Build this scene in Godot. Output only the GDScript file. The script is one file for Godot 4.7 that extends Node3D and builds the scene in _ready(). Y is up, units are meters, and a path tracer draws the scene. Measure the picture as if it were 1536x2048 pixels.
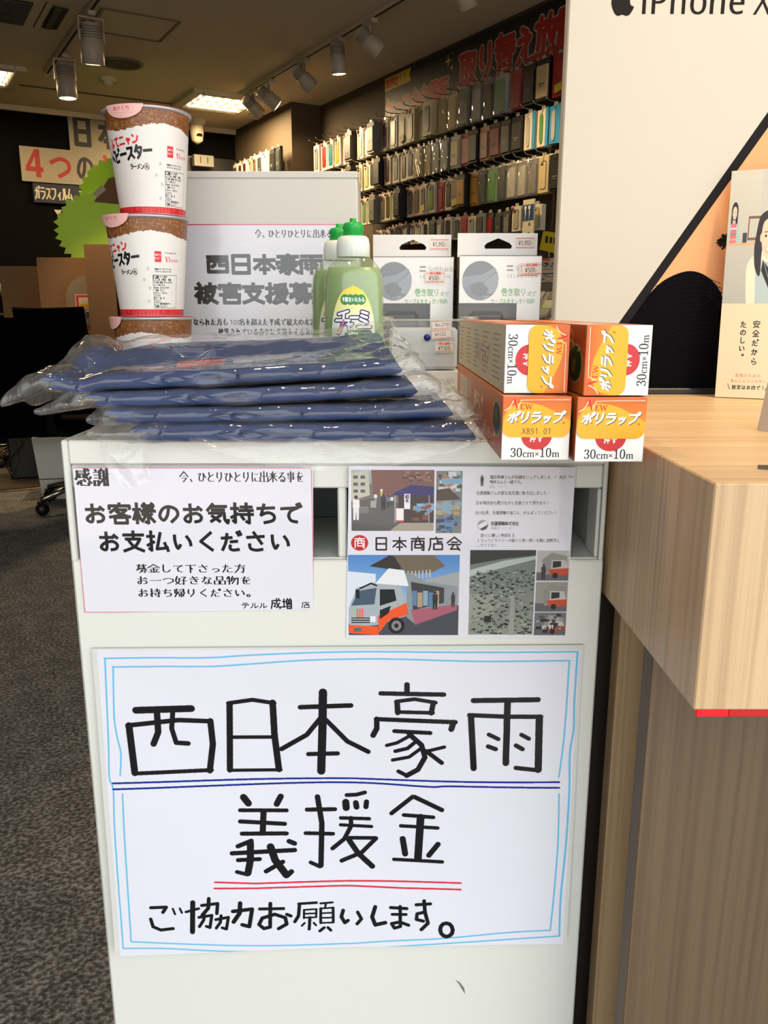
extends Node3D

const H := 1.05                      # height of the lens above the carpet
const ROOM := deg_to_rad(30.5)       # how far the shop's own axes are turned from the cabinet's

func _ready() -> void:
	var cam := Camera3D.new()
	cam.name = "camera"
	add_child(cam)
	cam.position = Vector3(0, H, 0)
	cam.rotation = Vector3(deg_to_rad(-13.6), 0, 0)
	cam.fov = 2.0 * rad_to_deg(atan(1024.0 / 1657.0))
	cam.near = 0.02
	cam.current = true

	var env := Environment.new()
	env.background_mode = Environment.BG_SKY
	var sky := ProceduralSkyMaterial.new()
	sky.sky_top_color = Color(0.88, 0.905, 0.915)
	sky.sky_horizon_color = Color(0.935, 0.948, 0.951)
	sky.ground_horizon_color = Color(0.74, 0.73, 0.70)
	sky.ground_bottom_color = Color(0.5, 0.5, 0.5)
	sky.sky_energy_multiplier = 1.0
	env.sky = Sky.new()
	env.sky.sky_material = sky
	env.background_energy_multiplier = 1.9
	env.tonemap_mode = Environment.TONE_MAPPER_LINEAR
	env.tonemap_exposure = 2.05
	env.sdfgi_enabled = true
	env.ssao_enabled = true
	env.ssil_enabled = true
	var we := WorldEnvironment.new()
	we.name = "surroundings"
	we.environment = env
	add_child(we)

	# a high sun behind the building: it reaches the street, not the shop
	var sun := DirectionalLight3D.new()
	sun.name = "sun"
	add_child(sun)
	sun.look_at_from_position(Vector3.ZERO, shop(0.25, -1.6, 0.9), Vector3.UP)
	sun.light_color = Color(1.0, 0.975, 0.94)
	sun.light_energy = 3.2
	sun.shadow_enabled = true

	build_room()
	build_ceiling_fittings()
	build_cabinet()
	build_counter()
	build_notices()
	build_bags()
	build_goods()
	build_case_wall()
	build_back()

# ---------------------------------------------------------------- the shop
func build_room() -> void:
	var turn := ROOM
	var B := func(x0: float, x1: float, y0: float, y1: float, z0: float, z1: float) -> Shape:
		return Shape.new().box(Vector3((x0 + x1) / 2, (y0 + y1) / 2, (z0 + z1) / 2), Vector3(x1 - x0, y1 - y0, z1 - z0))
	var pile := FastNoiseLite.new()
	pile.seed = 3
	pile.frequency = 0.09
	pile.fractal_octaves = 3
	var fine := FastNoiseLite.new()
	fine.seed = 8
	fine.frequency = 0.012
	var im := Image.create(512, 512, false, Image.FORMAT_RGB8)
	var hm := Image.create(512, 512, false, Image.FORMAT_RGB8)
	for x in 512:
		for y in 512:
			var a := pile.get_noise_2d(x, y) * 0.5 + 0.5
			var b := fine.get_noise_2d(x, y)
			im.set_pixel(x, y, Color(0.27, 0.27, 0.27).lerp(Color(0.66, 0.655, 0.645), clampf((a - 0.25) * 1.7 + b * 0.25, 0, 1)))
			hm.set_pixel(x, y, Color(a, a, a))
	var carpet := mat(Color.WHITE, 0.95)
	carpet.albedo_texture = ImageTexture.create_from_image(im)
	bump(carpet, ImageTexture.create_from_image(hm), 0.6, 1.7)
	structure("floor", B.call(-2.6, 3.2, -0.15, 0, -5.35, 0.8), carpet, Vector3.ZERO, turn)
	var vinyl := mat(Color(0.25, 0.215, 0.175), 0.6)
	structure("floor_back", B.call(-2.6, 3.2, -0.15, 0.0, -7.5, -5.35), vinyl, Vector3.ZERO, turn)
	structure("trim_1", Shape.new().box(Vector3(0.3, 0.004, -5.35), Vector3(5.8, 0.008, 0.05), 0.003), mat(Color(0.34, 0.29, 0.22), 0.35, {"metallic": 0.6}), Vector3.ZERO, turn)
	var paint := mat(Color(0.76, 0.70, 0.595), 0.85)
	structure("ceiling", B.call(-2.8, 3.4, H + 1.5, H + 1.66, -7.5, 1.0), paint, Vector3.ZERO, turn)
	var brown := mat(Color(0.26, 0.21, 0.145), 0.8)
	structure("wall_right", B.call(3.02, 3.4, 0, H + 1.5, -6.06, 1.0), brown, Vector3.ZERO, turn)
	structure("wall_right_back", B.call(2.775, 3.4, 0, H + 1.5, -7.5, -6.06), brown, Vector3.ZERO, turn)
	structure("wall_back", B.call(-2.8, 2.775, 0, H + 1.5, -7.5, -7.22), mat(Color(0.05, 0.047, 0.043), 0.9, {"metallic_specular": 0.08}), Vector3.ZERO, turn)
	structure("trim_2", B.call(-2.6, 2.775, H + 1.462, H + 1.499, -7.22, -7.19), paint, Vector3.ZERO, turn)
	structure("trim_3", B.call(-2.6, 2.775, H + 1.494, H + 1.499, -6.57, -6.55), mat(Color(0.30, 0.26, 0.2), 0.8), Vector3.ZERO, turn)
	structure("wall_left", B.call(-2.8, -2.6, 0, H + 1.5, -7.5, 1.0), mat(Color(0.40, 0.36, 0.30), 0.8), Vector3.ZERO, turn)
	structure("wall_front_left", B.call(-2.8, -2.45, 0, H + 1.5, 0.8, 1.0), paint, Vector3.ZERO, turn)
	structure("wall_front_right", B.call(2.8, 3.4, 0, H + 1.5, 0.8, 1.0), paint, Vector3.ZERO, turn)
	structure("wall_front_top", B.call(-2.45, 2.8, H + 1.38, H + 1.5, 0.8, 1.0), paint, Vector3.ZERO, turn)
	structure("pavement", B.call(-9, 9, -0.17, -0.02, 0.8, 12), bump(mat(Color(0.62, 0.58, 0.56), 0.9), noise_image(0.05, 128, 128), 0.2, 2.0), Vector3.ZERO, turn)

func build_ceiling_fittings() -> void:
	var C := H + 1.5
	var white := mat(Color(0.72, 0.68, 0.60), 0.5)
	var dark := mat(Color(0.10, 0.085, 0.07), 0.7)
	var warm := Color(1.0, 0.87, 0.66)
	# recessed fluorescent fittings
	for i in 2:
		var at: Vector3 = [shop(2.32, C, -6.32), shop(0.69, C, -6.38)][i]
		var t := thing("ceiling_light", ["square recessed ceiling light with three glowing tubes near the case wall", "square recessed ceiling light cut off by the left edge of the picture"][i], "ceiling light", at, ROOM)
		var f := Shape.new()
		for s in [-1, 1]:
			f.box(Vector3(s * 0.25, -0.012, 0), Vector3(0.07, 0.03, 0.57), 0.006)
			f.box(Vector3(0, -0.012, s * 0.25), Vector3(0.43, 0.03, 0.07), 0.006)
		part(t, "frame", f, white)
		part(t, "reflector", Shape.new().box(Vector3(0, -0.003, 0), Vector3(0.43, 0.004, 0.43)), mat(Color(0.9, 0.88, 0.8), 0.3, {"emission_enabled": true, "emission": Color(1.0, 0.86, 0.6), "emission_energy_multiplier": 0.45}))
		for k in 3:
			part(t, "tube", Shape.new(true).tube([Vector3(-0.2, -0.018, -0.13 + 0.13 * k), Vector3(0.2, -0.018, -0.13 + 0.13 * k)], 0.013, 10), mat(Color.WHITE, 0.4, {"emission_enabled": true, "emission": Color(1.0, 0.93, 0.72), "emission_energy_multiplier": 1.6}))
		for k in 6:
			part(t, "louvre", Shape.new().box(Vector3(-0.18 + 0.072 * k, -0.016, 0), Vector3(0.004, 0.02, 0.43)), mat(Color(0.85, 0.8, 0.68), 0.4))
		var a := AreaLight3D.new()
		a.name = "tube_glow"
		a.area_size = Vector2(0.42, 0.42)
		a.light_color = warm
		a.light_energy = [4.0, 1.3][i]
		a.area_range = 20.0
		a.shadow_enabled = true
		t.add_child(a)
		a.position = Vector3(0, -0.045, 0)
		a.rotation = Vector3(-PI / 2, 0, 0)
	# lighting tracks and their spotlights
	for e in [[1.09, -6.1, -3.2, "left"], [2.37, -6.0, -1.2, "right"]]:
		var l: float = e[2] - e[1]
		var t := thing("lighting_track", ["white lighting track with two lit spotlights over the left aisle", "white lighting track running along the phone case wall"][0 if e[3] == "left" else 1], "lighting track", shop(e[0], C, (e[1] + e[2]) / 2), ROOM)
		part(t, "rail", Shape.new().box(Vector3(0, -0.012, 0), Vector3(0.036, 0.024, l), 0.003), white)
		part(t, "slot", Shape.new().box(Vector3(0, -0.0245, 0), Vector3(0.014, 0.002, l - 0.04)), dark)
	spot(shop(1.09, C, -4.80), Vector3(0.04, -1, -0.22), true, "lit white spotlight in a square bracket, nearer of the two over the left aisle", 0.9, true)
	spot(shop(1.11, C, -5.62), Vector3(0.02, -1, 0.02), true, "lit white spotlight in a square bracket, farther of the two over the left aisle", 0.3, true)
	var along := [[-3.34, true, Vector3(0.55, -1, -0.1), "lit white track spotlight cut off by the top of the picture"], [-4.17, false, Vector3(0.8, -0.7, 0.3), "unlit white track spotlight second from the street end of the right track"],
		[-4.53, true, Vector3(0.1, -1, -0.05), "lit white track spotlight hanging straight down before the case wall banner"], [-4.98, false, Vector3(0.8, -0.7, 0.1), "unlit white track spotlight behind the lit one on the right track"],
		[-5.52, true, Vector3(0.75, -0.62, 0.28), "lit white track spotlight turned to the packs in the far corner"], [-5.80, true, Vector3(0.8, -0.55, -0.25), "small lit white track spotlight at the far end of the right track"]]
	for e in along:
		spot(shop(2.37, C, e[0]), e[2], e[1], e[3], 0.25 if e[0] < -5.7 else (0.8 if e[0] < -5.4 else 0.6), false)
	# out of the picture, over the counter by the entrance
	spot(shop(0.75, C, -0.15), Vector3(0.12, -1, -0.22), true, "lit white spotlight above the wooden counter by the entrance", 0.95, false, Color(1.0, 0.88, 0.70))
	spot(shop(0.25, C, -0.85), Vector3(0.18, -1, 0.05), true, "lit white spotlight above the donation box", 0.3, false, Color(1.0, 0.86, 0.68))
	# air conditioner outlet
	var ac := thing("air_conditioner", "ceiling air conditioner panel with dark louvred grille in the top left corner", "air conditioner", shop(0.55, C, -5.02), ROOM)
	part(ac, "panel", Shape.new().box(Vector3(-0.06, -0.006, 0), Vector3(0.86, 0.012, 0.62), 0.004), white)
	part(ac, "grille_well", Shape.new().box(Vector3(-0.07, -0.0135, 0.0), Vector3(0.70, 0.003, 0.38)), dark)
	for k in 11: part(ac, "slat", Shape.new().box(Vector3(-0.07, -0.018, -0.17 + 0.034 * k), Vector3(0.70, 0.008, 0.010)), mat(Color(0.24, 0.20, 0.15), 0.6))
	part(ac, "seam", Shape.new().box(Vector3(0.335, -0.0125, 0.02), Vector3(0.006, 0.002, 0.44)), dark)
	part(ac, "side_outlet", Shape.new().box(Vector3(0.412, -0.0125, 0.0), Vector3(0.075, 0.003, 0.36)), dark)
	part(ac, "side_vane", Shape.new().box(Vector3(0.40, -0.018, 0.0), Vector3(0.035, 0.008, 0.35), 0.002), mat(Color(0.30, 0.25, 0.19), 0.6))
	var hatch := thing("access_hatch", "flush square inspection hatch in the ceiling with a thin dark frame", "access hatch", shop(1.35, C, -4.96), ROOM)
	var hf := Shape.new()
	for s in [-1, 1]:
		hf.box(Vector3(s * 0.20, -0.003, 0), Vector3(0.014, 0.006, 0.40), 0.002)
		hf.box(Vector3(0, -0.003, s * 0.195), Vector3(0.39, 0.006, 0.014), 0.002)
	part(hatch, "frame", hf, mat(Color(0.44, 0.38, 0.29), 0.5))
	part(hatch, "panel", Shape.new().box(Vector3(0, -0.0015, 0), Vector3(0.37, 0.003, 0.36)), mat(Color(0.76, 0.70, 0.595), 0.8))
	var sp := thing("ceiling_speaker", "round flat grey loudspeaker grille set in the ceiling above the snack cups", "loudspeaker", shop(1.464, C, -5.70))
	part(sp, "rim", Shape.new(true).lathe([Vector2(0.135, -0.001), Vector2(0.132, -0.010), Vector2(0.115, -0.012), Vector2(0.113, -0.004)], 40), mat(Color(0.40, 0.36, 0.29), 0.6))
	part(sp, "grille", Shape.new(true).lathe([Vector2(0.114, -0.005), Vector2(0.06, -0.0085), Vector2(0.0, -0.0095)], 40), bump(mat(Color(0.27, 0.25, 0.21), 0.7), noise_image(0.2, 128, 128), 0.1, 20.0))
	var sd := thing("smoke_detector", "small round white smoke detector on the ceiling behind the loudspeaker", "smoke detector", shop(1.468, C, -6.09))
	part(sd, "base", Shape.new(true).lathe([Vector2(0.055, -0.001), Vector2(0.053, -0.018), Vector2(0.04, -0.024)], 28), white)
	part(sd, "sensor", Shape.new(true).lathe([Vector2(0.036, -0.02), Vector2(0.030, -0.042), Vector2(0.016, -0.048), Vector2(0, -0.048)], 28), white)
	var sc := thing("security_camera", "small white dome security camera hanging near the back wall", "security camera", shop(2.36, C - 0.0, -6.98))
	part(sc, "mount", Shape.new(true).lathe([Vector2(0.075, -0.0), Vector2(0.07, -0.03), Vector2(0.05, -0.045)], 24), white)
	part(sc, "body", Shape.new(true).lathe([Vector2(0.05, -0.04), Vector2(0.055, -0.10), Vector2(0.045, -0.16), Vector2(0.0, -0.19)], 24), white)
	part(sc, "lens", Shape.new(true).lathe([Vector2(0.024, 0.0), Vector2(0.02, 0.014), Vector2(0, 0.02)], 20), mat(Color(0.03, 0.03, 0.03), 0.15), Vector3(0.03, -0.13, 0.045))

func spot(at: Vector3, aim: Vector3, lit: bool, label: String, energy: float, framed: bool, col := Color(1.0, 0.86, 0.64)) -> void:
	var white := mat(Color(0.66, 0.62, 0.55), 0.45)
	var t := thing("track_spotlight", label, "spotlight", at, ROOM)
	var k := 1.0 if framed else 0.8
	part(t, "adaptor", Shape.new().box(Vector3(0, -0.036, 0), Vector3(0.04, 0.024, 0.11), 0.004), white)
	var hub := Vector3(0, -0.17, 0) if framed else Vector3(0, -0.13, 0)
	if framed:
		var f := Shape.new()
		f.box(Vector3(0, -0.05, 0), Vector3(0.125, 0.008, 0.03)); f.box(Vector3(-0.061, -0.105, 0), Vector3(0.006, 0.11, 0.03)); f.box(Vector3(0.061, -0.105, 0), Vector3(0.006, 0.11, 0.03))
		part(t, "bracket", f, white)
	else:
		part(t, "stem", Shape.new(true).tube([Vector3(0, -0.045, 0), Vector3(0, -0.10, 0), hub], 0.011), white)
	var head := Node3D.new()
	head.name = "head"
	t.add_child(head)
	head.position = hub
	var d := aim.normalized()
	head.quaternion = Quaternion(Vector3.DOWN, d)
	part(head, "body", Shape.new(true).lathe([Vector2(0, 0.10 * k), Vector2(0.045 * k, 0.098 * k), Vector2(0.048 * k, 0.02 * k), Vector2(0.056 * k, 0.014 * k), Vector2(0.058 * k, -0.090 * k), Vector2(0.0535 * k, -0.092 * k), Vector2(0.048 * k, -0.06 * k), Vector2(0.0, -0.058 * k)], 28), white)
	var fins := Shape.new(true)
	for i in 5: fins.lathe([Vector2(0.046 * k, (0.03 + 0.012 * i) * k), Vector2(0.0515 * k, (0.031 + 0.012 * i) * k), Vector2(0.0515 * k, (0.035 + 0.012 * i) * k), Vector2(0.046 * k, (0.036 + 0.012 * i) * k)], 24)
	part(head, "cooling_fins", fins, mat(Color(0.45, 0.42, 0.37), 0.5))
	if lit:
		part(head, "lens", Shape.new(true).lathe([Vector2(0, -0.094 * k), Vector2(0.03 * k, -0.093 * k), Vector2(0.049 * k, -0.088 * k)], 24), mat(Color.WHITE, 0.3, {"emission_enabled": true, "emission": Color(1.0, 0.93, 0.70), "emission_energy_multiplier": 1.6}))
		var l := SpotLight3D.new()
		l.name = "spot_beam"
		l.light_color = col
		l.light_energy = energy
		l.light_size = 0.04
		l.spot_angle = 34
		l.spot_angle_attenuation = 0.8
		l.spot_range = 12
		l.spot_attenuation = 2.0
		l.shadow_enabled = true
		head.add_child(l)
		l.position = Vector3(0, -0.115 * k, 0)
		l.rotation = Vector3(-PI / 2, 0, 0)
	else:
		part(head, "lens", Shape.new(true).lathe([Vector2(0, -0.076 * k), Vector2(0.03 * k, -0.075 * k), Vector2(0.047 * k, -0.070 * k)], 24), mat(Color(0.5, 0.48, 0.42), 0.2))

# ---------------------------------------------------------------- white cabinet
const TOP := H - 0.087

func build_cabinet() -> void:
	var white := mat(Color(0.835, 0.84, 0.81), 0.4)
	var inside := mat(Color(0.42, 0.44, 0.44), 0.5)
	var c := thing("cabinet", "white metal cabinet covered in notices, with an open slot under its top", "cabinet", Vector3(-0.034, 0, -0.78))
	# in the cabinet's own axes its middle is 0, 0 and its front 0.21
	var B := func(x0: float, x1: float, y0: float, y1: float, z0: float, z1: float, bev := 0.0012) -> Shape:
		return Shape.new().box(Vector3((x0 + x1) / 2 + 0.034, (y0 + y1) / 2, (z0 + z1) / 2 + 0.78), Vector3(x1 - x0, y1 - y0, z1 - z0), bev)
	part(c, "top", B.call(-0.2201, 0.1545, TOP - 0.017, TOP, -0.995, -0.5705), white)
	for x in [[-0.2253, -0.2203], [0.1547, 0.1577]]:
		part(c, "side_panel", B.call(x[0], x[1], 0.06, TOP, -0.995, -0.5715), white)
	part(c, "header", B.call(-0.2201, 0.1545, TOP - 0.0345, TOP - 0.0175, -0.60, -0.5735), white)
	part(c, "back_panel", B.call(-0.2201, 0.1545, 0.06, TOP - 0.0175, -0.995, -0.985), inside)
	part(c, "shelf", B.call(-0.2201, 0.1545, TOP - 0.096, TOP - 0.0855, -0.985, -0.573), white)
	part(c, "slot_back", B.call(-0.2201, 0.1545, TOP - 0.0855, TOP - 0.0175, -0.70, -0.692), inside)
	part(c, "divider", B.call(-0.033, -0.0265, TOP - 0.0855, TOP - 0.0345, -0.692, -0.5735), white)
	for x in [-0.2185, 0.1515]: part(c, "slot_jamb", B.call(x, x + 0.0025, TOP - 0.0855, TOP - 0.0345, -0.60, -0.5728), white)
	part(c, "door", B.call(-0.2243, 0.1577, 0.085, TOP - 0.0865, -0.5705 - 0.016, -0.5700), white)
	part(c, "plinth", B.call(-0.215, 0.147, 0.0, 0.06, -0.98, -0.60), mat(Color(0.14, 0.14, 0.14), 0.6))
	var scuff := PackedVector2Array([Vector2(0.0585, H - 0.5325), Vector2(0.0625, H - 0.5350), Vector2(0.0660, H - 0.5405), Vector2(0.0668, H - 0.5460), Vector2(0.0645, H - 0.5405), Vector2(0.0615, H - 0.5365)])
	var sm := Shape.new().prism(scuff, 0, 0.0002)
	part(c, "scuff_mark", sm, mat(Color(0.50, 0.48, 0.44), 0.6), Vector3(0.034, 0, 0.2101))

# ---------------------------------------------------------------- wooden counter, poster board and what stands on it
const SHELF := H - 0.0814

func build_counter() -> void:
	var wt := wood(4, Color(0.815, 0.70, 0.545), Color(0.755, 0.635, 0.48), Color(0.63, 0.51, 0.375))
	var oak := mat(Color.WHITE, 0.42)
	oak.albedo_texture = wt
	oak.uv1_scale = Vector3(3.4, 0.9, 1)
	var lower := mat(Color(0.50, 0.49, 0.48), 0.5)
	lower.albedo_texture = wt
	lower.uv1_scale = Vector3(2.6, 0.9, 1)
	var c := thing("counter", "thick pale wooden display counter beside the white cabinet", "counter", Vector3(0.55, 0, -0.62))
	var B := func(x0: float, x1: float, y0: float, y1: float, z0: float, z1: float, bev := 0.0) -> Shape:
		return Shape.new().box(Vector3((x0 + x1) / 2 - 0.55, (y0 + y1) / 2, (z0 + z1) / 2 + 0.62), Vector3(x1 - x0, y1 - y0, z1 - z0), bev)
	part(c, "counter_top", B.call(0.1612, 1.05, SHELF - 0.1206, SHELF, -0.888, -0.3955, 0.0008), oak)
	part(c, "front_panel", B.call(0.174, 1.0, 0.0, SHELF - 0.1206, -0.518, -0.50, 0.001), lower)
	part(c, "inner_panel", B.call(0.1825, 0.98, 0.0, SHELF - 0.1206, -0.62, -0.60, 0.001), oak)
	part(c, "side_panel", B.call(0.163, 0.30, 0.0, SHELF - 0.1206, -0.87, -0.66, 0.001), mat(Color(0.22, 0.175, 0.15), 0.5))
	var strip := thing("edge_strip", "glossy red strip under the front edge of the wooden counter", "edging strip", Vector3(0.1640, SHELF - 0.1206, -0.400))
	part(strip, "bright_end", Shape.new().box(Vector3(0.0085, -0.0026, 0), Vector3(0.017, 0.0052, 0.004), 0.0004), mat(Color(0.93, 0.06, 0.13), 0.25), Vector3.ZERO, "brighter red end piece")
	part(strip, "strip", Shape.new().box(Vector3(0.32, -0.0026, 0), Vector3(0.606, 0.0052, 0.004), 0.0004), mat(Color(0.74, 0.05, 0.06), 0.3))
	var bt := print_board()
	var b := thing("poster_board", "tall white advertising board with a slanted telephone edge standing on the counter", "poster board", Vector3(0.170, SHELF, -0.858))
	part(b, "panel", Shape.new().box(Vector3(0.32, 0.27, 0), Vector3(0.64, 0.54, 0.016), 0.001), mat(Color(0.755, 0.745, 0.70), 0.6))
	part(b, "printed_face", joined([sheet(0.001, 0.002, 0.350, 0.451, 0.0006)], [printed(bt, 0.75, {"metallic_specular": 0.15})]), null, Vector3(0, 0, 0.0081))
	part(b, "foot_rail", Shape.new().box(Vector3(0.32, 0.003, 0.012), Vector3(0.64, 0.006, 0.008), 0.001), mat(Color(0.10, 0.09, 0.09), 0.4))
	# leaflet standing in front of the board
	var lm := Shape.new(true)
	var bow := func(u: float, v: float) -> Vector3: return Vector3(u * 0.148, v * 0.210, 0.010 * sin(u * PI) - 0.030 * v)
	var bow2 := func(u: float, v: float) -> Vector3: return Vector3(u * 0.148, v * 0.210, 0.010 * sin(u * PI) - 0.030 * v - 0.0006)
	lm.grid(func(u: float, v: float) -> Vector3: return bow.call(u, v), 16, 8)
	var lm2 := Shape.new(true)
	lm2.grid(func(u: float, v: float) -> Vector3: return bow2.call(u, v), 16, 8, true)
	var lt := printed(print_leaflet(), 0.5, {"uv1_scale": Vector3(1, -1, 1), "uv1_offset": Vector3(0, 1, 0)})
	solo("leaflet", joined([lm, lm2], [lt, mat(Color(0.90, 0.88, 0.82), 0.6)]), null, "cream leaflet with a smiling schoolgirl photograph standing against the poster board", "leaflet", Vector3(0.3220, SHELF + 0.0008, -0.810), deg_to_rad(-15))
	var cm := Shape.new(true)
	for side in 2:
		cm.grid(func(u: float, v: float) -> Vector3:
			var a := -1.2 + 2.4 * u
			var r := 0.045 - 0.0008 * side - v * 0.008
			return Vector3(sin(a) * r, v * 0.052, cos(a) * r), 18, 4, side == 1)
	solo("card_stand", cm, mat(Color(0.72, 0.69, 0.65), 0.4), "curved grey card stand cut off by the right edge of the picture", "card stand", Vector3(0.3050, SHELF, -0.598), 0.0)
	var foot := Shape.new().prism(PackedVector2Array([Vector2(0, 0), Vector2(0.10, -0.045), Vector2(0.10, 0.006)]), 0, 0.0022)
	var fo := solo("stand_foot", foot, mat(Color(0.38, 0.34, 0.29), 0.3, {"metallic": 0.7}), "thin pointed metal foot lying on the counter near its front edge", "stand foot", Vector3(0.1985, SHELF + 0.0001, -0.4335))
	fo.rotation = Vector3(-PI / 2, 0, 0)

# ---------------------------------------------------------------- the notices taped to the cabinet
func paper(outline: PackedVector2Array, org: Vector2, size: Vector2, curl: Callable, nu: int, nv: int) -> Shape:
	# a sheet over a four-cornered outline (tl, tr, br, bl); print placed by true position
	var s := Shape.new(true)
	for side in 2:
		s.grid(func(u: float, v: float) -> Vector3:
			var top := outline[0].lerp(outline[1], u)
			var bot := outline[3].lerp(outline[2], u)
			var p := bot.lerp(top, v)
			return Vector3(p.x, p.y, curl.call(u, v) - 0.0004 * side), nu, nv, side == 1)
	# lay the print by position
	var arr := s.st.commit_to_arrays()
	var vs: PackedVector3Array = arr[Mesh.ARRAY_VERTEX]
	var out := Shape.new(true)
	for i in vs.size():
		out.st.set_uv(Vector2((vs[i].x - org.x) / size.x, (org.y - vs[i].y) / size.y))
		out.st.add_vertex(vs[i])
	return out

func build_notices() -> void:
	var gloss := {"clearcoat_enabled": true, "clearcoat": 0.65, "clearcoat_roughness": 0.05, "metallic_specular": 0.15}
	var wave := noise_image(0.012, 256, 256, FastNoiseLite.TYPE_SIMPLEX_SMOOTH, 2, 12)
	var big := printed(print_donation_sign(), 0.35, gloss)
	big.heightmap_enabled = true
	big.heightmap_texture = wave
	big.heightmap_scale = 0.06
	var flat := func(_u: float, _v: float) -> float: return 0.0006
	var Q := func(a: Array) -> PackedVector2Array:
		var q := PackedVector2Array()
		for p in a: q.append(Vector2(p[0], p[1] + H))
		return q
	var curl := func(u: float, v: float) -> float: return 0.0012 + 0.0065 * pow(1 - v, 2.2) * (0.5 + 0.5 * absf(2 * u - 1)) + 0.0016 * sin(u * 7.0 + v * 3.0) * (1 - v) * v * 4.0 + 0.0012
	solo("donation_sign", paper(Q.call([[-0.2148, -0.2405], [0.1466, -0.2376], [0.1456, -0.4900], [-0.2152, -0.5020]]), Vector2(-0.222, -0.232 + H), Vector2(0.372, 0.278), curl, 48, 36), big, "large laminated hand-lettered donation sign with light blue double border on the cabinet door", "sign", Vector3(0, 0, -0.5700))
	var tk := printed(print_thanks(), 0.35, gloss)
	solo("thank_you_notice", paper(Q.call([[-0.2171, -0.1058], [-0.0496, -0.1057], [-0.0513, -0.2107], [-0.2180, -0.2133]]), Vector2(-0.2195, -0.1055 + H), Vector2(0.170, 0.109), flat, 16, 12), tk, "laminated thank-you notice with red hairline border taped over the slot at left", "notice", Vector3(0, 0, -0.5697))
	var pn := printed(print_photo_notice(), 0.35, gloss)
	solo("photo_notice", paper(Q.call([[-0.0245, -0.1047], [0.1337, -0.1055], [0.1330, -0.2327], [-0.0279, -0.2327]]), Vector2(-0.026, -0.1035 + H), Vector2(0.162, 0.131), flat, 16, 12), pn, "laminated sheet of lorry and flood photographs taped over the slot at right", "notice", Vector3(0, 0, -0.5697))

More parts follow.
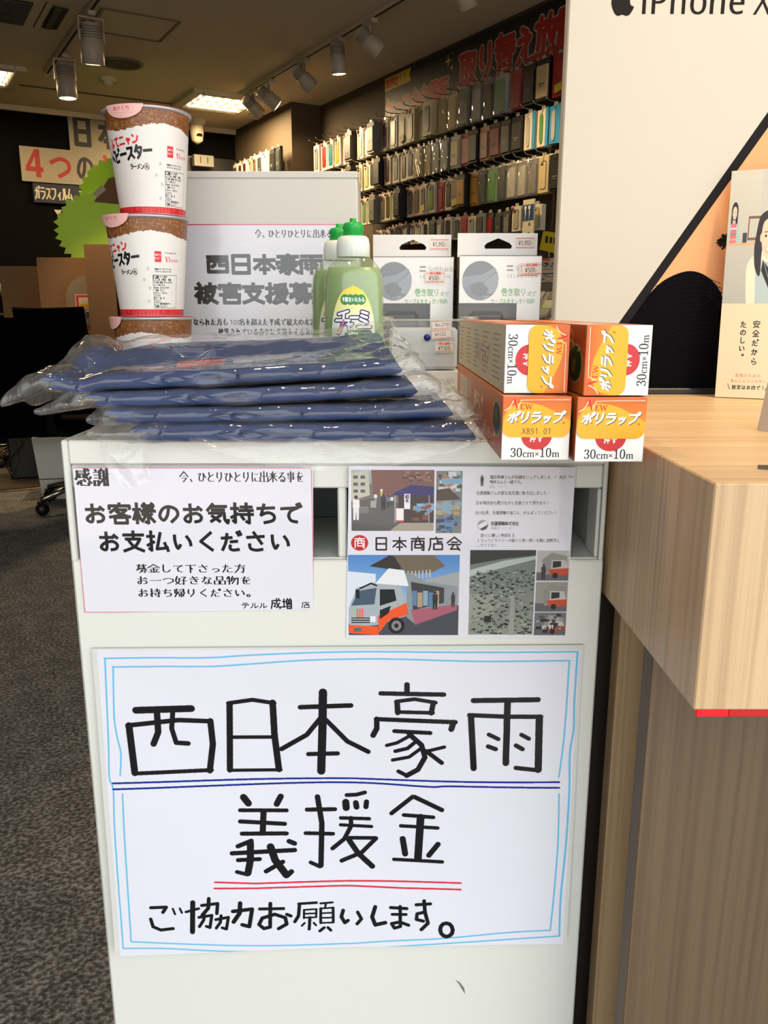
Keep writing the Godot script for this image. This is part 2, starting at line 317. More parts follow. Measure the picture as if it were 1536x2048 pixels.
# ---------------------------------------------------------------- bagged blue cloth
func build_bags() -> void:
	var blue := mat(Color(0.04, 0.175, 0.38), 0.9, {"rim_enabled": true, "rim": 0.15, "rim_tint": 0.8, "metallic_specular": 0.2})
	bump(blue, noise_image(0.25, 256, 256, FastNoiseLite.TYPE_SIMPLEX, 2, 31), 0.04, 28.0)
	var clear := film()
	clear.albedo_color = Color(0.93, 0.95, 0.97, 0.05)
	clear.normal_enabled = true
	var cr := FastNoiseLite.new()
	cr.seed = 19
	cr.frequency = 0.010
	cr.fractal_type = FastNoiseLite.FRACTAL_NONE
	var cm := FastNoiseLite.new()
	cm.seed = 23
	cm.frequency = 0.006
	var ni := Image.create(512, 512, false, Image.FORMAT_RGBA8)
	for x in 512:
		for y in 512:
			# a few sharp creases between smooth stretches
			var a := 1.0 - minf(1.0, absf(cr.get_noise_2d(x, y * 1.5)) * 7.0)
			var b := 1.0 - minf(1.0, absf(cr.get_noise_2d(x * 1.8 + 900.0, y * 2.2)) * 9.0)
			var v := a * a * 0.55 * smoothstep(-0.1, 0.5, cm.get_noise_2d(x, y)) + b * b * 0.45 * smoothstep(0.0, 0.5, cm.get_noise_2d(x + 700.0, y)) + cm.get_noise_2d(x * 0.8, y + 333.0) * 0.25 + 0.25
			ni.set_pixel(x, y, Color(v, v, v))
	ni.bump_map_to_normal_map(7.0)
	clear.normal_texture = ImageTexture.create_from_image(ni)
	clear.normal_scale = 1.0
	clear.uv1_scale = Vector3(1.6, 1.2, 1)
	var hazy: StandardMaterial3D = clear.duplicate()
	hazy.albedo_color = Color(0.86, 0.87, 0.87, 0.09)
	hazy.normal_scale = 2.0
	var wr := FastNoiseLite.new()
	wr.frequency = 14.0
	wr.seed = 5
	var crumple := FastNoiseLite.new()
	crumple.seed = 40
	crumple.frequency = 15.0
	crumple.fractal_type = FastNoiseLite.FRACTAL_RIDGED
	crumple.fractal_octaves = 3
	# x0, x1, z back, z front, underside, thickness front, thickness back, film left, film right
	var rows := [
		[-0.172, 0.062, -0.70, -0.556, 0.0015, 0.0105, 0.011, 0.028, 0.012, "folded blue cloth in a clear bag, lowest of the stack on the cabinet edge"],
		[-0.190, 0.046, -0.705, -0.562, 0.0138, 0.0090, 0.0095, 0.012, 0.014, "folded blue cloth in a clear bag, second from the bottom of the stack"],
		[-0.204, 0.021, -0.705, -0.566, 0.0249, 0.0090, 0.0095, 0.034, 0.016, "folded blue cloth in a clear bag, second from the top of the stack"],
		[-0.236, 0.010, -0.705, -0.571, 0.0362, 0.0095, 0.0245, 0.026, 0.016, "folded blue cloth with red and white tags in a clear bag, topmost of four"]]
	for i in 4:
		var r: Array = rows[i]
		var cx: float = (r[0] + r[1]) / 2
		var t := thing("bagged_cloth", r[9], "bagged cloth", Vector3(cx, TOP + [0.0, 0.0002, 0.0004, 0.0006][i], -0.635), deg_to_rad([0.3, 1.2, 2.2, 3.2][i]), "blue cloths in clear bags stacked on the cabinet")
		t.rotation.z = deg_to_rad([0.0, 0.3, 0.5, 0.6][i])
		var x0: float = r[0] - cx
		var x1: float = r[1] - cx
		var zb: float = r[2] + 0.635
		var zf: float = r[3] + 0.635
		var hgt := func(z: float) -> float: return lerpf(r[5], r[6], smoothstep(zf, zb, z))
		var sag := func(x: float, z: float) -> float:
			var lift: float = [0.0, 0.0025, 0.0055, 0.0075][i] * pow(clampf((x - x0) / (x1 - x0), 0, 1), 2.2)
			var dip := 0.0
			if i == 3: dip = -0.0075 * exp(-pow((z - lerpf(zf, zb, 0.42)) / 0.016, 2.0)) * smoothstep(x1 + 0.02, x0 + 0.03, x) - 0.004 * exp(-pow((x - x0 - 0.025) / 0.012, 2.0))
			return r[4] + lift + dip
		var mid := func(x: float, z: float) -> float: return sag.call(x, z) + hgt.call(z) * 0.5
		var half := func(_x: float, z: float, _s: float) -> float: return hgt.call(z) * 0.5
		var soft := func(p: Vector3, s: float) -> Vector3: return Vector3(0, wr.get_noise_3d(p.x * 1.4, i * 3.0, p.z * 3.0) * 0.0010 * (1.0 if s > 0 else 0.3), wr.get_noise_2d(p.x * 0.7, i * 9.0 + 2.0) * 0.006)
		# the cloth is folded: an under fold and a slightly shorter upper one
		for f in 2:
			var fm := func(x: float, z: float) -> float: return sag.call(x, z) + hgt.call(z) * (0.24 if f == 0 else 0.73)
			var fh := func(x: float, z: float, _s: float) -> float: return hgt.call(z) * (0.25 if f == 0 else 0.29) * (1.0 + 0.25 * wr.get_noise_2d(x * 0.9 + i * 5.0 + f * 11.0, z))
			part(t, "cloth_fold", cushion(x0 + [0.006, 0.0][f], x1 - [0.0, 0.007][f], zb, zf - [0.0, 0.0025][f], fm, fh, [0.005, 0.006][f], 80, 40, soft), blue)
		if i == 3:
			var lab := func(a: float, b: float, w: float, d: float, up: float) -> Shape:
				return Shape.new(true).grid(func(u: float, v: float) -> Vector3:
					var x := a + u * w
					var z := b - v * d
					return Vector3(x, mid.call(x, z) + half.call(x, z, 1) + up, z), 14, 6)
			part(t, "tag", lab.call(-0.042, 0.014, 0.036, 0.016, 0.0010), mat(Color(0.60, 0.17, 0.13), 0.6), Vector3.ZERO, "red printed paper tag")
			part(t, "tag", lab.call(0.000, 0.010, 0.045, 0.009, 0.0012), mat(Color(0.45, 0.47, 0.48), 0.6), Vector3.ZERO, "white printed paper tag")
			part(t, "tag", lab.call(-0.085, 0.042, 0.040, 0.014, 0.0010), mat(Color(0.42, 0.40, 0.52), 0.6), Vector3.ZERO, "pale lilac paper tag")
		var fx0: float = x0 - r[7]
		var fx1: float = x1 + r[8]
		var fmid := func(x: float, z: float) -> float:
			var over := clampf((x0 - x) / 0.03, 0, 1) + clampf((x - x1) / 0.03, 0, 1)
			return mid.call(clampf(x, x0, x1), z) - over * [0.0, 0.004, 0.007, 0.016][i] * (1.0 if x < x0 else 0.3)
		var fhalf := func(x: float, z: float, s: float) -> float:
			var off := maxf(clampf((x0 - x) / 0.03, 0, 1), clampf((x - x1) / 0.02, 0, 1))
			var puff: float = 0.006 * smoothstep(zf, zb, z) if s > 0 and i == 3 else 0.0
			return lerpf(hgt.call(z) * 0.5 + 0.0012 + puff, 0.003, off)
		var crush := func(p: Vector3, s: float) -> Vector3:
			var n := crumple.get_noise_3d(p.x, p.z * 1.3, s * 3.0 + i * 7.0)
			var k := 0.0010 + 0.0050 * (smoothstep(x0 + 0.03, x0 - 0.02, p.x) + smoothstep(x1 - 0.05, x1 + 0.01, p.x))
			if s < 0: k *= 0.35
			return Vector3(wr.get_noise_3d(p.x, p.z, 4.0) * 0.002, maxf(n * k, -0.0006) if s > 0 else minf(-n * k * 0.2, 0.0002), wr.get_noise_3d(p.z * 0.6, p.x * 1.4, 9.0) * 0.012)
		part(t, "clear_bag", cushion(fx0, fx1, zb - 0.008, zf + 0.0045, fmid, fhalf, 0.008, 100, 46, crush), clear)
		if i == 0:
			# the loose lip and corner of the lowest bag hang over the cabinet's front edge
			var lip := Shape.new(true).grid(func(u: float, v: float) -> Vector3:
				var x := lerpf(-0.075, 0.118, u)
				var drop: float = pow(sin(u * PI), 0.7) * v
				return Vector3(x, 0.004 - 0.020 * drop + crumple.get_noise_2d(x * 1.2, v * 0.02) * 0.002, zf + 0.004 + 0.006 * sin(v * 1.6) + crumple.get_noise_2d(x, v * 0.03 + 4.0) * 0.002), 60, 12)
			part(t, "bag_lip", lip, hazy)
			var cor := Shape.new(true).grid(func(u: float, v: float) -> Vector3:
				var a := Vector3(x0 - 0.026, 0.006, zf - 0.008).lerp(Vector3(x0 + 0.012, 0.008, zf + 0.004), u)
				var b := Vector3(x0 - 0.006, -0.031, zf + 0.0075).lerp(Vector3(x0 + 0.016, -0.022, zf + 0.0075), u)
				var q := a.lerp(b, v)
				q.z = lerpf(a.z, zf + 0.0075, smoothstep(0.0, 0.35, v))
				return q + Vector3(crumple.get_noise_2d(u * 0.05, v * 0.05), 0, crumple.get_noise_2d(u * 0.06 + 3.0, v * 0.05) * 0.9 + 0.3) * 0.004, 24, 24)
			part(t, "bag_corner", cor, hazy)

# ---------------------------------------------------------------- goods on the cabinet
func build_goods() -> void:
	# three snack cups, one on another
	var wrapper := printed(print_cup(), 0.42, {"texture_repeat": true})
	var foil := mat(Color(0.72, 0.72, 0.73), 0.3, {"metallic": 0.5})
	var lid_red := mat(Color(0.78, 0.12, 0.14), 0.35)
	var tabm := mat(Color(0.90, 0.70, 0.68), 0.4)
	var cups := [[-0.2068, -0.7600, 0.0, -0.21, "snack cup with a brown noodle band, bottom of the stack of three"], [-0.2055, -0.7560, 0.0830, 0.17, "snack cup with a brown noodle band, middle of the stack of three"], [-0.1993, -0.7560, 0.1660, 0.48, "snack cup with a brown noodle band, top of the stack of three"]]
	var first: Node3D
	for i in 3:
		var c: Array = cups[i]
		var at := Vector3(c[0], TOP + c[2], c[1])
		# the print's title sits a third of the way round to the left
		var turn: float = deg_to_rad(-92) + c[3]
		if first:
			again(first, "snack_cup", c[4], at, turn)
			continue
		var t := thing("snack_cup", c[4], "snack cup", at, turn, "stack of snack cups")
		first = t
		part(t, "cup", Shape.new(true).lathe([Vector2(0.0268, 0.0), Vector2(0.0345, 0.0802)], 64), wrapper)
		part(t, "base", Shape.new(true).lathe([Vector2(0.0, 0.002), Vector2(0.0252, 0.002), Vector2(0.0254, 0.0), Vector2(0.0270, 0.0), Vector2(0.0271, 0.001)], 48), foil)
		part(t, "rim", Shape.new(true).lathe([Vector2(0.0343, 0.0796), Vector2(0.0360, 0.0800), Vector2(0.0367, 0.0810), Vector2(0.0365, 0.0821), Vector2(0.0353, 0.0827), Vector2(0.0341, 0.0826)], 64), foil)
		part(t, "lid", Shape.new(true).lathe([Vector2(0.0366, 0.0822), Vector2(0.0355, 0.0828), Vector2(0.0336, 0.0829), Vector2(0.0, 0.0829)], 64), lid_red)
		var tabs := Shape.new(true).grid(func(u: float, v: float) -> Vector3:
			var a := lerpf(-0.48, 0.48, u)
			var d := 0.0105 * v * sqrt(maxf(0.0, 1 - pow(2 * u - 1, 2)))
			var r := 0.0372 - d * 0.10
			return Vector3(sin(a) * r, 0.0826 - d, cos(a) * r), 20, 6)
		var tab := part(t, "lid_tab", tabs, tabm, Vector3.ZERO, "pale pink peel tab")
		tab.rotation.y = deg_to_rad(48)
		var word := pad_mm(30, 9, 6, Color(0.90, 0.70, 0.68))
		jp(word, "あけくち", 3, 0.8, 5.4, 5.6, 0.7, Color(0.75, 0.35, 0.33), 1)
		var wm := Shape.new(true).grid(func(u: float, v: float) -> Vector3:
			var a := lerpf(-0.30, 0.26, u)
			var d := lerpf(0.0062, 0.0010, v)
			return Vector3(sin(a) * (0.0375 - d * 0.10), 0.0826 - d, cos(a) * (0.0375 - d * 0.10)), 8, 2)
		part(tab, "tab_word", wm, printed(word.done(), 0.4, {"uv1_scale": Vector3(1, -1, 1), "uv1_offset": Vector3(0, 1, 0)}))
	# carton that serves as collection box, with its notice
	var bx := thing("donation_box", "plain white carton standing behind the snack cups and bottles", "collection box", Vector3(-0.120, TOP, -0.89))
	var card := mat(Color(0.76, 0.75, 0.72), 0.6)
	part(bx, "body", Shape.new().box(Vector3(0, 0.1045, 0), Vector3(0.190, 0.209, 0.116), 0.0012), card)
	part(bx, "lid", Shape.new().box(Vector3(0, 0.2122, 0), Vector3(0.190, 0.0062, 0.116), 0.0008), card)
	var nt := printed(print_box_notice(), 0.3, {"clearcoat_enabled": true, "clearcoat": 1.0, "clearcoat_roughness": 0.12})
	nt.heightmap_enabled = true
	nt.heightmap_texture = noise_image(0.05, 256, 256, FastNoiseLite.TYPE_SIMPLEX, 3, 14)
	nt.heightmap_scale = 0.012
	solo("box_notice", joined([sheet(-0.091, -0.0605, 0.091, 0.0605)], [nt]), null, "laminated relief fund notice with a red hairline border taped to the white carton", "notice", Vector3(-0.1215, H + 0.0205, -0.8318))
	# two bottles of green washing-up liquid
	var liquid := mat(Color(0.50, 0.585, 0.36), 0.3, {"subsurf_scatter_enabled": true, "subsurf_scatter_strength": 0.3})
	var shell := mat(Color(0.74, 0.86, 0.68, 0.18), 0.12, {"transparency": BaseMaterial3D.TRANSPARENCY_ALPHA})
	var collar := mat(Color(0.84, 0.87, 0.83), 0.45)
	var green := mat(Color(0.07, 0.62, 0.24), 0.35)
	var lab := printed(print_bottle(), 0.4, {"uv1_scale": Vector3(1, -1, 1), "uv1_offset": Vector3(0, 1, 0)})
	var bottle: Node3D
	for i in 2:
		var at := Vector3([-0.0262, -0.0405][i], TOP, [-0.738, -0.784][i])
		var says: String = ["washing-up liquid bottle with green cap and yellow arched label, the front one", "washing-up liquid bottle with green cap half hidden behind the front bottle"][i]
		if i:
			again(bottle, "detergent_bottle", says, at, 0.0)
			continue
		bottle = thing("detergent_bottle", says, "bottle", at, 0.0, "green washing-up liquid bottles")
		var prof := [Vector2(0, 0), Vector2(0.024, 0), Vector2(0.0268, 0.003), Vector2(0.0270, 0.02), Vector2(0.0262, 0.07), Vector2(0.0256, 0.105), Vector2(0.0248, 0.115), Vector2(0.0228, 0.1225), Vector2(0.0175, 0.1290), Vector2(0.0138, 0.1325)]
		var inner := []
		for p: Vector2 in prof:
			if p.y <= 0.123: inner.append(Vector2(maxf(p.x - 0.0011, 0), p.y + 0.001))
		inner.append(Vector2(0, 0.1236))
		part(bottle, "liquid", Shape.new(true).lathe(inner, 48, 1.0, 0.60), liquid)
		part(bottle, "shell", Shape.new(true).lathe(prof, 48, 1.0, 0.62), shell)
		part(bottle, "collar", Shape.new(true).lathe([Vector2(0.0136, 0.1320), Vector2(0.0143, 0.1325), Vector2(0.0141, 0.1425), Vector2(0.0132, 0.1470), Vector2(0.0112, 0.1490), Vector2(0.0, 0.1492)], 40, 1.0, 0.86), collar)
		var cap := part(bottle, "cap", Shape.new(true).lathe([Vector2(0.0072, 0.1488), Vector2(0.0088, 0.1494), Vector2(0.0083, 0.1540), Vector2(0.0091, 0.1552), Vector2(0.0090, 0.1575), Vector2(0.0076, 0.1594), Vector2(0.0050, 0.1602), Vector2(0.0, 0.1604)], 36), green)
		part(cap, "nozzle", Shape.new(true).lathe([Vector2(0.0028, 0.1598), Vector2(0.0027, 0.1634), Vector2(0.0, 0.1636)], 20), green)
		var front := func(u: float, v: float) -> Vector3:
			var y := lerpf(0.010, 0.1085, v)
			var wide := 0.0186 * (1.0 if v < 0.55 else sqrt(maxf(0.0, 1.0 - pow((v - 0.55) / 0.45, 2.2))))
			var x := (2 * u - 1) * wide
			var r := 0.0270 - 0.0008 * clampf((y - 0.02) / 0.05, 0, 1.4)
			return Vector3(x, y, sqrt(maxf(0.0, 1 - pow(x / r, 2))) * r * 0.62 + 0.0003)
		var ls := Shape.new(true).grid(front, 20, 24)
		var arr := ls.st.commit_to_arrays()
		var vs: PackedVector3Array = arr[Mesh.ARRAY_VERTEX]
		var ls2 := Shape.new(true)
		for v in vs:
			ls2.st.set_uv(Vector2(v.x / 0.0380 + 0.5, (v.y - 0.010) / 0.0985))
			ls2.st.add_vertex(v)
		part(bottle, "label", ls2, lab)
	# car charger packs with their hang tabs
	var shine := {"clearcoat_enabled": true, "clearcoat": 0.9, "clearcoat_roughness": 0.08}
	var white := mat(Color(0.80, 0.79, 0.775), 0.45, shine)
	var clear := film()
	var black := mat(Color(0.06, 0.06, 0.065), 0.4)
	var p500 := printed(print_price("¥500-", true), 0.6)
	var p1992 := printed(print_price("¥1,992-", false), 0.6)
	var cable: Node3D
	for i in 2:
		var at := Vector3([0.0308, 0.1195][i], TOP, [-0.916, -0.898][i])
		var says: String = ["white boxed retractable car charger with hang tab, left one beside the bottles", "white boxed retractable car charger with hang tab, right one behind the wrap cartons"][i]
		var t: Node3D
		if i == 0:
			t = thing("charger_box", says, "boxed charger", at, 0.0, "boxed car chargers")
			cable = t
			var face_poly := PackedVector2Array([Vector2(-0.042, 0.0), Vector2(-0.042, 0.006), Vector2(0.018, 0.006), Vector2(0.018, 0.0955), Vector2(-0.042, 0.0955), Vector2(-0.042, 0.142), Vector2(0.042, 0.142), Vector2(0.042, 0.0)])
			part(t, "card", Shape.new().prism(face_poly, 0.0125, 0.0133), printed(print_cable_card(true), 0.42, shine.merged({"uv1_scale": Vector3(1, 1.34, 1)})))
			part(t, "tray", Shape.new().box(Vector3(0, 0.071, -0.0005), Vector3(0.083, 0.141, 0.0235), 0.001, "+z"), mat(Color(0.42, 0.40, 0.37), 0.5))
			part(t, "charger", Shape.new().box(Vector3(-0.012, 0.050, 0.002), Vector3(0.036, 0.075, 0.012), 0.004), black)
			part(t, "cable_reel", Shape.new(true).lathe([Vector2(0, 0.004), Vector2(0.010, 0.004), Vector2(0.012, 0.0), Vector2(0.010, -0.004)], 24), mat(Color(0.5, 0.49, 0.47), 0.4), Vector3(-0.031, 0.078, 0.006))
			part(t, "blister", Shape.new().box(Vector3(0, 0.0715, 0.0005), Vector3(0.0855, 0.143, 0.0275), 0.0012), clear)
			# tab with a shaped hanging hole
			var hole := PackedVector2Array([Vector2(-0.0135, 0.151), Vector2(-0.0145, 0.1535), Vector2(-0.012, 0.1565), Vector2(0, 0.1615), Vector2(0.012, 0.1565), Vector2(0.0145, 0.1535), Vector2(0.0135, 0.151)])
			var tab := Shape.new()
			tab.prism(PackedVector2Array([Vector2(-0.0425, 0.1425), Vector2(0.041, 0.1425), Vector2(0.041, 0.151), Vector2(0.0135, 0.151), Vector2(-0.0135, 0.151), Vector2(-0.0425, 0.151)]), -0.011, -0.0102)
			var left := PackedVector2Array([Vector2(-0.0425, 0.151), Vector2(-0.0135, 0.151), Vector2(-0.0145, 0.1535), Vector2(-0.012, 0.1565), Vector2(0, 0.1615), Vector2(0, 0.1665), Vector2(-0.0425, 0.1665)])
			var right := PackedVector2Array([Vector2(0.041, 0.151), Vector2(0.041, 0.1665), Vector2(0, 0.1665), Vector2(0, 0.1615), Vector2(0.012, 0.1565), Vector2(0.0145, 0.1535), Vector2(0.0135, 0.151)])
			tab.prism(left, -0.011, -0.0102); tab.prism(right, -0.011, -0.0102)
			var tb := part(t, "hang_tab", tab, white)
			part(tb, "price_sticker", joined([sheet(0.018, 0.151, 0.0385, 0.1625, 0.0002)], [p1992]), null, Vector3(0, 0, -0.0101))
		else:
			t = again(cable, "charger_box", says, at, 0.0)
			(t.get_node("price_sticker") as Node3D).position = Vector3(0.0185, 0.1222, 0.0144)
		var s := part(t, "price_sticker", joined([sheet(0, 0, 0.0205, 0.0115, 0.0002)], [p500]), null, Vector3([0.0125, 0.0215][i], [0.1165, 0.1235][i], 0.0145 + 0.0006 * i))
		s.rotation.z = [0.0, 0.03][i]
	var glossy := mat(Color(0.76, 0.77, 0.78), 0.3)
	for i in 2:
		var t := thing("power_bank_box", ["clear case with a white power bank and three price stickers, on top of another box", "white power bank box with grey lettering under the clear case"][i], "power bank box", Vector3(0.0392, TOP + [0.0296, 0.0][i], -0.856), 0.0)
		if i == 0:
			part(t, "power_bank", Shape.new().box(Vector3(0, 0.0215, 0), Vector3(0.068, 0.041, 0.030), 0.003), glossy)
			part(t, "clear_case", Shape.new().box(Vector3(0, 0.0240, 0), Vector3(0.0775, 0.0490, 0.040), 0.001), film())
			part(t, "case_rim", Shape.new().box(Vector3(0, 0.0492, 0), Vector3(0.0790, 0.0020, 0.0425), 0.0006), mat(Color(0.75, 0.77, 0.76, 0.35), 0.1, {"transparency": BaseMaterial3D.TRANSPARENCY_ALPHA}))
			part(t, "colour_dot", Shape.new(true).lathe([Vector2(0.0034, 0), Vector2(0.0034, 0.0002), Vector2(0, 0.0002)], 24), mat(Color(0.06, 0.10, 0.45), 0.5), Vector3(0.0035, 0.0325, 0.0201)).rotation.x = PI / 2
			for k in 3:
				var st := [["品番2105", false], ["¥5122円", false], ["¥1500-", true]][k] as Array
				var q := part(t, "price_sticker", joined([sheet(0, 0, 0.0185, [0.0085, 0.0088, 0.0105][k], 0.0002)], [printed(print_price(st[0] if k else "No.2105", st[1]), 0.6)]), null, Vector3([0.0085, 0.0085, 0.0112][k], [0.0400, 0.0305, 0.0180][k], 0.0203 + 0.0002 * k))
				q.rotation.z = [0.06, 0.10, 0.0][k]
		else:
			var p := pad_mm(74, 29, 6, Color(0.86, 0.86, 0.87))
			type(p, "10000mAh", 33, 12, 7.6, Color(0.62, 0.63, 0.64), 0, 0.98); type(p, "Universal Power Bank", 41, 18, 3.0, Color(0.68, 0.68, 0.69), 0); type(p, "for Digital Products", 43, 22, 3.0, Color(0.68, 0.68, 0.69), 0)
			part(t, "carton", Shape.new().box(Vector3(0, 0.0147, 0), Vector3(0.0735, 0.0292, 0.040), 0.0008), mat(Color(0.86, 0.86, 0.87), 0.4))
			part(t, "front_print", joined([sheet(-0.0362, 0.0004, 0.0362, 0.0288, 0.0002)], [printed(p.done(), 0.4)]), null, Vector3(0, 0, 0.0201))
	# four cartons of kitchen wrap, ends towards us
	var end := printed(print_wrap_end(), 0.4)
	var side_or := printed(print_wrap_side(false), 0.4, {"texture_repeat": true})
	var side_pl := printed(print_wrap_side(true), 0.45, {"texture_repeat": true})
	var edge := mat(Color(0.72, 0.62, 0.48), 0.6)
	var places := [[0.0908, 0.0192, -0.648, 0.0, true, "kitchen wrap carton with a stamped code on its orange flap, lower left of the four"], [0.1336, 0.0192, -0.642, 0.0, false, "kitchen wrap carton standing upright beside the wooden counter, lower right of the four"],
		[0.0916, 0.0390 + 0.0202, -0.660, -PI / 2, false, "wrap carton turned on its side with cream back showing, upper left of four"], [0.1364, 0.0390 + 0.0202, -0.646, PI / 2, false, "wrap carton turned on its side with flap at its left, upper right of four"]]
	for e in places:
		var t := thing("wrap_carton", e[5], "wrap carton", Vector3(e[0], TOP + e[1] , e[2]), 0.0, "kitchen wrap cartons")
		t.rotation = Vector3(0, 0, e[3])
		var body := Shape.new()
		var prints := Shape.new()
		var cream := Shape.new()
		var w := 0.0202
		var h := 0.0190
		var l := 0.155
		var V := func(x: int, y: int, z: int) -> Vector3: return Vector3(x * w, y * h, z * l)
		body.quad(V.call(1, -1, -1), V.call(-1, -1, -1), V.call(-1, 1, -1), V.call(1, 1, -1))
		for q in [[[-1, -1, -1], [-1, -1, 1], [-1, 1, 1], [-1, 1, -1]], [[1, -1, 1], [1, -1, -1], [1, 1, -1], [1, 1, 1]], [[-1, 1, 1], [1, 1, 1], [1, 1, -1], [-1, 1, -1]]]:
			var c := []
			for g in q: c.append(V.call(g[0], g[1], g[2]))
			if q[0][0] == -1 and q[1][0] == 1: prints.quad(c[1], c[2], c[3], c[0], [Vector2(1, 1), Vector2(0, 1), Vector2(0, 0), Vector2(1, 0)])
			else: prints.quad(c[0], c[1], c[2], c[3])
		cream.quad(V.call(1, -1, -1), V.call(1, -1, 1), V.call(-1, -1, 1), V.call(-1, -1, -1))
		part(t, "carton", joined([body, prints, cream], [edge, side_or, side_pl]))
		part(t, "end_panel", joined([sheet(-w, -h, w, h, 0.0004)], [end]), null, Vector3(0, 0, l))
		var fl := rr(-w, -0.0052, w, h, 0.0055, 6)
		var cut := PackedVector2Array()
		for p in fl: cut.append(Vector2(p.x, p.y) if p.y < 0.008 else Vector2(signf(p.x) * w, h))
		part(t, "flap", joined([Shape.new().prism(cut, 0.0, 0.0007)], [printed(print_wrap_flap(e[4]), 0.28, {"metallic": 0.25})]), null, Vector3(0, 0, l + 0.0006))

# ---------------------------------------------------------------- the wall of phone cases
const PALETTE := {
	"w": Color(0.76, 0.72, 0.64), "c": Color(0.70, 0.63, 0.46), "k": Color(0.045, 0.045, 0.05), "g": Color(0.42, 0.41, 0.38), "G": Color(0.22, 0.24, 0.22), "r": Color(0.58, 0.06, 0.08), "t": Color(0.10, 0.46, 0.52),
	"y": Color(0.72, 0.50, 0.06), "m": Color(0.28, 0.07, 0.08), "n": Color(0.06, 0.09, 0.20), "b": Color(0.28, 0.20, 0.14), "p": Color(0.52, 0.28, 0.26), "l": Color(0.48, 0.56, 0.22), "e": Color(0.40, 0.52, 0.36), "o": Color(0.34, 0.30, 0.12),
	"B": Color(0.14, 0.48, 0.66), "f": Color(0.24, 0.46, 0.16), "a": Color(0.74, 0.52, 0.40), "s": Color(0.58, 0.57, 0.53), "d": Color(0.14, 0.14, 0.13)}
const TONE := {"w": "white", "c": "cream", "k": "black", "g": "grey", "G": "dark green", "r": "red", "t": "teal", "y": "yellow", "m": "maroon", "n": "navy", "b": "brown", "p": "dusty pink", "l": "lime", "e": "pale green", "o": "olive", "B": "bright blue", "f": "leaf green", "a": "peach", "s": "silver grey", "d": "charcoal"}
const ORDER := ["first", "second", "third", "fourth", "fifth", "sixth", "seventh", "eighth", "ninth", "tenth", "eleventh", "twelfth", "thirteenth", "fourteenth", "fifteenth", "sixteenth", "seventeenth", "eighteenth", "nineteenth", "twentieth", "twenty-first", "twenty-second", "twenty-third", "twenty-fourth", "twenty-fifth", "twenty-sixth", "twenty-seventh"]
var case_mats := {}
var case_shapes := {}

func tone(k: String, rough := 0.5) -> StandardMaterial3D:
	var key := k + str(rough)
	if not case_mats.has(key): case_mats[key] = mat(PALETTE[k], rough)
	return case_mats[key]

func kept(key: String, make: Callable) -> Mesh:
	if not case_shapes.has(key): case_shapes[key] = joined([make.call()], [null])
	return case_shapes[key]

func case_part(t: Node3D, called: String, m: Mesh, k: Material, pos := Vector3.ZERO) -> MeshInstance3D:
	var o := MeshInstance3D.new()
	o.name = called
	o.mesh = m
	o.set_surface_override_material(0, k)
	t.add_child(o, true)
	o.position = pos
	return o

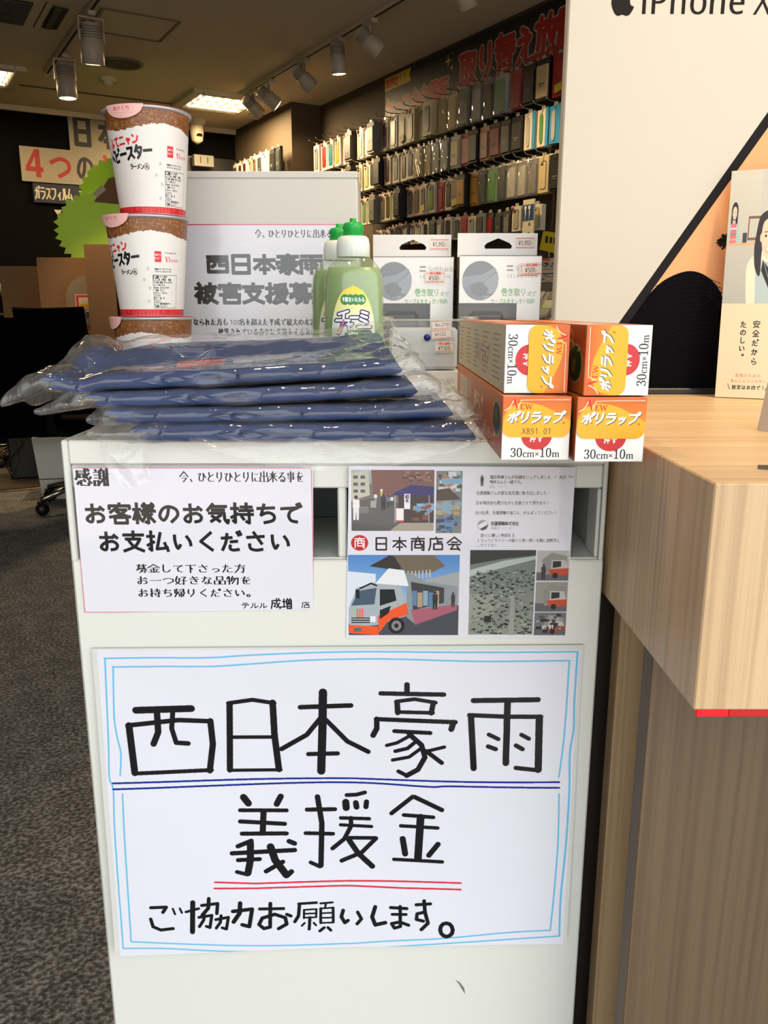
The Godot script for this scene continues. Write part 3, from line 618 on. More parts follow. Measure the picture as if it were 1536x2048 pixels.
# spec: kind (b boxed with window, c clear pouch, s sleeve, h two-tone shaped card), front tone, inner tone, then marks: y sticker, d deep stack, t round tag
func case_pack(spec: String, at: Vector3, turn: float, label: String, group: String, r: RandomNumberGenerator, tall := 0.186, wide := 0.094) -> void:
	var t := thing("phone_case_pack", label, "phone case", at, turn, group)
	var deep := 0.10 if "d" in spec.substr(3) else r.randf_range(0.018, 0.05)
	deep = snappedf(deep, 0.008)
	var kind := spec[0]
	var w := wide
	var h := tall
	case_part(t, "carton" if kind != "c" else "backing_card", kept("box%.3f%.3f%.3f" % [w, h, deep], func() -> Shape: return Shape.new().box(Vector3(0, -h / 2, 0), Vector3(w, h, deep), 0.002)), tone(spec[1], 0.5))
	if kind == "b":
		case_part(t, "window", kept("win%.3f%.3f" % [w, h], func() -> Shape: return Shape.new().prism(rr(-w * 0.31, -h * 0.90, w * 0.31, -h * 0.13, w * 0.16), 0, 0.004)), tone("d", 0.4), Vector3(0, 0, deep / 2 - 0.003))
		case_part(t, "case", kept("case%.3f%.3f" % [w, h], func() -> Shape: return Shape.new().prism(rr(-w * 0.28, -h * 0.885, w * 0.28, -h * 0.155, w * 0.14), 0, 0.006)), tone(spec[2], 0.3), Vector3(0, 0, deep / 2 - 0.003))
		case_part(t, "camera_hole", kept("hole%.3f" % w, func() -> Shape: return Shape.new().prism(rr(-w * 0.22, -h * 0.245, w * 0.02, -h * 0.18, w * 0.05), 0, 0.002)), tone("k", 0.3), Vector3(0, 0, deep / 2 + 0.002))
	elif kind == "c":
		case_part(t, "case", kept("pcase%.3f%.3f" % [w, h], func() -> Shape: return Shape.new().prism(rr(-w * 0.40, -h * 0.95, w * 0.40, -h * 0.12, w * 0.12), 0, 0.008)), tone(spec[2], 0.25), Vector3(0, 0, deep / 2 - 0.001))
		if not case_mats.has("pouch"): case_mats["pouch"] = film()
		case_part(t, "pouch", kept("pouch%.3f%.3f" % [w, h], func() -> Shape:
			return cushion(-w * 0.53, w * 0.53, -0.006, 0.006, func(_x: float, _z: float) -> float: return 0.0, func(_x: float, _z: float, _s: float) -> float: return 0.004, 0.004, 4, 4) if false else Shape.new(true).grid(func(u: float, v: float) -> Vector3: return Vector3((u - 0.5) * w * 1.08, -h * 1.02 + v * (h * 1.08), 0.003 * sin(u * 9.0 + v * 4.0) * sin(v * 7.0 + u * 3.0) + 0.008 * sin(u * PI)), 16, 20)), case_mats["pouch"], Vector3(0, 0, deep / 2 + 0.006))
	elif kind == "s":
		case_part(t, "case", kept("scase%.3f%.3f" % [w, h], func() -> Shape: return Shape.new().box(Vector3(0, -h * 0.54, 0), Vector3(w * 0.88, h * 0.78, 0.010), 0.003)), tone(spec[2], 0.4), Vector3(0, 0, deep / 2 + 0.002))
		case_part(t, "print_line", kept("line%.3f" % w, func() -> Shape: return Shape.new().box(Vector3(0, -h * 0.60, 0), Vector3(w * 0.42, h * 0.025, 0.001)).box(Vector3(0, -h * 0.66, 0), Vector3(w * 0.28, h * 0.018, 0.001))), tone("d" if spec[2] != "d" and spec[2] != "k" else "g"), Vector3(0, 0, deep / 2 + 0.0072))
	elif kind == "h":
		case_part(t, "side_band", kept("band%.3f%.3f" % [w, h], func() -> Shape: return Shape.new().box(Vector3(w * 0.40, -h / 2, 0), Vector3(w * 0.26, h * 1.04, 0.006), 0.001)), tone("B", 0.4), Vector3(0, 0, deep / 2 - 0.001))
		case_part(t, "window", kept("hwin%.3f%.3f" % [w, h], func() -> Shape:
			var q := PackedVector2Array()
			for i in 28:
				var a := TAU * i / 28.0
				q.append(Vector2(-w * 0.08 + cos(a) * w * (0.20 + 0.05 * cos(a * 2 + PI)), -h * 0.52 + sin(a) * h * 0.40))
			return Shape.new().prism(q, 0, 0.005)), tone(spec[2], 0.3), Vector3(0, 0, deep / 2))
	case_part(t, "hang_loop", kept("loop", func() -> Shape: return Shape.new().prism(rr(-0.014, -0.004, 0.014, 0.016, 0.006), -0.001, 0.001)), tone("s", 0.3), Vector3(0, 0, deep / 2 - 0.004))
	if "t" in spec.substr(3):
		case_part(t, "price_tag", kept("tag", func() -> Shape: return Shape.new(true).lathe([Vector2(0.013, 0), Vector2(0.013, 0.001), Vector2(0, 0.001)], 16)), tone("p", 0.5), Vector3(-w * 0.30, -h * 0.06, deep / 2 + 0.008))
		(t.get_child(t.get_child_count() - 1) as Node3D).rotation.x = PI / 2
	if "y" in spec.substr(3):
		case_part(t, "sticker", kept("stick", func() -> Shape: return Shape.new().box(Vector3.ZERO, Vector3(0.052, 0.036, 0.001))), mat(Color(0.74, 0.68, 0.06), 0.5), Vector3(0.005, -h * 0.80, deep / 2 + 0.0085))
		(t.get_child(t.get_child_count() - 1) as Node3D).rotation.z = 0.2

func build_case_wall() -> void:
	var face_in := ROOM - PI / 2
	var black := mat(Color(0.035, 0.035, 0.035), 0.7, {"metallic_specular": 0.15})
	var wall := thing("slatwall", "black display wall behind the hanging phone cases", "display wall", shop(3.005, 0.25, -4.45), face_in)
	for k in 10: part(wall, "slat", Shape.new().box(Vector3(0, 0.052 + k * 0.105, 0), Vector3(3.02, 0.098, 0.02), 0.004), black)
	part(wall, "backing", Shape.new().box(Vector3(0, 0.52, -0.008), Vector3(3.02, 1.05, 0.004)), black)
	var bt := printed(print_banner(), 0.45)
	var ban := thing("banner", "long black banner with large red lettering along the top of the case wall", "banner", shop(3.006, H + 1.205, -4.0), face_in)
	part(ban, "board", Shape.new().box(Vector3(0, 0.135, -0.004), Vector3(2.17, 0.27, 0.008)), black)
	part(ban, "printed_face", joined([sheet(-1.085, 0.0, 1.085, 0.27, 0.001)], [bt]), null, Vector3(0, 0, 0.001))
	var steel := mat(Color(0.62, 0.60, 0.56), 0.2, {"metallic": 0.9})
	var rows := [
		["top", 1.192, -5.90, "bwg bwrt bwtt bwyt bwrt skkd bwst bwwt sggd bwmt bwbt bwdy bcgt bcb bcGd ccc ccc cgg cgs cgb cse crr skk skc srry", 0.1085],
		["second", 0.968, -5.5275, "bwnt bwkt skkd bwst bwct bwdt skkd bwmt bwst bwbt bwnt ccc ccc cgs cgs swc srr skk sap sbp skk skk hws hwf hBs", 0.0925],
		["third", 0.748, -5.28, "baet bwet bwet sggd bwgt bwot bwlt skkd bwgt bag bwgy bwlt brr bwbt sooy skyd syy cGG cef cGd cgs cgs cgg bcc skk", 0.083]]
	for row in rows:
		var specs: PackedStringArray = (row[3] as String).split(" ")
		var n := specs.size()
		var y: float = H + row[1]
		var r := RandomNumberGenerator.new()
		r.seed = n + int(row[1] * 1000)
		var rail := thing("hook_rail", "steel hook rail carrying the %s row of phone cases" % row[0], "hook rail", shop(2.99, y + 0.018, row[2] + row[4] * (n - 1) / 2), face_in)
		part(rail, "bar", Shape.new().box(Vector3(0, 0, 0.006), Vector3(row[4] * n + 0.05, 0.012, 0.006), 0.001), steel)
		var group := "phone cases in the %s row" % row[0]
		for i in n:
			var z: float = row[2] + row[4] * i
			var out := r.randf_range(0.0, 0.012)
			var hook := part(rail, "hook", kept("hook", func() -> Shape: return Shape.new(true).tube([Vector3(0, 0, 0.006), Vector3(0, -0.006, 0.10), Vector3(0, -0.004, 0.135), Vector3(0, 0.008, 0.150)], 0.0028, 6)), null, Vector3(row[4] * (i - (n - 1) / 2.0), 0, 0))
			hook.set_surface_override_material(0, steel)
			var s: String = specs[i]
			var look := "%s case pack with %s case" % [TONE[s[1]], TONE[s[2]]] if s[1] != s[2] else "plain %s case pack" % TONE[s[1]]
			if s.ends_with("y"): look = "%s case pack with yellow sticker" % TONE[s[1]]
			case_pack(s, shop(2.925 - out, y - 0.004, z), face_in + r.randf_range(-0.05, 0.03), "%s, %s from the far corner, %s row" % [look, ORDER[i], row[0]], group, r, 0.188 if row[0] == "top" else 0.172, 0.094 if row[4] > 0.1 else row[4] * 0.90)
	# accessory packs on the lowest visible row
	var r := RandomNumberGenerator.new()
	r.seed = 77
	var low := "bwgt bwgt bgGt bGGt bGst bwgt bwst bwdt sGG bgw bwb bwg srr bws sgd bkr skk bkg bwst swn bwc".split(" ")
	for i in low.size():
		var s: String = low[i]
		var look := "small %s accessory pack with %s front" % [TONE[s[1]], TONE[s[2]]] if s[1] != s[2] else "small plain %s accessory pack" % TONE[s[1]]
		case_pack(s, shop(2.925, H + 0.528 + r.randf_range(-0.012, 0.008), -4.98 + 0.078 * i), face_in + r.randf_range(-0.08, 0.05), "%s, %s from the far end, bottom row" % [look, ORDER[i]], "accessory packs in the bottom row", r, 0.125, 0.070)
	# cable pack hanging in front at the near end
	var cp := thing("cable_pack", "blue and white hanging pack with two white charging cables at the near end", "cable pack", shop(2.86, H + 0.545, -3.42), face_in)
	part(cp, "card", Shape.new().box(Vector3(0, -0.095, 0), Vector3(0.085, 0.19, 0.012), 0.002), mat(Color(0.78, 0.74, 0.64), 0.5))
	part(cp, "blue_band", Shape.new().box(Vector3(0, -0.062, 0.0065), Vector3(0.084, 0.075, 0.002)), mat(Color(0.10, 0.24, 0.42), 0.4))
	for x in [-0.016, 0.014]:
		part(cp, "cable_plug", Shape.new().box(Vector3(x, -0.040, 0.010), Vector3(0.014, 0.018, 0.006), 0.002), mat(Color(0.88, 0.86, 0.80), 0.4))
		part(cp, "cable", Shape.new(true).tube([Vector3(x, -0.048, 0.010), Vector3(x, -0.098, 0.010)], 0.0022, 6), mat(Color(0.88, 0.86, 0.80), 0.4))
	for q in [[0.014, -0.118], [0.010, -0.162]]: part(cp, "picture", Shape.new().box(Vector3(q[0], q[1], 0.0065), Vector3(0.014, 0.014, 0.001)), mat(Color(0.35, 0.30, 0.18), 0.5))
	# cases in the recess behind the step of the wall
	var rec := "swm bwm bwmt bcgt bcbt swd bwwt skk skd".split(" ")
	for i in rec.size():
		var s: String = rec[i]
		case_pack(s, shop(2.70, H + 1.195, -7.02 + 0.112 * i), face_in + r.randf_range(-0.1, 0.05), "%s case pack with %s face, %s in the recess past the corner" % [TONE[s[1]], TONE[s[2]], ORDER[i]], "phone cases in the recess", r)
	# sloping price cards and a stand of handsets low at the near end
	for i in 2:
		var p := pad_mm(90, [30, 56][i], 3.0, Color(0.66, 0.63, 0.53))
		if i: p.rect(0, 0, 40, 10, Color(0.70, 0.24, 0.15))
		scatter(p, 46, 4, 12 * i + 2, 82, [24, 20][i], 2, 8, [Color(0.2, 0.18, 0.15), Color(0.45, 0.4, 0.35), [Color(0.75, 0.32, 0.16), Color(0.25, 0.22, 0.2)][i]], 30 + i, 0.5)
		p.rect(0, [27, 40][i], 90, 3, Color(0.40, 0.37, 0.32))
		var o := solo("price_card", joined([sheet(-0.075, 0, 0.075, [0.040, 0.068][i], 0.002)], [printed(p.done(), 0.5)]), null, "cream price card, %s card beside the poster board" % ["lower", "upper red-headed"][i], "price card", shop(2.60 + 0.01 * i, H + [0.125, 0.168][i], -2.96), face_in + 0.5, "price cards beside the poster board")
		o.rotation.x = -0.25
	var gond := thing("handset_stand", "sloping pale handset display stand half hidden behind the poster board", "display stand", shop(2.66, 0, -2.93), face_in + 0.4)
	part(gond, "cabinet_base", Shape.new().box(Vector3(0, 0.48, -0.05), Vector3(0.62, 0.96, 0.30), 0.01), mat(Color(0.55, 0.52, 0.44), 0.6))
	part(gond, "card_rail", Shape.new().box(Vector3(0, 1.085, -0.16), Vector3(0.62, 0.26, 0.02), 0.004), mat(Color(0.42, 0.40, 0.35), 0.5))
	for k in 4:
		var tr := part(gond, "handset_tray", Shape.new().box(Vector3.ZERO, Vector3(0.60, 0.010, 0.07), 0.003), mat(Color(0.50, 0.48, 0.42), 0.5), Vector3(0, 0.995 + 0.040 * k, 0.07 - 0.055 * k))
		tr.rotation.x = 0.75
		for j in 7: part(tr, "handset", Shape.new().box(Vector3(-0.24 + 0.08 * j, 0.009, 0), Vector3(0.055, 0.008, 0.060), 0.003), mat([Color(0.66, 0.70, 0.50), Color(0.16, 0.16, 0.16), Color(0.60, 0.58, 0.50)][(j * 2 + k) % 3], 0.3))
	var ys := PackedVector2Array([Vector2(-0.045, -0.03), Vector2(0.035, -0.05), Vector2(0.05, 0.035), Vector2(-0.03, 0.05)])
	var yt := thing("yellow_tag", "tilted yellow price tag above the price cards by the poster board", "price tag", shop(2.62, H + 0.303, -2.985), face_in + 0.5)
	part(yt, "tag", Shape.new().prism(ys, 0, 0.002), mat(Color(0.72, 0.62, 0.06), 0.5))
	part(yt, "figures", Shape.new().box(Vector3(-0.012, 0.012, 0.0025), Vector3(0.012, 0.030, 0.001)).box(Vector3(0.008, 0.008, 0.0025), Vector3(0.012, 0.026, 0.001)).box(Vector3(0.026, 0.004, 0.0025), Vector3(0.010, 0.026, 0.001)), mat(Color(0.12, 0.10, 0.05), 0.6))
	part(yt, "clip_stem", Shape.new(true).tube([Vector3(0, -0.03, -0.002), Vector3(0, -0.085, -0.006)], 0.002, 6), mat(Color(0.6, 0.58, 0.52), 0.3))

# ---------------------------------------------------------------- far and left side of the shop
func build_back() -> void:
	var fw := ROOM
	# sign boards on the back wall
	var cream := Color(0.50, 0.46, 0.385)
	var p1 := pad_mm(60, 30, 9, cream)
	jp(p1, "日本", 3.2, 3.6, 13.5, 21, 3.4, Color(0.09, 0.08, 0.07), 1, 19.5); jp(p1, "初", 42, 3.6, 14, 21, 3.4, Color(0.09, 0.08, 0.07), 1)
	solo("wall_sign", joined([sheet(0, 0, 0.60, 0.30, 0.012)], [printed(p1.done(), 0.6)]), null, "upper white wall sign with heavy black characters on the back wall", "wall sign", shop(1.412, H + 1.205, -7.215), fw)
	var p2 := pad_mm(80, 25, 9, cream)
	type(p2, "4", 3.0, 21.6, 28, Color(0.52, 0.08, 0.08), 1, 0.85)
	jp(p2, "つ", 21, 2.5, 15, 19, 2.8, Color(0.52, 0.08, 0.08), 1); jp(p2, "の", 40.5, 2.2, 13, 20, 2.4, Color(0.08, 0.07, 0.06), 1); jp(p2, "永久", 57, 2.5, 12, 19, 2.8, Color(0.52, 0.08, 0.08), 1, 12)
	solo("wall_sign", joined([sheet(0, 0, 0.80, 0.25, 0.012)], [printed(p2.done(), 0.6)]), null, "wide white wall sign with a red numeral four on the back wall", "wall sign", shop(1.040, H + 0.968, -7.205), fw)
	var p3 := pad_mm(62, 14, 10, Color(0.05, 0.06, 0.12))
	jp(p3, "ガラスフィルム", 1.0, 2.2, 3.7, 9.2, 1.1, Color(0.66, 0.63, 0.55), 1, 4.0); jp(p3, "コーティング", 33.5, 2.6, 4.2, 8.4, 1.0, Color(0.62, 0.60, 0.52), 1, 4.6)
	solo("wall_sign", joined([sheet(0, 0, 0.62, 0.14, 0.012)], [printed(p3.done(), 0.5)]), null, "dark blue strip sign with pale lettering under the wide white sign", "wall sign", shop(1.112, H + 0.820, -7.205), fw)
	var tri := PackedVector2Array([Vector2(-0.03, 0.05), Vector2(0.03, 0.05), Vector2(0.004, 0.008), Vector2(0.004, 0.0), Vector2(-0.004, 0.0), Vector2(-0.004, 0.008)])
	solo("wall_mark", Shape.new().prism(tri, 0, 0.004), mat(Color(0.60, 0.57, 0.5), 0.6), "small pale triangular mark on the dark back wall below the strip sign", "wall mark", shop(1.283, H + 0.725, -7.215), fw)
	solo("dark_panel", Shape.new().box(Vector3(0.42, 0.55, 0), Vector3(0.84, 1.1, 0.03), 0.004), mat(Color(0.035, 0.04, 0.07), 0.4), "dark navy display panel in the far corner under the camera", "display panel", shop(1.93, H + 0.16, -7.19), fw)
	var sb := thing("slotted_box", "pale box with two dark slots on the far display panel", "box", shop(2.44, H + 1.165, -7.10), fw)
	part(sb, "box", Shape.new().box(Vector3(0, 0.045, 0), Vector3(0.17, 0.09, 0.07), 0.004), mat(Color(0.42, 0.41, 0.38), 0.6))
	for x in [-0.03, 0.03]: part(sb, "slot", Shape.new().box(Vector3(x, 0.05, 0.0355), Vector3(0.008, 0.05, 0.001)), mat(Color(0.05, 0.05, 0.05), 0.6))
	# a low dark counter far back carrying cardboard, a starburst card and a pop display
	var desk := thing("back_counter", "low dark counter far behind the cabinet carrying cardboard sheets", "counter", Vector3(-1.46, 0, -5.37))
	var deskm := mat(Color(0.05, 0.045, 0.04), 0.6)
	part(desk, "counter_top", Shape.new().box(Vector3(0, 0.705, 0), Vector3(1.2, 0.03, 0.80), 0.004), deskm)
	part(desk, "front_panel", Shape.new().box(Vector3(0, 0.345, 0.34), Vector3(1.16, 0.69, 0.02), 0.003), deskm)
	for x in [-0.57, 0.57]: part(desk, "end_panel", Shape.new().box(Vector3(x, 0.345, 0), Vector3(0.02, 0.69, 0.6), 0.003), deskm)
	var kraft := mat(Color(0.50, 0.365, 0.24), 0.85)
	bump(kraft, noise_image(0.1, 128, 128), 0.05, 6.0)
	var sheets := [[-1.935, -5.20, 0.30, 0.645, 0.08, 0.72, "large brown cardboard sheet standing on the back counter, middle of the three"], [-1.640, -4.98, 0.165, 0.705, 0.0, 0.72, "narrow brown cardboard sheet standing right of the pop display, nearest of the three"], [-2.285, -5.52, 0.34, 1.33, 0.12, 0.0, "dim brown cardboard sheet standing on the floor, leftmost of the three"]]
	for e in sheets:
		var t := thing("cardboard_sheet", e[6], "cardboard sheet", Vector3(e[0], e[5], e[1]), e[4], "cardboard sheets at the back")
		part(t, "liner", Shape.new().box(Vector3(0, e[3] / 2, 0), Vector3(e[2], e[3], 0.0084), 0.0006), kraft)
		part(t, "fluting", Shape.new().box(Vector3(0, e[3] / 2, 0), Vector3(e[2] + 0.0006, e[3] + 0.0008, 0.0060)), mat(Color(0.40, 0.29, 0.19), 0.9))
	var pop := thing("pop_display", "pale arched counter display with a red and yellow leaflet between cardboard sheets", "counter display", Vector3(-1.755, 0.72, -5.10))
	var arch := PackedVector2Array([Vector2(-0.14, 0), Vector2(0.14, 0)])
	for i in 17: arch.append(Vector2(cos(PI * i / 16.0) * 0.14, 0.40 + sin(PI * i / 16.0) * 0.14))
	part(pop, "backboard", Shape.new().prism(arch, -0.003, 0.003), mat(Color(0.52, 0.46, 0.36), 0.5))
	var p4 := pad_mm(60, 112, 5, Color(0.82, 0.74, 0.62))
	p4.frame(2, 2, 56, 108, 5, Color(0.78, 0.18, 0.12)); p4.rect(8, 22, 20, 10, Color(0.85, 0.66, 0.12)); p4.rect(8, 88, 24, 18, Color(0.85, 0.66, 0.12))
	scatter(p4, 30, 10, 34, 40, 20, 2, 8, [Color(0.75, 0.2, 0.15), Color(0.2, 0.2, 0.2)], 4, 0.4); scatter(p4, 60, 10, 48, 42, 26, 2, 6, [Color(0.25, 0.3, 0.28), Color(0.5, 0.5, 0.45)], 5, 0.3); scatter(p4, 22, 10, 72, 40, 12, 3, 8, [Color(0.8, 0.2, 0.12)], 6, 0.5)
	part(pop, "leaflet", joined([sheet(-0.085, 0.145, 0.085, 0.43, 0.001)], [printed(p4.done(), 0.5)]), null, Vector3(0, 0, 0.0035))
	# starburst price card in lime sheets
	var lime := mat(Color(0.72, 0.92, 0.20), 0.6)
	var lime2 := mat(Color(0.80, 0.97, 0.34), 0.6)
	var sb2 := thing("starburst_card", "lime green starburst card with zigzag edge and brown flap on the back counter", "starburst card", Vector3(-1.78, 0.72, -5.40))
	var zig := func(cx: float, cy: float, rx: float, ry: float, n: int, sd: int) -> PackedVector2Array:
		var r := RandomNumberGenerator.new()
		r.seed = sd
		var q := PackedVector2Array()
		for i in n * 2:
			var a := TAU * i / (n * 2.0)
			var k := (1.0 if i % 2 == 0 else 0.90) * r.randf_range(0.96, 1.03)
			q.append(Vector2(cx + cos(a) * rx * k, cy + sin(a) * ry * k))
		return q
	part(sb2, "burst", Shape.new().prism(zig.call(0.03, 0.82, 0.30, 0.235, 30, 5), 0, 0.003), lime2)
	part(sb2, "burst", Shape.new().prism(zig.call(0.16, 1.03, 0.26, 0.22, 28, 9), -0.012, -0.009), lime)
	part(sb2, "brown_flap", Shape.new().prism(PackedVector2Array([Vector2(0.0, 0.985), Vector2(0.16, 0.97), Vector2(0.18, 1.14), Vector2(0.10, 1.12)]), 0.004, 0.008), kraft)
	part(sb2, "white_slip", Shape.new().prism(PackedVector2Array([Vector2(-0.005, 1.03), Vector2(0.055, 1.085), Vector2(0.08, 1.055), Vector2(0.02, 1.01)]), 0.009, 0.010), mat(Color(0.75, 0.72, 0.62), 0.6))
	part(sb2, "prop", Shape.new().box(Vector3(0.05, 0.40, -0.02), Vector3(0.06, 0.80, 0.008)), kraft)
	# office chairs
	var chair := office_chair("black office chair with rounded back by the white waste bin", Vector3(-1.62, 0, -4.50), deg_to_rad(160))
	again(chair, "office_chair", "black office chair farther back at the left edge of the picture", Vector3(-2.62, 0, -5.95), deg_to_rad(120))
	var coat := Shape.new(true)
	var cn := FastNoiseLite.new()
	cn.frequency = 5.0
	coat.grid(func(u: float, v: float) -> Vector3:
		var x := lerpf(-0.24, 0.24, u)
		var y := lerpf(0.42, 1.02, v)
		return Vector3(x * (1.0 - 0.25 * v * v), y, 0.05 + 0.06 * sin(u * PI) + cn.get_noise_2d(x * 2.0, y) * 0.03), 24, 20)
	coat.grid(func(u: float, v: float) -> Vector3:
		var x := lerpf(-0.24, 0.24, u)
		var y := lerpf(0.42, 1.02, v)
		return Vector3(x * (1.0 - 0.25 * v * v), y, 0.03 - 0.04 * sin(u * PI)), 24, 20, true)
	solo("coat", coat, mat(Color(0.015, 0.015, 0.018), 0.9, {"metallic_specular": 0.1}), "black coat draped over the back of the office chair by the bin", "coat", Vector3(-1.93, 0, -4.30), 0.3)
	# waste bin with a liner, and a grey case with a handle
	var bin := thing("waste_bin", "grey white waste bin with a dark liner beside the office chair", "waste bin", Vector3(-1.88, 0, -4.76), 0.2)
	var binm := mat(Color(0.78, 0.77, 0.72), 0.55)
	var bs := Shape.new()
	for k in 4:
		var a := PI / 2 * k
		var b := PI / 2 * (k + 1)
		var lo := 0.10
		var hi := 0.125
		var c0 := Vector3(sin(a + PI / 4) * 1.414, 0, cos(a + PI / 4) * 1.414)
		var c1 := Vector3(sin(b + PI / 4) * 1.414, 0, cos(b + PI / 4) * 1.414)
		bs.quad(c0 * lo, c1 * lo, c1 * hi + Vector3(0, 0.36, 0), c0 * hi + Vector3(0, 0.36, 0)); bs.quad(c1 * (lo - 0.006) + Vector3(0, 0.005, 0), c0 * (lo - 0.006) + Vector3(0, 0.005, 0), c0 * (hi - 0.006) + Vector3(0, 0.36, 0), c1 * (hi - 0.006) + Vector3(0, 0.36, 0)); bs.quad(c0 * hi + Vector3(0, 0.36, 0), c1 * hi + Vector3(0, 0.36, 0), c1 * (hi - 0.006) + Vector3(0, 0.36, 0), c0 * (hi - 0.006) + Vector3(0, 0.36, 0))
	bs.box(Vector3(0, 0.0025, 0), Vector3(0.20, 0.005, 0.20))
	part(bin, "body", bs, binm)
	part(bin, "band", Shape.new().box(Vector3(0, 0.12, 0), Vector3(0.224, 0.008, 0.224), 0.002), mat(Color(0.42, 0.41, 0.38), 0.5))
	part(bin, "liner", Shape.new(true).lathe([Vector2(0.0, 0.33), Vector2(0.07, 0.345), Vector2(0.105, 0.385), Vector2(0.115, 0.372), Vector2(0.118, 0.34)], 14, 1.0, 1.0), mat(Color(0.08, 0.08, 0.08), 0.25))
	var kase := thing("tool_case", "dim grey case with a white handle on the floor behind the chairs", "case", Vector3(-2.28, 0, -5.35), 0.3)
	part(kase, "body", Shape.new().box(Vector3(0, 0.14, 0), Vector3(0.30, 0.28, 0.16), 0.012), mat(Color(0.16, 0.16, 0.15), 0.6))
	part(kase, "handle", Shape.new(true).tube([Vector3(-0.06, 0.28, 0), Vector3(-0.05, 0.315, 0), Vector3(0.05, 0.315, 0), Vector3(0.06, 0.28, 0)], 0.009, 8), mat(Color(0.55, 0.53, 0.48), 0.5))
	var cordp := []
	for i in 14: cordp.append(Vector3(-0.10 + 0.05 * sin(i * 0.5), 0.34 - 0.025 * i, 0.10 + 0.008 * i))
	part(kase, "cord", Shape.new(true).tube(cordp, 0.006, 6), mat(Color(0.05, 0.05, 0.05), 0.5))
	# pale hand tools and a box on a shelf at the left edge
	var shelf := thing("back_shelf", "dark open shelf at the left edge carrying pale tools", "shelf", Vector3(-2.80, 0, -6.62), ROOM)
	part(shelf, "board", Shape.new().box(Vector3(0, 1.03, 0), Vector3(0.8, 0.02, 0.26), 0.002), mat(Color(0.06, 0.055, 0.05), 0.6))
	for x in [-0.38, 0.38]: part(shelf, "upright", Shape.new().box(Vector3(x, 0.51, 0), Vector3(0.02, 1.02, 0.24), 0.002), mat(Color(0.05, 0.045, 0.04), 0.6))
	for i in 3:
		var tl := thing("hand_tool", "pale green and white tool handle leaning on the back shelf, %s of the three" % ["leftmost", "middle", "rightmost"][i], "tool", Vector3(-2.86 + 0.10 * i, 1.04, -6.55 - 0.05 * i), 0.0, "tools on the back shelf")
		tl.rotation.z = [0.35, -0.3, -0.25][i]
		part(tl, "handle", Shape.new(true).lathe([Vector2(0, 0), Vector2(0.018, 0.004), Vector2(0.022, 0.1), Vector2(0.016, 0.2), Vector2(0.008, [0.28, 0.34, 0.31][i]), Vector2(0, [0.285, 0.345, 0.315][i])], 14), mat([Color(0.40, 0.42, 0.30), Color(0.46, 0.47, 0.38), Color(0.50, 0.50, 0.42)][i], 0.5))
	solo("pale_box", Shape.new().box(Vector3(0, 0.07, 0), Vector3(0.13, 0.14, 0.1), 0.004), mat(Color(0.42, 0.38, 0.30), 0.7), "small pale box on the back shelf right of the tools", "box", Vector3(-2.52, 1.04, -6.80), 0.3)

func office_chair(label: String, at: Vector3, turn: float) -> Node3D:
	var t := thing("office_chair", label, "office chair", at, turn)
	var fabric := mat(Color(0.02, 0.02, 0.022), 0.9, {"metallic_specular": 0.1})
	var plastic := mat(Color(0.03, 0.03, 0.03), 0.45)
	var chrome := mat(Color(0.62, 0.60, 0.56), 0.18, {"metallic": 1.0})
	part(t, "seat", cushion(-0.23, 0.23, -0.23, 0.23, func(_x: float, _z: float) -> float: return 0.47, func(_x: float, _z: float, _s: float) -> float: return 0.045, 0.05, 24, 24), fabric)
	var back := part(t, "backrest", cushion(-0.22, 0.22, -0.27, 0.27, func(x: float, _z: float) -> float: return 1.2 * x * x, func(_x: float, _z: float, _s: float) -> float: return 0.035, 0.09, 24, 28), fabric, Vector3(0, 0.80, -0.24))
	back.rotation.x = PI / 2 - 0.12
	part(t, "back_post", Shape.new(true).tube([Vector3(0, 0.43, -0.10), Vector3(0, 0.45, -0.27), Vector3(0, 0.78, -0.28)], 0.022, 10), plastic)
	part(t, "gas_column", Shape.new(true).lathe([Vector2(0.03, 0.10), Vector2(0.03, 0.26), Vector2(0.018, 0.262), Vector2(0.018, 0.43)], 16), plastic)
	for k in 5:
		var a := TAU * k / 5.0 + 0.3
		var d := Vector3(sin(a), 0, cos(a))
		part(t, "leg", Shape.new(true).tube([d * 0.02 + Vector3(0, 0.13, 0), d * 0.17 + Vector3(0, 0.115, 0), d * 0.30 + Vector3(0, 0.082, 0)], 0.017, 8), chrome)
		var w := part(t, "caster", Shape.new(true).lathe([Vector2(0, -0.022), Vector2(0.028, -0.022), Vector2(0.032, -0.012), Vector2(0.032, 0.012), Vector2(0.028, 0.022), Vector2(0, 0.022)], 18), plastic, d * 0.30 + Vector3(0, 0.033, 0))
		w.rotation = Vector3(0, a, PI / 2)
		part(w, "fork", Shape.new().box(Vector3(0.034, 0, 0), Vector3(0.012, 0.05, 0.03), 0.003), plastic)
	return t
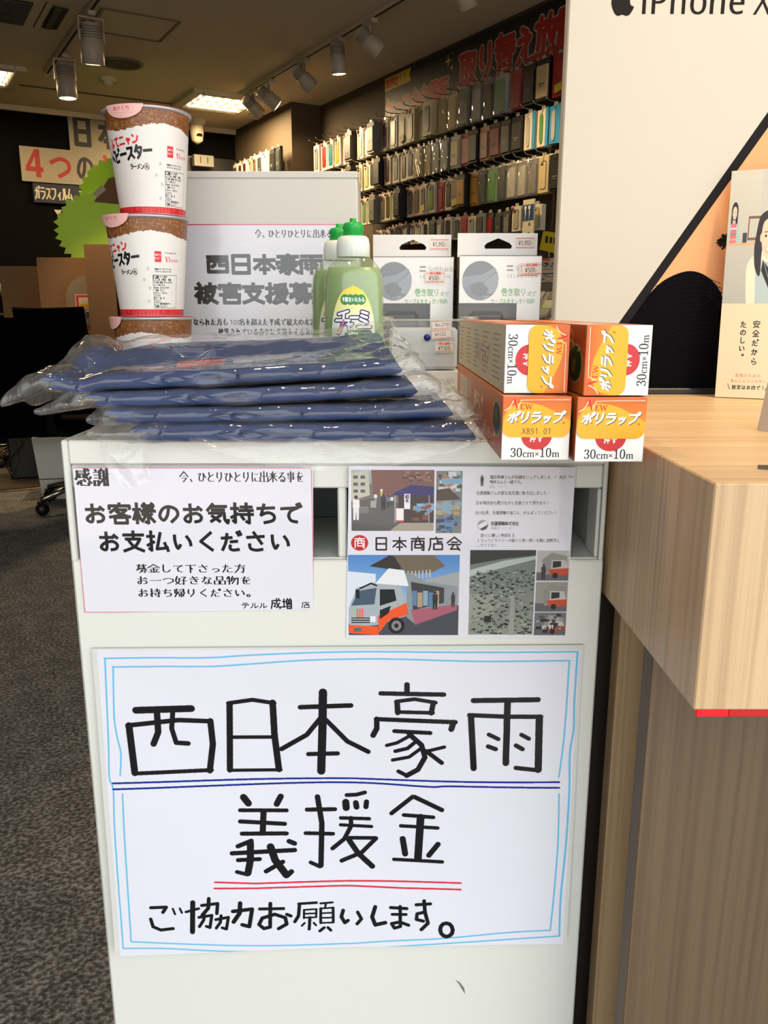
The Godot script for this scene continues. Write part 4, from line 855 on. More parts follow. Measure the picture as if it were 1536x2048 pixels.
# ---------------------------------------------------------------- print: strokes and type drawn into images
class Pad:
	var im: Image
	var ss := 2.0
	var xf := Transform2D.IDENTITY
	func _init(w: int, h: int, col: Color, alpha := false, scale := 2.0) -> void:
		ss = scale
		im = Image.create(int(w * ss), int(h * ss), false, Image.FORMAT_RGBA8 if alpha else Image.FORMAT_RGB8)
		im.fill(col)
	func multi(cs: Array, col: Color) -> void:
		var x0s := PackedFloat32Array()
		var y0s := PackedFloat32Array()
		var x1s := PackedFloat32Array()
		var y1s := PackedFloat32Array()
		var lo := 1e9
		var hi := -1e9
		for c in cs:
			var n: int = c.size()
			var prev: Vector2 = (xf * c[n - 1]) * ss
			for i in n:
				var p: Vector2 = (xf * c[i]) * ss
				if p.y != prev.y:
					x0s.append(prev.x); y0s.append(prev.y); x1s.append(p.x); y1s.append(p.y)
				lo = minf(lo, p.y); hi = maxf(hi, p.y)
				prev = p
		var m := x0s.size()
		for y in range(maxi(0, int(floor(lo))), mini(im.get_height(), int(ceil(hi)) + 1)):
			var yc := y + 0.5
			var xs := PackedFloat32Array()
			for i in m:
				if (y0s[i] <= yc) != (y1s[i] <= yc):
					xs.append(x0s[i] + (yc - y0s[i]) / (y1s[i] - y0s[i]) * (x1s[i] - x0s[i]))
			if xs.size() > 2:
				xs.sort()
			for i in range(0, xs.size() - 1, 2):
				var a := int(round(minf(xs[i], xs[i + 1])))
				var b := int(round(maxf(xs[i], xs[i + 1])))
				if b > a:
					im.fill_rect(Rect2i(a, y, b - a, 1), col)
	func poly(pts: Array, col: Color) -> void:
		multi([PackedVector2Array(pts)], col)
	func rect(x: float, y: float, w: float, h: float, col: Color) -> void:
		multi([PackedVector2Array([Vector2(x, y), Vector2(x + w, y), Vector2(x + w, y + h), Vector2(x, y + h)])], col)
	func frame(x: float, y: float, w: float, h: float, t: float, col: Color) -> void:
		rect(x, y, w, t, col); rect(x, y + h - t, w, t, col); rect(x, y, t, h, col); rect(x + w - t, y, t, h, col)
	func ell(c: Vector2, rx: float, ry: float, col: Color, n := 28) -> void:
		var p := PackedVector2Array()
		for i in n:
			p.append(c + Vector2(cos(TAU * i / n) * rx, sin(TAU * i / n) * ry))
		multi([p], col)
	func rrect(x: float, y: float, w: float, h: float, r: float, col: Color) -> void:
		var p := PackedVector2Array()
		for k in 4:
			var c := Vector2(x + (w - r if k in [0, 3] else r), y + (h - r if k < 2 else r))
			for i in 6:
				var a := PI / 2 * (k + i / 5.0)
				p.append(c + Vector2(cos(a), sin(a)) * r)
		multi([p], col)
	func shade(x: float, y: float, w: float, h: float, a: Color, b: Color, across := false) -> void:
		var n := int((w if across else h) * ss)
		for i in n:
			var c := a.lerp(b, (i + 0.5) / n)
			if across: rect(x + i / ss, y, 1.0 / ss + 0.01, h, c)
			else: rect(x, y + i / ss, w, 1.0 / ss + 0.01, c)
	func seg(a: Vector2, b: Vector2, wa: float, wb: float, col: Color) -> void:
		var d := b - a
		if d.length() < 1e-4: return
		var n := d.normalized().orthogonal() * 0.5
		multi([PackedVector2Array([a + n * wa, b + n * wb, b - n * wb, a - n * wa])], col)
	# style 0: round pen, 1: block (gothic), 2: serifed (mincho)
	func path(pts: PackedVector2Array, w: float, col: Color, style := 0) -> void:
		var n := pts.size()
		for i in n - 1:
			var a := pts[i]
			var b := pts[i + 1]
			var d := (b - a).normalized()
			var wa := w
			if style == 2:
				wa = w * (0.34 + 0.78 * absf(d.y))
			if style == 1 or style == 2:
				if i == 0: a -= d * wa * 0.3
				if i == n - 2: b += d * wa * 0.3
			seg(a, b, wa, wa, col)
			if style == 0 or i < n - 2:
				ell(b, wa / 2, wa / 2, col, 8 if w * ss < 5 else 16)
			if style == 0 and i == 0:
				ell(a, wa / 2, wa / 2, col, 8 if w * ss < 5 else 16)
			if style == 2 and i == n - 2 and absf(d.y) < 0.2 and n == 2 and (b - a).length() > w * 4.0:
				poly([b + Vector2(w * 0.1, 0), b + Vector2(-w * 0.55, -w * 0.75), b + Vector2(-w * 1.3, 0)], col)
	func done() -> ImageTexture:
		if ss == 2.0: im.shrink_x2()
		return ImageTexture.create_from_image(im)

var glyph_text := {}
var glyph_made := {}

func glyph(ch: String) -> Array:
	if glyph_made.has(ch): return glyph_made[ch]
	var r := []
	if glyph_text.is_empty():
		for line in STROKES.split("\n", false):
			glyph_text[line[0]] = line.substr(2)
	if not glyph_text.has(ch): return r
	for t: String in (glyph_text[ch] as String).split(" ", false):
		var curve := t[0] == "~"
		if not curve and not t[0].is_valid_int():
			var a := Vector2(int(t.substr(1, 2)), int(t.substr(3, 2)))
			var b := Vector2(int(t.substr(5, 2)), int(t.substr(7, 2)))
			for s in glyph(t[0]):
				var q := PackedVector2Array()
				for p: Vector2 in s: q.append(a + p * (b - a) / 99.0)
				r.append(q)
			continue
		if curve: t = t.substr(1)
		var pts := PackedVector2Array()
		for i in range(0, t.length(), 4):
			pts.append(Vector2(int(t.substr(i, 2)), int(t.substr(i + 2, 2))))
		r.append(smooth(pts) if curve else pts)
	glyph_made[ch] = r
	return r

func smooth(p: PackedVector2Array, sub := 5) -> PackedVector2Array:
	var o := PackedVector2Array()
	var n := p.size()
	for i in n - 1:
		var a := p[maxi(i - 1, 0)]
		var d := p[mini(i + 2, n - 1)]
		for k in sub:
			o.append(p[i].cubic_interpolate(p[i + 1], a, d, float(k) / sub))
	o.append(p[n - 1])
	return o

# a line of Japanese (and other) type: cell w x h, pen weight wt in the same units
func jp(pad: Pad, s: String, x: float, y: float, w: float, h: float, wt: float, col: Color, style := 1, adv := 0.0, down := false) -> void:
	var at := Vector2(x, y)
	var step := adv if adv else w * 1.06
	var base := pad.xf
	for ch in s:
		if ch == "\n": continue
		var g := glyph(ch)
		if g.is_empty() and ch != " ":
			type(pad, ch, at.x + (w * 0.22 if ch.unicode_at(0) < 128 else 0.0), at.y + h * 0.9, h * 1.02, col, 0)
		for s2 in g:
			var q := PackedVector2Array()
			if down and ch in ["ー", "。", "、"]:
				for p: Vector2 in s2: q.append(at + (Vector2(p.y * w, p.x * h) / 99.0 if ch == "ー" else Vector2(p.x * w + 55 * w, p.y * h - 55 * h) / 99.0))
			else:
				for p: Vector2 in s2: q.append(at + Vector2(p.x * w, p.y * h) / 99.0)
			pad.path(q, wt, col, style)
		if down: at.y += step
		else: at.x += step * (0.62 if ch.unicode_at(0) < 128 else 1.0)
	pad.xf = base

var faces := {}
var letters := {}

func face(kind: int) -> RID:
	if not faces.has(kind):
		var f := SystemFont.new()
		f.font_names = PackedStringArray([["Droid Sans", "Droid Sans", "Droid Serif", "Droid Serif", "Droid Sans Mono"][kind]])
		f.font_weight = [400, 700, 400, 700, 400][kind]
		faces[kind] = [f, f.get_rids()[0]]
	return faces[kind][1]

# Latin type; kind 0 sans, 1 sans bold, 2 serif, 3 serif bold, 4 mono; size is the em; returns the width
func type(pad: Pad, s: String, x: float, base: float, size: float, col: Color, kind := 0, narrow := 1.0, draw := true) -> float:
	var ts := TextServerManager.get_primary_interface()
	var r := face(kind)
	var at := x
	for ch in s:
		var key := ch + str(kind)
		if not letters.has(key):
			var gi := ts.font_get_glyph_index(r, 64, ch.unicode_at(0), 0)
			var d := ts.font_get_glyph_contours(r, 64, gi)
			var cs := []
			var from := 0
			for e in d.get("contours", []):
				var c := PackedVector2Array()
				for i in range(from, e + 1): c.append(Vector2(d.points[i].x, d.points[i].y) / 64.0)
				from = e + 1
				if c.size() > 2: cs.append(c)
			letters[key] = [cs, ts.font_get_glyph_advance(r, 64, gi).x / 64.0]
		if draw:
			var placed := []
			for c in letters[key][0]:
				var q := PackedVector2Array()
				for p: Vector2 in c: q.append(Vector2(at + p.x * size * narrow, base + p.y * size))
				placed.append(q)
			if placed: pad.multi(placed, col)
		at += letters[key][1] * size * narrow
	return at - x

func ink(pad: Pad, data: String, unit: float, col: Color, flowing := false) -> void:
	for line in data.split("\n", false):
		var a := line.split(":")
		var pts := PackedVector2Array()
		for t in a[1].split(" ", false):
			var n := t.split(",")
			pts.append(Vector2(float(n[0]), float(n[1])) * unit)
		pad.path(smooth(pts) if flowing else pts, float(a[0]) * unit, col, 0)

# ---------------------------------------------------------------- shapes
class Shape:
	var st := SurfaceTool.new()
	func _init(soft := false) -> void:
		st.begin(Mesh.PRIMITIVE_TRIANGLES)
		st.set_smooth_group(0 if soft else -1)
	func tri(a: Vector3, b: Vector3, c: Vector3, ua := Vector2.ZERO, ub := Vector2.ZERO, uc := Vector2.ZERO) -> void:
		st.set_uv(ua); st.add_vertex(a)
		st.set_uv(uc); st.add_vertex(c)
		st.set_uv(ub); st.add_vertex(b)
	func quad(a: Vector3, b: Vector3, c: Vector3, d: Vector3, uv: Array = [Vector2(0, 1), Vector2(1, 1), Vector2(1, 0), Vector2(0, 0)]) -> void:
		tri(a, b, c, uv[0], uv[1], uv[2]); tri(a, c, d, uv[0], uv[2], uv[3])
	func planar(p: Vector3, n: Vector3) -> Vector2:
		var m := n.abs()
		if m.x > m.y and m.x > m.z: return Vector2(p.z, p.y)
		return Vector2(p.z, p.x) if m.y > m.z else Vector2(p.x, p.y)
	func oq(a: Vector3, b: Vector3, c: Vector3, d: Vector3, out: Vector3) -> void:
		var u := [planar(a, out), planar(b, out), planar(c, out), planar(d, out)]
		if (b - a).cross(c - a).dot(out) < 0:
			quad(a, d, c, b, [u[0], u[3], u[2], u[1]])
		else:
			quad(a, b, c, d, u)
	func ot(a: Vector3, b: Vector3, c: Vector3, out: Vector3) -> void:
		if (b - a).cross(c - a).dot(out) < 0: tri(a, c, b, planar(a, out), planar(c, out), planar(b, out))
		else: tri(a, b, c, planar(a, out), planar(b, out), planar(c, out))
	func box(c: Vector3, s: Vector3, bev := 0.0, skip := "") -> Shape:
		var h := s / 2
		var b := minf(bev, minf(h.x, minf(h.y, h.z)) * 0.9)
		var P := func(sx: int, sy: int, sz: int, ax: int) -> Vector3:
			var q := Vector3(sx * (h.x - b), sy * (h.y - b), sz * (h.z - b))
			q[ax] = [sx * h.x, sy * h.y, sz * h.z][ax]
			return c + q
		for ax in 3:
			for s1 in [-1, 1]:
				var n := Vector3.ZERO
				n[ax] = s1
				if skip == "+z" and ax == 2 and s1 == 1: continue
				var k := []
				for e in [[-1, -1], [1, -1], [1, 1], [-1, 1]]:
					var g := [0, 0, 0]
					g[ax] = s1; g[(ax + 1) % 3] = e[0]; g[(ax + 2) % 3] = e[1]
					k.append(P.call(g[0], g[1], g[2], ax))
				oq(k[0], k[1], k[2], k[3], n)
		if b > 0:
			for ax in 3:
				var a1 := (ax + 1) % 3
				var a2 := (ax + 2) % 3
				for s1 in [-1, 1]:
					for s2 in [-1, 1]:
						var g := [0, 0, 0]
						var g2 := [0, 0, 0]
						g[ax] = -1; g2[ax] = 1; g[a1] = s1; g2[a1] = s1; g[a2] = s2; g2[a2] = s2
						var n := Vector3.ZERO
						n[a1] = s1; n[a2] = s2 * 1.01
						oq(P.call(g[0], g[1], g[2], a1), P.call(g2[0], g2[1], g2[2], a1), P.call(g2[0], g2[1], g2[2], a2), P.call(g[0], g[1], g[2], a2), n)
			for sx in [-1, 1]:
				for sy in [-1, 1]:
					for sz in [-1, 1]:
						ot(P.call(sx, sy, sz, 0), P.call(sx, sy, sz, 1), P.call(sx, sy, sz, 2), Vector3(sx, sy, sz))
		return self
	# an outline in x, y (counter-clockwise) given thickness from z0 to z1; uv from the outline's own bounds unless scale is given
	func prism(poly: PackedVector2Array, z0: float, z1: float, scale := 0.0) -> Shape:
		if Geometry2D.is_polygon_clockwise(poly): poly.reverse()
		var lo := poly[0]
		var hi := poly[0]
		for p in poly:
			lo = lo.min(p); hi = hi.max(p)
		var uv := func(p: Vector2) -> Vector2:
			return p * scale if scale else Vector2((p.x - lo.x) / (hi.x - lo.x), (hi.y - p.y) / (hi.y - lo.y))
		var ix := Geometry2D.triangulate_polygon(poly)
		for i in range(0, ix.size(), 3):
			var a := poly[ix[i]]
			var b := poly[ix[i + 1]]
			var c := poly[ix[i + 2]]
			if (b - a).cross(c - a) < 0:
				var t := b
				b = c; c = t
			tri(Vector3(a.x, a.y, z1), Vector3(b.x, b.y, z1), Vector3(c.x, c.y, z1), uv.call(a), uv.call(b), uv.call(c))
			tri(Vector3(a.x, a.y, z0), Vector3(c.x, c.y, z0), Vector3(b.x, b.y, z0), uv.call(a), uv.call(c), uv.call(b))
		for i in poly.size():
			var a := poly[i]
			var b := poly[(i + 1) % poly.size()]
			quad(Vector3(a.x, a.y, z0), Vector3(b.x, b.y, z0), Vector3(b.x, b.y, z1), Vector3(a.x, a.y, z1), [uv.call(a), uv.call(b), uv.call(b), uv.call(a)])
		return self
	func lathe(prof: Array, n := 40, sx := 1.0, sz := 1.0, at := Vector3.ZERO) -> Shape:
		var total := 0.0
		var l := [0.0]
		for i in prof.size() - 1:
			total += (prof[i + 1] - prof[i]).length()
			l.append(total)
		for i in prof.size() - 1:
			for k in n:
				var a := TAU * k / n
				var b := TAU * (k + 1) / n
				var p: Vector2 = prof[i]
				var q: Vector2 = prof[i + 1]
				var uv := [Vector2(float(k) / n, 1 - l[i] / total), Vector2(float(k + 1) / n, 1 - l[i] / total), Vector2(float(k + 1) / n, 1 - l[i + 1] / total), Vector2(float(k) / n, 1 - l[i + 1] / total)]
				var c := [Vector3(sin(a) * p.x * sx, p.y, cos(a) * p.x * sz) + at, Vector3(sin(b) * p.x * sx, p.y, cos(b) * p.x * sz) + at, Vector3(sin(b) * q.x * sx, q.y, cos(b) * q.x * sz) + at, Vector3(sin(a) * q.x * sx, q.y, cos(a) * q.x * sz) + at]
				if p.x < 1e-6: tri(c[0], c[2], c[3], uv[0], uv[2], uv[3])
				elif q.x < 1e-6: tri(c[0], c[1], c[2], uv[0], uv[1], uv[2])
				else: quad(c[0], c[1], c[2], c[3], uv)
		return self
	func tube(pts: Array, r: float, n := 8) -> Shape:
		var rings := []
		for i in pts.size():
			var d: Vector3 = (pts[mini(i + 1, pts.size() - 1)] - pts[maxi(i - 1, 0)]).normalized()
			var s := d.cross(Vector3.UP if absf(d.y) < 0.9 else Vector3.RIGHT).normalized()
			var t := d.cross(s)
			var ring := []
			for k in n: ring.append(pts[i] + (s * cos(TAU * k / n) + t * sin(TAU * k / n)) * r)
			rings.append(ring)
		for i in pts.size() - 1:
			for k in n:
				quad(rings[i][k], rings[i][(k + 1) % n], rings[i + 1][(k + 1) % n], rings[i + 1][k])
		for k in range(1, n - 1):
			tri(rings[0][0], rings[0][k + 1], rings[0][k])
			tri(rings[-1][0], rings[-1][k], rings[-1][k + 1])
		return self
	func grid(f: Callable, nu: int, nv: int, flip := false) -> Shape:
		var p := []
		for j in nv + 1:
			var row := PackedVector3Array()
			for i in nu + 1: row.append(f.call(float(i) / nu, float(j) / nv))
			p.append(row)
		for j in nv:
			for i in nu:
				var a := Vector2(float(i) / nu, float(j) / nv)
				var b := Vector2(float(i + 1) / nu, float(j + 1) / nv)
				if flip: quad(p[j][i], p[j + 1][i], p[j + 1][i + 1], p[j][i + 1], [a, Vector2(a.x, b.y), b, Vector2(b.x, a.y)])
				else: quad(p[j][i], p[j][i + 1], p[j + 1][i + 1], p[j + 1][i], [a, Vector2(b.x, a.y), b, Vector2(a.x, b.y)])
		return self

func joined(shapes: Array, mats: Array) -> ArrayMesh:
	var m := ArrayMesh.new()
	for i in shapes.size():
		shapes[i].st.generate_normals()
		shapes[i].st.index()
		shapes[i].st.commit(m)
		m.surface_set_material(i, mats[i])
	return m

func rr(x0: float, y0: float, x1: float, y1: float, r: float, n := 5) -> PackedVector2Array:
	var p := PackedVector2Array()
	for k in 4:
		var c := Vector2(x1 - r if k in [0, 3] else x0 + r, y1 - r if k < 2 else y0 + r)
		for i in n:
			var a := PI / 2 * (k + float(i) / (n - 1))
			p.append(c + Vector2(cos(a), sin(a)) * r)
	return p

# a soft slab: closed cushion over a rectangle, its edges rounded
func cushion(x0: float, x1: float, z0: float, z1: float, mid: Callable, half: Callable, edge: float, nu: int, nv: int, wob: Variant = null) -> Shape:
	var s := Shape.new(true)
	for side in [1.0, -1.0]:
		var f := func(u: float, v: float) -> Vector3:
			var uu := lerpf(u, 0.5 - 0.5 * cos(PI * u), 0.75)
			var vv := lerpf(v, 0.5 - 0.5 * cos(PI * v), 0.75)
			var x := lerpf(x0, x1, uu)
			var z := lerpf(z1, z0, vv)
			var d := minf(minf(uu, 1 - uu) * (x1 - x0), minf(vv, 1 - vv) * (z1 - z0)) / edge
			var e := sqrt(maxf(0.0, 1 - pow(1 - minf(d, 1.0), 2)))
			var q := Vector3(x, mid.call(x, z) + side * half.call(x, z, side) * e, z)
			if wob != null: q += wob.call(q, side) * e
			return q
		s.grid(f, nu, nv, side < 0)
	return s

# ---------------------------------------------------------------- materials
func mat(col: Color, rough := 0.6, more := {}) -> StandardMaterial3D:
	var m := StandardMaterial3D.new()
	m.albedo_color = col
	m.roughness = rough
	for k in more: m.set(k, more[k])
	return m

func printed(t: Texture2D, rough := 0.6, more := {}) -> StandardMaterial3D:
	var m := mat(Color.WHITE, rough, more)
	m.albedo_texture = t
	m.texture_repeat = false
	return m

func bump(m: StandardMaterial3D, t: Texture2D, depth: float, scale: float) -> StandardMaterial3D:
	m.heightmap_enabled = true
	m.heightmap_texture = t
	m.heightmap_scale = depth
	m.uv1_triplanar = true
	m.uv1_scale = Vector3.ONE * scale
	return m

func film() -> StandardMaterial3D:
	return mat(Color(1, 1, 1, 0.03), 0.04, {"transparency": BaseMaterial3D.TRANSPARENCY_ALPHA, "metallic_specular": 0.6})

func noise_image(freq: float, w: int, h: int, kind := FastNoiseLite.TYPE_SIMPLEX_SMOOTH, octaves := 3, sd := 1) -> ImageTexture:
	var n := FastNoiseLite.new()
	n.seed = sd
	n.noise_type = kind
	n.frequency = freq
	n.fractal_octaves = octaves
	return ImageTexture.create_from_image(n.get_seamless_image(w, h))

func wood(sd: int, a: Color, b: Color, dark: Color) -> ImageTexture:
	var n := FastNoiseLite.new()
	n.seed = sd
	n.frequency = 0.02
	n.fractal_octaves = 2
	var w := 512
	var h := 512
	var im := Image.create(w, h, false, Image.FORMAT_RGB8)
	for x in w:
		for y in h:
			var warp := n.get_noise_2d(x * 0.5, y * 0.25) * 10.0
			var broad := n.get_noise_2d(x * 0.5 + 300.0 + warp * 0.2, y * 0.02) * 0.5 + 0.5
			var fine := n.get_noise_2d(x * 5.0 + 900.0 + warp, y * 0.10 + 40.0) * 0.5 + 0.5
			var pore := n.get_noise_2d(x * 16.0 + 77.0, y * 0.5) * 0.5 + 0.5
			var c := a.lerp(b, clampf(broad * 1.5 - 0.25, 0, 1)).lerp(dark, clampf((fine - 0.48) * 1.5, 0, 0.5) + clampf((pore - 0.62) * 1.3, 0, 0.3))
			im.set_pixel(x, y, c)
	return ImageTexture.create_from_image(im)

# ---------------------------------------------------------------- things
var taken := {}

func numbered(n: String) -> String:
	taken[n] = taken.get(n, -1) + 1
	return n if taken[n] == 0 else "%s_%03d" % [n, taken[n]]

func tag(o: Node3D, label: String, category: String, group := "") -> void:
	o.set_meta("label", label)
	o.set_meta("category", category)
	if group: o.set_meta("group", group)

func thing(called: String, label: String, category: String, at: Vector3, turn := 0.0, group := "") -> Node3D:
	var o := Node3D.new()
	o.name = numbered(called)
	add_child(o, true)
	o.position = at
	o.rotation.y = turn
	tag(o, label, category, group)
	return o

func part(parent: Node3D, called: String, s: Variant, m: Material = null, at := Vector3.ZERO, label := "") -> MeshInstance3D:
	var o := MeshInstance3D.new()
	o.name = called
	o.mesh = s if s is Mesh else joined([s], [m])
	o.position = at
	parent.add_child(o, true)
	if label: o.set_meta("label", label)
	return o

func solo(called: String, s: Variant, m: Material, label: String, category: String, at := Vector3.ZERO, turn := 0.0, group := "") -> MeshInstance3D:
	var o := part(self, numbered(called), s, m, at)
	o.rotation.y = turn
	tag(o, label, category, group)
	return o

func structure(called: String, s: Variant, m: Material, at := Vector3.ZERO, turn := 0.0) -> MeshInstance3D:
	var o := part(self, called, s, m, at)
	o.rotation.y = turn
	o.set_meta("kind", "structure")
	return o

func again(o: Node3D, called: String, label: String, at: Vector3, turn: float) -> Node3D:
	var c: Node3D = o.duplicate()
	c.name = numbered(called)
	add_child(c, true)
	c.position = at
	c.rotation.y = turn
	c.set_meta("label", label)
	return c

# a place given in the shop's own axes (x to the phone-case wall, z out to the street) from where the photographer stands
func shop(x: float, y: float, z: float) -> Vector3:
	return Vector3(x * cos(ROOM) + z * sin(ROOM), y, -x * sin(ROOM) + z * cos(ROOM))

func sheet(x0: float, y0: float, x1: float, y1: float, t := 0.0006) -> Shape:
	return Shape.new().prism(PackedVector2Array([Vector2(x0, y0), Vector2(x1, y0), Vector2(x1, y1), Vector2(x0, y1)]), 0, t)

# ---------------------------------------------------------------- what is printed on things
const K := Color(0.035, 0.035, 0.04)
const PAPER := Color(0.84, 0.84, 0.875)
const RED := Color(0.80, 0.10, 0.12)

func pad_mm(w_mm: float, h_mm: float, px: float, col: Color) -> Pad:
	var p := Pad.new(int(w_mm * px), int(h_mm * px), col)
	p.xf = Transform2D(0, Vector2(px, px), 0, Vector2.ZERO)
	return p

func print_donation_sign() -> ImageTexture:
	var p := pad_mm(372, 278, 3.6, Color(0.84, 0.845, 0.885))
	# the clear rim of the laminate round the paper
	var rim := Color(0.80, 0.805, 0.79)
	p.rect(0, 0, 372, 9.5, rim); p.rect(0, 0, 11, 278, rim)
	p.poly([Vector2(372, 0), Vector2(366, 0), Vector2(364.5, 278), Vector2(372, 278)], rim)
	ink(p, INK_SKY, 0.25, Color(0.40, 0.70, 0.85), true)
	ink(p, INK_NAVY, 0.25, Color(0.06, 0.15, 0.52), true)
	ink(p, INK_RED, 0.25, Color(0.80, 0.18, 0.27))
	ink(p, INK_BLACK, 0.25, Color(0.085, 0.085, 0.095))
	return p.done()

func print_thanks() -> ImageTexture:
	var p := pad_mm(170, 109, 5.0, PAPER)
	p.frame(1.6, 0.4, 167.4, 107, 0.5, Color(0.80, 0.35, 0.48))
	jp(p, "感謝", 3.8, 1.4, 11.0, 11.6, 1.7, K, 2, 12.2)
	jp(p, "今、ひとりひとりに出来る事を", 76.6, 3.2, 5.9, 7.4, 0.8, K, 2, 6.22)
	jp(p, "お客様のお気持ちで", 7.4, 26, 15.6, 14.4, 2.25, K, 1, 17.3)
	jp(p, "お支払いください", 15.8, 46.4, 15.4, 14.6, 2.25, K, 1, 17.4)
	jp(p, "募金して下さった方", 41, 71, 8.2, 6.0, 0.95, K, 2, 8.85)
	jp(p, "お一つ好きな品物を", 41, 79.9, 8.4, 6.0, 0.95, K, 2, 9.3)
	jp(p, "お持ち帰りください。", 41.2, 89.4, 7.8, 6.0, 0.95, K, 2, 8.75)
	jp(p, "テルル", 116, 100, 5.6, 4.2, 0.6, K, 0, 6.4)
	jp(p, "成増", 137.6, 96.8, 7.0, 7.6, 0.95, K, 0, 7.9)
	jp(p, "店", 159.8, 99.4, 5.4, 4.6, 0.55, K, 0)
	return p.done()

func print_box_notice() -> ImageTexture:
	var p := pad_mm(182, 121, 4.4, Color(0.76, 0.76, 0.785))
	p.rect(0, 0, 182, 1.0, Color(0.75, 0.22, 0.36)); p.rect(0, 118.6, 182, 0.8, Color(0.75, 0.22, 0.36))
	p.rect(0, 0, 0.8, 121, Color(0.75, 0.22, 0.36)); p.rect(181.2, 0, 0.8, 121, Color(0.75, 0.22, 0.36))
	jp(p, "今、ひとりひとりに出来る事を", 89.5, 5.0, 5.6, 7.4, 0.9, K, 2, 6.15)
	jp(p, "西日本豪雨", 41.3, 28, 21.5, 17.6, 3.5, K, 1, 22.6)
	jp(p, "被害支援募金", 29.3, 54.6, 21.5, 18.2, 3.5, K, 1, 22.8)
	jp(p, "亡くなられた方も100名を超えた平成で最大の水害。", 14.4, 87.9, 5.1, 6.0, 0.95, K, 2, 5.75)
	jp(p, "被災されている方々に支援をする為に寄付金を集めています。", 50.1, 97.2, 5.0, 6.0, 0.95, K, 2, 5.65)
	return p.done()

func scatter(p: Pad, n: int, x: float, y: float, w: float, h: float, s0: float, s1: float, cols: Array, sd: int, flat := 0.6) -> void:
	var r := RandomNumberGenerator.new()
	r.seed = sd
	for i in n:
		var k := r.randf_range(s0, s1)
		p.rect(x + r.randf() * (w - k), y + r.randf() * (h - k * flat), k, k * flat, cols[r.randi() % cols.size()])

func person(p: Pad, x: float, y: float, h: float, top: Color, legs: Color) -> void:
	p.ell(Vector2(x, y + h * 0.08), h * 0.07, h * 0.08, Color(0.20, 0.16, 0.14), 12)
	p.poly([Vector2(x - h * 0.13, y + h * 0.17), Vector2(x + h * 0.13, y + h * 0.17), Vector2(x + h * 0.14, y + h * 0.5), Vector2(x - h * 0.14, y + h * 0.5)], top)
	p.poly([Vector2(x - h * 0.12, y + h * 0.5), Vector2(x + h * 0.12, y + h * 0.5), Vector2(x + h * 0.1, y + h), Vector2(x + h * 0.02, y + h), Vector2(x, y + h * 0.6), Vector2(x - h * 0.03, y + h), Vector2(x - h * 0.11, y + h)], legs)

func lorry(p: Pad, x: float, y: float, w: float, h: float) -> void:
	# a cab-over lorry seen from its front left corner, silver above, orange below, its body open behind
	var V := func(a: float, b: float) -> Vector2: return Vector2(x + a * w, y + b * h)
	var silver := Color(0.62, 0.66, 0.68)
	var orange := Color(0.88, 0.33, 0.15)
	var dark := Color(0.10, 0.12, 0.14)
	p.poly([V.call(0.52, 0.14), V.call(0.70, 0.28), V.call(0.98, 0.34), V.call(0.98, 0.62), V.call(0.6, 0.85), V.call(0.52, 0.75)], Color(0.52, 0.55, 0.57))
	p.poly([V.call(0.56, 0.28), V.call(0.86, 0.36), V.call(0.86, 0.56), V.call(0.58, 0.66)], Color(0.24, 0.24, 0.25))
	for i in 5:
		p.rect(x + (0.57 + 0.05 * i) * w, y + (0.40 + 0.02 * (i % 2)) * h, 0.045 * w, 0.20 * h, [Color(0.35, 0.48, 0.60), Color(0.66, 0.58, 0.47), Color(0.50, 0.62, 0.70)][i % 3])
	p.poly([V.call(0.56, 0.66), V.call(0.98, 0.58), V.call(0.98, 0.66), V.call(0.60, 0.86)], Color(0.62, 0.36, 0.42))
	p.poly([V.call(0.0, 0.62), V.call(0.07, 0.36), V.call(0.24, 0.28), V.call(0.47, 0.34), V.call(0.53, 0.62), V.call(0.52, 0.74), V.call(0.26, 0.86), V.call(0.0, 0.9)], silver)
	p.poly([V.call(0.26, 0.74), V.call(0.52, 0.56), V.call(0.54, 0.72), V.call(0.36, 0.80), V.call(0.27, 0.97)], orange)
	p.poly([V.call(0.0, 0.86), V.call(0.26, 0.88), V.call(0.27, 1.0), V.call(0.0, 0.97)], orange)
	p.poly([V.call(0.02, 0.60), V.call(0.09, 0.40), V.call(0.25, 0.36), V.call(0.23, 0.58)], Color(0.26, 0.33, 0.40))
	p.poly([V.call(0.28, 0.38), V.call(0.41, 0.38), V.call(0.43, 0.53), V.call(0.28, 0.60)], dark)
	p.poly([V.call(0.28, 0.66), V.call(0.38, 0.60), V.call(0.36, 0.70), V.call(0.28, 0.78)], dark)
	for i in 3: p.rect(x + 0.02 * w, y + (0.76 + 0.03 * i) * h, 0.17 * w, 0.014 * h, dark)
	for i in 3: p.rect(x + (0.07 + 0.022 * i) * w, y + 0.64 * h, 0.012 * w, 0.12 * h, orange)
	p.rect(x + 0.04 * w, y + 0.90 * h, 0.07 * w, 0.05 * h, Color(0.30, 0.40, 0.40))
	p.rect(x + 0.19 * w, y + 0.74 * h, 0.05 * w, 0.08 * h, Color(0.85, 0.87, 0.88))
	p.poly([V.call(0.24, 0.30), V.call(0.36, 0.10), V.call(0.50, 0.13), V.call(0.54, 0.34)], Color(0.86, 0.87, 0.88))
	p.rect(x + 0.06 * w, y + 0.38 * h, 0.035 * w, 0.12 * h, dark)
	p.path(PackedVector2Array([V.call(0.10, 0.37), V.call(0.20, 0.30), V.call(0.25, 0.33)]), 0.015 * w, dark)
	p.ell(V.call(0.43, 0.87), 0.075 * w, 0.11 * h, dark); p.ell(V.call(0.43, 0.87), 0.045 * w, 0.07 * h, Color(0.50, 0.50, 0.50)); p.ell(V.call(0.43, 0.87), 0.02 * w, 0.03 * h, dark)

